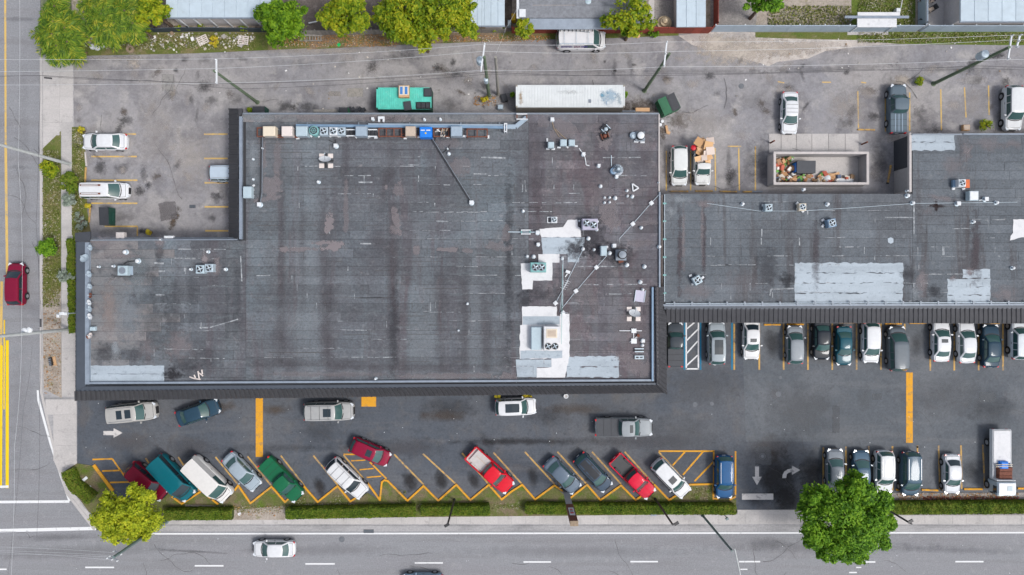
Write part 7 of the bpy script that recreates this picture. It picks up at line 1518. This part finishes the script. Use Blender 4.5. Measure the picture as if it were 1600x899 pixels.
for i,(x,y,rx,ry,m,lb) in enumerate([(778,619,5,5,'leaf_yellow','yellow potted plant at the left end of the white suv under the awning'),(824,619,8,5,'leaf_yellow','yellow potted plant at the nose of the white suv under the awning'),(334,65,8,10,'leaf_yellow','orange yellow bush among the rubble'),(757,155,7,5,'leaf_yellow','yellowish weed clump by the transformer pole'),
   (977,148,4,6,'leaf_green','green weed at the right end of the off white container'),(801,147,4,5,'leaf_green','green weed at the left end of the off white container'),(1438,127,8,8,'leaf_mid','round weed clump by the long leaning pole'),(1543,196,14,10,'leaf_mid','leafy bush in the stall left of the cut off white suv'),(389,172,6,4,'leaf_mid','weed clump beside the hidden dumpster'),
   (762,118+0,1,1,'leaf_mid','x'),(600,47,0,0,'leaf_mid','x'),(314,42,7,6,'leaf_mid','small shrub at the iron fence, middle'),(230,45,14,7,'leaf_mid','shrub at the iron fence below the palms'),(278,43,8,5,'leaf_mid','small shrub at the iron fence, left'),(380,45,10,6,'leaf_mid','small shrub at the iron fence near the round tree'),(1021,52,12,6,'leaf_green','low green shrub at the foot of the red fence'),(775,45,22,7,'leaf_mid','low shrub behind the small shed'),
   (127,203,6,5,'leaf_yellow','reddish flowering weed above the white sedan in the west lot'),(232,137,0,0,'leaf_mid','x'),(232,363,6,4,'leaf_yellow','yellow weed at the rear wall of the west wing'),(137,322,5,4,'leaf_yellow','yellow weed by the wheel stop in the west lot'),(126,345,10,18,'leaf_grey','pale weeds beside the dark green dumpster')]):
    if lb == 'x': continue
    tree(x,y,rx,ry,.6,.4,M[m],lb,40+i,8,50,.10,cr=.4,name='weed_clump' if 'weed' in lb else 'small_bush',cat='plant' if 'pot' in lb or 'weed' in lb else 'bush')
def palm(cx, cy, spots, zc, m, label, seed, L=2.2, nf=46):
    rng = np.random.default_rng(seed); c = W(cx, cy, zc); t = thing('palm_clump', label, 'palm', (c[0], c[1], GZ), 0, 'palm clumps at the top left')
    out = []; 
    for (px, py, l, n) in spots:
        o = np.array(W(px, py, zc))-np.array(c[:2])
        for i in range(n):
            a = rng.uniform(0, 2*math.pi); ln = l*rng.uniform(.65, 1.1); lift = rng.uniform(.15, .9); st = np.array([o[0]+rng.normal()*.25, o[1]+rng.normal()*.25, zc-GZ-.3])
            kk = np.linspace(.12, 1, 20); dx = np.cos(a)*ln*kk; dy = np.sin(a)*ln*kk; dz = lift*ln*(kk*.8-kk**2*1.2)
            P = st+np.stack([dx, dy, dz], 1); D = np.array([np.cos(a), np.sin(a), 0]); side = np.array([-np.sin(a), np.cos(a), 0])
            for s in (-1, 1):
                U = unit(D[None,:]*.75+side[None,:]*s*.75+np.array([0,0,-.35])+rng.normal(size=(20,3))*.12)*(.36*np.sin(kk*2.8)+.10)[:,None]
                Vv = unit(np.cross(U, np.array([0,0,1.0])+rng.normal(size=(20,3))*.4))*.042
                out.append(quads(P+U, U, Vv))
        part('trunk', MB().tube((o[0],o[1],0),(o[0],o[1],zc-GZ-.2),.13,.09,n=8), M['trunk'], t, smooth=True)
    ob = bpy.data.objects.new('fronds', leafmesh('fronds', np.concatenate(out), m)); C.objects.link(ob); ob.parent = t
palm(92,52,[(78,52,1.9,60),(98,42,1.9,60),(102,64,1.9,60),(85,70,1.6,40),(80,32,1.4,30)],3.6,M['leaf_palm'],'bushy palm clump over the alley mouth at the side road',1)
palm(82,8,[(82,8,1.0,30)],3.4,M['leaf_palm'],'small palm tuft above the bushy clump at the side road',2)
palm(165,30,[(155,20,2.1,60),(175,34,2.2,70),(160,45,1.7,50),(192,15,2.2,60),(205,35,1.6,40),(145,8,1.6,40)],4.4,M['leaf_palm'],'wide palm clump left of the pale blue roof',3)
# hedges
def hedge(name_pts, w, h, label, seed, m='leaf_hedge', z0=GZ+.05, dens=520, grp='clipped hedges along the lots'):
    rng = np.random.default_rng(seed); P = [Vector((*W(*p, h*.9),0)) for p in name_pts]; c = P[0].lerp(P[-1], .5)
    t = thing('hedge', label, 'hedge', (c.x, c.y, z0), 0, grp); out = []
    for i,(a, b) in enumerate(zip(P[:-1], P[1:])):
        l = (b-a).length; d_ = (b-a).normalized(); nn = Vector((-d_.y, d_.x, 0)); n = int(dens*l*w)
        s = rng.uniform(-.5*w/l*.2, 1+.5*w/l*.2, n); q = rng.uniform(-1, 1, n); edge = np.clip((np.abs(q)-.62)/.38, 0, 1)
        wob = 1+.07*np.sin(s*l*1.3+seed)+.05*np.sin(s*l*3.7)+.05*np.sin(s*l*8.1+seed*2)
        zz = h*(1-edge**2*.55)*(1+.09*np.sin(s*l*3.1)+.06*np.sin(s*l*7.7+q*3)+rng.normal(size=n)*.05)
        base = np.array(a)[None,:]-np.array(c)[None,:]+np.array(d_)[None,:]*(s*l)[:,None]+np.array(nn)[None,:]*(q*w/2*wob)[:,None]; base[:,2] = zz
        N = unit(np.array([0,0,1.0])+np.array(nn)[None,:]*(q*edge*1.4)[:,None]+rng.normal(size=(n,3))*.45); out.append(leaves_at(rng, base, N, .085))
        n2 = int(l*h*260)
        for sg in (-1,1):
            s = rng.uniform(0,1,n2); base = np.array(a)[None,:]-np.array(c)[None,:]+np.array(d_)[None,:]*(s*l)[:,None]+np.array(nn)[None,:]*sg*w/2*.96; base[:,2] = rng.uniform(0.02,h*.8,n2)
            N = unit(np.array(nn)[None,:]*sg+rng.normal(size=(n2,3))*.45); out.append(leaves_at(rng, base, N, .085))
        part('inner_branches', MB().bar((a-c)[:2],(b-c)[:2],w*.82,0,h*.72+.003*i), M['soilgreen'], t)
    ob = bpy.data.objects.new('foliage', leafmesh('foliage', np.concatenate(out), M[m])); C.objects.link(ob); ob.parent = t
M['soilgreen'] = plain('dense_twigs', (0.05,0.075,0.015), rough=.95, var=.3, scale=6)
hedge([(105,737),(113,758),(142,781)],1.35,.9,'curved corner hedge beside the west driveway',1)
hedge([(259,804.5),(361,804)],1.25,1.0,'first straight hedge right of the lime green tree',2)
hedge([(449,803),(648,799)],1.25,1.0,'longest straight hedge below the green pickup and the white suv',3)
hedge([(659,798.5),(764,797)],1.15,1.0,'hedge with the black lamp post in front of it',4)
hedge([(822,795.5),(1148,796.5)],1.15,1.0,'hedge running from the tall sign to the driveway',5)
hedge([(1385,795),(1700,793)],1.35,1.0,'hedge right of the big green tree',6)
hedge([(110,374),(113,520)],.75,.9,'narrow hedge against the west wall of the building',7)
# grass tufts, litter, rubble
def tufts(name, regions, m, n, label, seed, size=.10, z=GZ+.1, lit=False):
    rng = np.random.default_rng(seed); A = np.array([(r_[2]-r_[0])*(r_[3]-r_[1]) for r_ in regions], float); cnt = (A/A.sum()*n).astype(int); out = []
    for r_, k in zip(regions, cnt):
        x = rng.uniform(r_[0], r_[2], k); y = rng.uniform(r_[1], r_[3], k); P = np.stack([(x-800)/S, (449.5-y)/S, np.full(k, z)+rng.uniform(0,.05,k)], 1)
        N = unit(rng.normal(size=(k,3))*(.25 if lit else .6)+np.array([0,0,1.0])); out.append(leaves_at(rng, P, N, size, .6))
    o = bpy.data.objects.new(name, leafmesh(name, np.concatenate(out), m)); C.objects.link(o); o['kind'] = 'stuff'; o['label'] = label; return o
tufts('grass', [(68,235,95,480),(114,202,132,366),(130,55,400,78),(1340,52,1600,68),(1340,-5,1425,40),(215,790,250,800)], M['leaf_grass'], 9000, 'scrubby grass tufts on the verges', 1, .09)
tufts('strip_grass', [(440,786,1110,795),(300,790,440,800),(620,765,635,785),(1080,760,1110,780),(465,772,480,790),(520,772,535,790)], M['leaf_grass'], 3000, 'grass and small stones between the zigzag kerb and the hedges', 2, .07, GZ+.075)
tufts('yard_weeds', [(1200,10,1330,45)], M['leaf_grass'], 1600, 'weeds and pale stones in the scrub yard', 3, .12)
tufts('fallen_leaves', [(430,54,620,74),(700,56,860,66),(740,150,775,166),(1400,770,1590,782)], M['leaf_dry'], 2600, 'fallen leaves along the alley edge', 4, .08, GZ+.07, True)
tufts('sand_weeds', [(70,485,96,615),(345,790,440,806)], M['leaf_dry'], 500, 'dry weeds in the sandy verge', 5, .08)
tufts('red_flowers', [(1440,775,1590,785)], island('red_leaves', [(.22,.03,.04),(.12,.10,.04),(.30,.06,.08)], .7, .2, .2), 700, 'low reddish plants along the hedge beside the gravel', 6, .10)
q = MB(); r = random.Random(8)
for i in range(330):
    x = r.uniform(135, 400); y = 63+r.gauss(0, 7); c = W(x, min(max(y,53),82)); s = r.uniform(.08,.42 if r.random() < .25 else .2)
    q.obox((c[0],c[1],GZ+.06+s*.15),(s,s*r.uniform(.5,1),s*.4),r.uniform(0,3),r.uniform(-.3,.3),r.uniform(-.3,.3))
single('rubble', q, M['debris'], 'strip of broken concrete and stones along the north verge', 'rubble', kind='stuff')
for (x,y,rr,lb) in [(146,74,.30,'white boulder, leftmost of three under the palms'),(153,75,.34,'white boulder, middle of three under the palms'),(162,73,.22,'white boulder, right and smallest of three under the palms')]:
    c = W(x,y); single('boulder', MB().lathe((c[0],c[1],GZ),[(rr,0),(rr*1.05,.15),(rr*.8,.32),(rr*.2,.38)],9), M['whitem'], lb, 'boulder', 'white boulders', smooth=True)
c = W(205,78); single('dead_bush', MB().ring((c[0],c[1],GZ+.05),.2,.42,.2,12), M['wood'], 'brown ring of dead wood at the alley edge', 'dead wood')
def pallet(px, py, rz, label, m='wood_grey', n=5, sx=1.1, sy=.95):
    c = W(px,py); t = thing('pallet', label, 'pallet', (c[0],c[1],GZ+.06), R(rz), 'pallets along the verge')
    for i in range(n): y = -sy/2+.02+i*(sy-.14)/(n-1); part('slat', MB().box(-sx/2,y,.1,sx/2,y+.11,.13), M[m], t)
    for x in (-sx/2,-.05,sx/2-.1): part('runner', MB().box(x,-sy/2,0,x+.1,sy/2,.099), M[m], t)
pallet(318,64,25,'pale pallet left of the orange yellow bush','pinkish'); pallet(381,64,-5,'pale broken pallet right of the orange yellow bush','pinkish')
t = thing('wooden_ladder_rack','grey wooden rack lying against the broken fence','rack',(*W(487,61),GZ+.06)); 
for y in (-.28,.28): part('rail', MB().box(-1.2,y-.05,.05,1.2,y+.05,.2), M['wood_grey'], t)
for i in range(8): part('slat', MB().box(-1.1+i*.3,-.24,.06,-1.0+i*.3,.24,.16), M['wood_grey'], t)
c = W(530,71); single('green_bottle_crate', MB().obox((c[0],c[1],GZ+.1),(.35,.3,.1),.8).obox((c[0]+.05,c[1]+.02,GZ+.17),(.2,.15,.05),.3), paint((.02,.45,.12)), 'bright green plastic scrap at the alley edge', 'litter')
c = W(788,153,.4); single('dark_crate', MB().obox((c[0],c[1],GZ+.2),(.6,.8,.4),.3).obox((c[0],c[1],GZ+.42),(.4,.6,.04),.3), M['lid'], 'dark crate beside the pale bare pole', 'crate'); c = W(782,168,.4); single('pale_bin', MB().bbox_bev(c[0]-.3,c[1]-.25,GZ+.012,c[0]+.3,c[1]+.25,GZ+.6,.05), M['galv'], 'pale bin between the bare pole and the roof edge', 'bin')
q = MB(); r = random.Random(18)
for i in range(70):
    x = r.choice([r.uniform(440,800), r.uniform(130,1590), r.uniform(1180,1590)]); y = r.uniform(80,175) if x < 1180 else r.uniform(55,130)
    c = W(x,y); s = r.uniform(.06,.22); q.obox((c[0],c[1],GZ+.06),(s,s*.7,.03),r.uniform(0,3))
o = single('litter', q, M['debris'], 'small bits of litter scattered over the alley', 'litter', kind='stuff')
q = MB(); r = random.Random(28)
for i in range(38): x = r.uniform(130,1590); y = r.uniform(625,700); c = W(x,y); s = r.uniform(.04,.09); q.obox((c[0],c[1],GZ+.04),(s,s*.8,.02),r.uniform(0,3))
for i in range(16): x = r.uniform(20,1590); y = r.uniform(840,898); c = W(x,y); s = r.uniform(.04,.09); q.obox((c[0],c[1],.02),(s,s*.8,.02),r.uniform(0,3))
single('pale_litter', q, M['whitem'], 'tiny pale specks of litter on the parking lot and road', 'litter', kind='stuff')
# ================================================================== HOUSES AND FENCES ALONG THE TOP
def roofhouse(name, px0, py0, px1, py1, z, m, label, n=8, cat='house', wall='stucco_l', vertical=True, gut=True):
    a = W(px0, py1, z); b = W(px1, py0, z); t = thing(name, label, cat, (a[0], a[1], GZ)); X, Y = b[0]-a[0], b[1]-a[1]
    part('wall', MB().box(.25,.3,0,X-.25,Y,z-.25), M[wall], t); part('roof', MB().box(0,0,z-.24,X,Y,z-.1), m, t)
    for i in range(n):
        w = X/n; 
        part('roof_panel', MB().bbox_bev(i*w+.015,.0,z-.098,(i+1)*w-.015,Y,z-.05,.012) if vertical else MB().bbox_bev(0,i*Y/n+.01,z-.098,X,(i+1)*Y/n-.01,z-.05+.01*(i%2),.012), m, t)
    if gut: part('gutter_edge', MB().box(-.05,-.12,z-.2,X+.05,-.003,z-.06), M['cap'], t)
    return t, X, Y
t,X,Y = roofhouse('pale_roofed_house',259,-190,424,27,3.2,M['houseroof'],'house with a plain pale blue metal roof beside the palms',9)
for i in range(6): part('porch_post', MB().box(.8+i*1.6,.1,0,.92+i*1.6,.22,2.9), M['whitem'], t)
struct('porch_floor', MB().prism(poly([(262,29),(430,29),(430,44),(262,42)]), -.05, GZ+.03), M['dirt'])
t,X,Y = roofhouse('garden_shed',735,-60,788.5,40,2.6,M['houseroof'],'small shed with a pale grey metal roof beside the yellow green trees',5,'shed')
part('door', MB().box(.6,.28,0,1.5,.295,1.9), M['wood'], t)
t,X,Y = roofhouse('grey_shingle_house',812,-190,1010,28,3.2,M['shingle'],'house with a grey shingled roof and a brown patched section behind the red fence',11,'house',vertical=False,gut=False)
part('brown_patch', MB().box(X*.12,Y*.952,0+3.2-.038,X*.46,Y*.99,3.2-.02) if False else MB().box(*np.subtract(at(832,16,3.2),(*t.location[:2],.03+GZ)),*np.subtract(at(899,-10,3.2),(*t.location[:2],GZ-.02))), M['tan'], t)
part('pale_awning', MB().add([(X*.02,-.02,2.95),(X*.98,-.02,2.95),(X*.98,-1.0,2.6),(X*.02,-1.0,2.6),(X*.02,-.02,3.0),(X*.98,-.02,3.0),(X*.98,-1.0,2.65),(X*.02,-1.0,2.65)],[(0,3,2,1),(4,5,6,7),(0,1,5,4),(1,2,6,5),(2,3,7,6),(3,0,4,7)]), M['cap'], t)
c = np.subtract(at(919,2,3.25),(*t.location[:2],0)); part('roof_dome', MB().lathe((c[0],c[1],3.17-GZ),[(.35,0),(.3,.12),(.1,.2)],12), M['bluebox'], t, smooth=True)
c = np.subtract(at(816,21,3.25),(*t.location[:2],0)); part('roof_hatch', MB().box(c[0]-.3,c[1]-.4,3.17-GZ,c[0]+.35,c[1]+.4,3.3), M['whitem'], t)
part('side_strip', MB().box(-.32,.0,2.9,-.01,Y,3.05), M['whitem'], t)
t,X,Y = roofhouse('carport',1057,-120,1103,42,2.4,M['houseroof'],'pale blue grey carport roof inside the corner of the red fence',3,'carport',gut=False)
t,X,Y = roofhouse('east_house',1501,-190,1760,33,3.2,M['houseroof'],'house with a pale blue grey roof at the top right corner',12,'house')
struct('stepping_strip', MB().prism(poly([(1013,-100),(1022,-100),(1022,44),(1013,44)]), -.05, GZ+.06), M['concrete'])
struct('small_court', MB().prism(poly([(1022,-100),(1058,-100),(1058,46),(1022,46)]), -.05, GZ+.052), M['gravel'])
# tiered fountain
c = at(1040,33,.9); t = thing('tiered_fountain','cream tiered stone fountain inside the red fence','fountain',(c[0],c[1],GZ+.06))
part('basin', MB().lathe((0,0,0),[(.75,0),(.78,.25),(.7,.3),(.62,.22)],18), M['stone'], t, smooth=True); part('lower_bowl', MB().lathe((0,0,.2),[(.12,0),(.15,.3),(.5,.42),(.46,.46)],18), M['stone'], t, smooth=True); part('upper_bowl', MB().lathe((0,0,.66),[(.1,0),(.3,.28),(.26,.32),(.08,.5)],18), M['stone'], t, smooth=True)
def fence(pts, h, m, label, bw=.2, th=.04, post=2.4, group=None, name='board_fence', wide=False, pm=None, cat='fence'):
    """boarded fence along base points; boards joined when too fine to pick apart"""
    P = [Vector((*W(*p),0)) for p in pts]; t = thing(name, label, cat, (P[0].x, P[0].y, GZ), 0, group); r = random.Random(len(label))
    bm_ = MB()
    for a, b in zip(P[:-1], P[1:]):
        l = (b-a).length; d_ = (b-a).normalized(); n = max(1, int(round(l/bw)))
        for i in range(n):
            p0 = a+d_*(l*i/n+.012); p1 = a+d_*(l*(i+1)/n-.012); hh = h+r.uniform(-.03,.03)*(0 if wide else 1)
            q = MB().bar(tuple(p0[:2]), tuple(p1[:2]), th, GZ+.02, GZ+hh)
            if wide: part('fence_panel', q, m, t, world=True)
            else: bm_.add(q.v, q.f)
        k = max(1, int(l/post))
        for i in range(k+1):
            p = a+d_*(l*i/k); part('fence_post', MB().box(p.x-.05,p.y+.03,GZ,p.x+.05,p.y+.13,GZ+h+.05), pm or m, t, world=True)
        nn = Vector((-d_.y, d_.x, 0))*.06
        part('top_rail', MB().bar(tuple((a+nn)[:2]), tuple((b+nn)[:2]), .05, GZ+h-.25, GZ+h-.13), pm or m, t, world=True)
    if not wide: part('fence_boards', bm_, m, t, world=True, kind='stuff')
    return t
fence([(800,52.5),(1106,52.5),(1115,46),(1115,-60)],1.7,M['redroof'],'red brown board fence along the alley and up beside the carport',.9,wide=True,th=.06,post=2.7)
fence([(1111,50),(1201,50),(1430,50),(1434,46),(1434,-80)],1.75,M['wallfence'],'pale blue grey panel fence from the red fence to the patio corner',1.8,.07,wide=True,pm=M['whitem'])
fence([(1436,50),(1760,50)],1.75,M['wallfence'],'pale grey panel fence at the foot of the patio and the top right house',1.8,.07,wide=True,pm=M['whitem'])
fence([(468,56),(613,54)],1.3,M['wood_grey'],'weathered grey leaning board fence in front of the dark yard',.28,.03,wide=True,post=2)
fence([(736,52),(790,52)],1.1,M['wood_grey'],'low grey slatted fence below the small shed',.22,.03,post=2)
fence([(190,50),(250,51),(300,49.5),(425,51)],1.1,M['ironf'],'dark iron fence with a pale top rail below the pale blue roofed house',.14,.025,post=2.2,pm=M['cap'])
t = thing('grey_plank','long grey plank leaning beside the round green tree','plank',(*W(468,54),GZ+.1)); A = at(473,52,.2); B = at(453,23,2.4); part('plank_board', MB().tube(A,B,.09,n=4), M['wood_grey'], t, world=True); part('plank_foot', MB().box(A[0]-.2,A[1]-.15,GZ+.02,A[0]+.2,A[1]+.1,GZ+.2), M['wood_grey'], t, world=True)
c = W(489,35,.2); single('white_stick', MB().obox((c[0],c[1],.25),(.95,.12,.06),.2).obox((c[0],c[1],.3),(.3,.05,.02),.2), M['whitem'], 'white stick on the dark yard right of the round tree', 'stick')
# white canopy bench in the lawn
c = at(1370,30,1.9); t = thing('garden_canopy','white garden canopy with a long pale beam on the lawn','canopy',(c[0],c[1],GZ))
part('roof_sheet', MB().bbox_bev(-2.05,-.85,1.78,2.1,.3,1.86,.02), M['coating'], t); part('rear_sheet', MB().bbox_bev(-2.05,.32,1.86,2.4,.7,1.94,.02), M['coating'], t); part('long_beam', MB().box(-3.4,.05,1.88,3.3,.3,1.99), M['cap'], t)
for x in (-1.9,1.9):
    for y in (-.7,.5): part('canopy_post', MB().box(x-.05,y-.05,0,x+.05,y+.05,1.77), M['whitem'], t)
part('ground_slab', MB().box(-2.2,-1.0,0,2.2,-.3,.06), M['concrete'], t)
c = at(1404.5,15,.8); single('white_bin', MB().bbox_bev(c[0]-.2,c[1]-.2,GZ,c[0]+.22,c[1]+.2,.75,.03), M['whitem'], 'small white box on the lawn above the garden canopy', 'box'); c = at(1409,8,.8); single('white_pole', MB().tube((c[0]+.1,c[1]-.9,.2),(c[0]-.1,c[1]+1.2,1.4),.04,n=6), M['whitem'], 'thin white pole behind the small box on the lawn', 'pole')
def chair(px, py, rz, label):
    c = W(px, py, .4); t = thing('patio_chair', label, 'chair', (c[0],c[1],GZ+.03), R(rz), 'brown patio chairs')
    part('seat', MB().bbox_bev(-.28,-.28,.36,.28,.28,.42,.02), M['tan'], t); part('backrest', MB().add([(-.28,.28,.4),(.28,.28,.4),(.28,.42,.85),(-.28,.42,.85),(-.28,.32,.4),(.28,.32,.4),(.28,.46,.85),(-.28,.46,.85)],[(0,1,2,3),(7,6,5,4),(0,4,5,1),(3,2,6,7),(0,3,7,4),(1,5,6,2)]), M['dark'], t)
    for x in (-.24,.24):
        for y in (-.24,.24): part('leg', MB().box(x-.02,y-.02,0,x+.02,y+.02,.359), M['dark'], t)
        part('armrest', MB().box(x-.05,-.28,.55,x+.05,.3,.59), M['dark'], t)
chair(1441,4,20,'brown patio chair, upper left on the patio'); chair(1455,15,-60,'brown patio chair right of the others on the patio'); chair(1442,30,140,'brown patio chair with folded look, lowest on the patio'); chair(1455,0,10,'brown patio chair cut by the top edge on the patio')
c = W(1482,40,.3); q = MB(); r = random.Random(3)
for i in range(7): q.obox((c[0]+r.uniform(-.6,.7),c[1]+r.uniform(-.1,.1),GZ+.2+r.uniform(0,.2)),(.25,.18,.15),r.uniform(0,3))
single('white_pots', q, M['whitem'], 'row of small white pots behind the pale fence', 'pots', kind='stuff')
c = W(1528,40,.5); single('red_chair', MB().obox((c[0],c[1],GZ+.3),(.6,.3,.5),.3).obox((c[0]+.1,c[1]+.2,GZ+.6),(.6,.08,.3),.3), paint((.25,.03,.06)), 'dark red seat under the eave of the top right house', 'chair')
c = W(803,28,.5); single('yellow_bin', MB().bbox_bev(c[0]-.25,c[1]-.4,GZ,c[0]+.2,c[1]+.35,.9,.05), paint((.65,.42,.02)), 'yellow bin in the gap between the shed and the grey house', 'bin'); c = W(796,37,.5); single('white_bin', MB().bbox_bev(c[0]-.18,c[1]-.3,GZ,c[0]+.18,c[1]+.3,.8,.05), M['bluebox'], 'pale blue bin below the yellow bin', 'bin')
c = W(853,38,.5); single('white_air_unit', MB().bbox_bev(c[0]-.35,c[1]-.15,GZ,c[0]+.35,c[1]+.2,.8,.05), M['whitem'], 'white box between the grey house awning and the red fence', 'box')
c = W(996,56,.1); single('tan_bag', MB().lathe((c[0],c[1],GZ+.02),[(.28,0),(.3,.15),(.1,.3)],7), M['card'], 'tan bag on the verge below the red fence', 'bag', smooth=True)
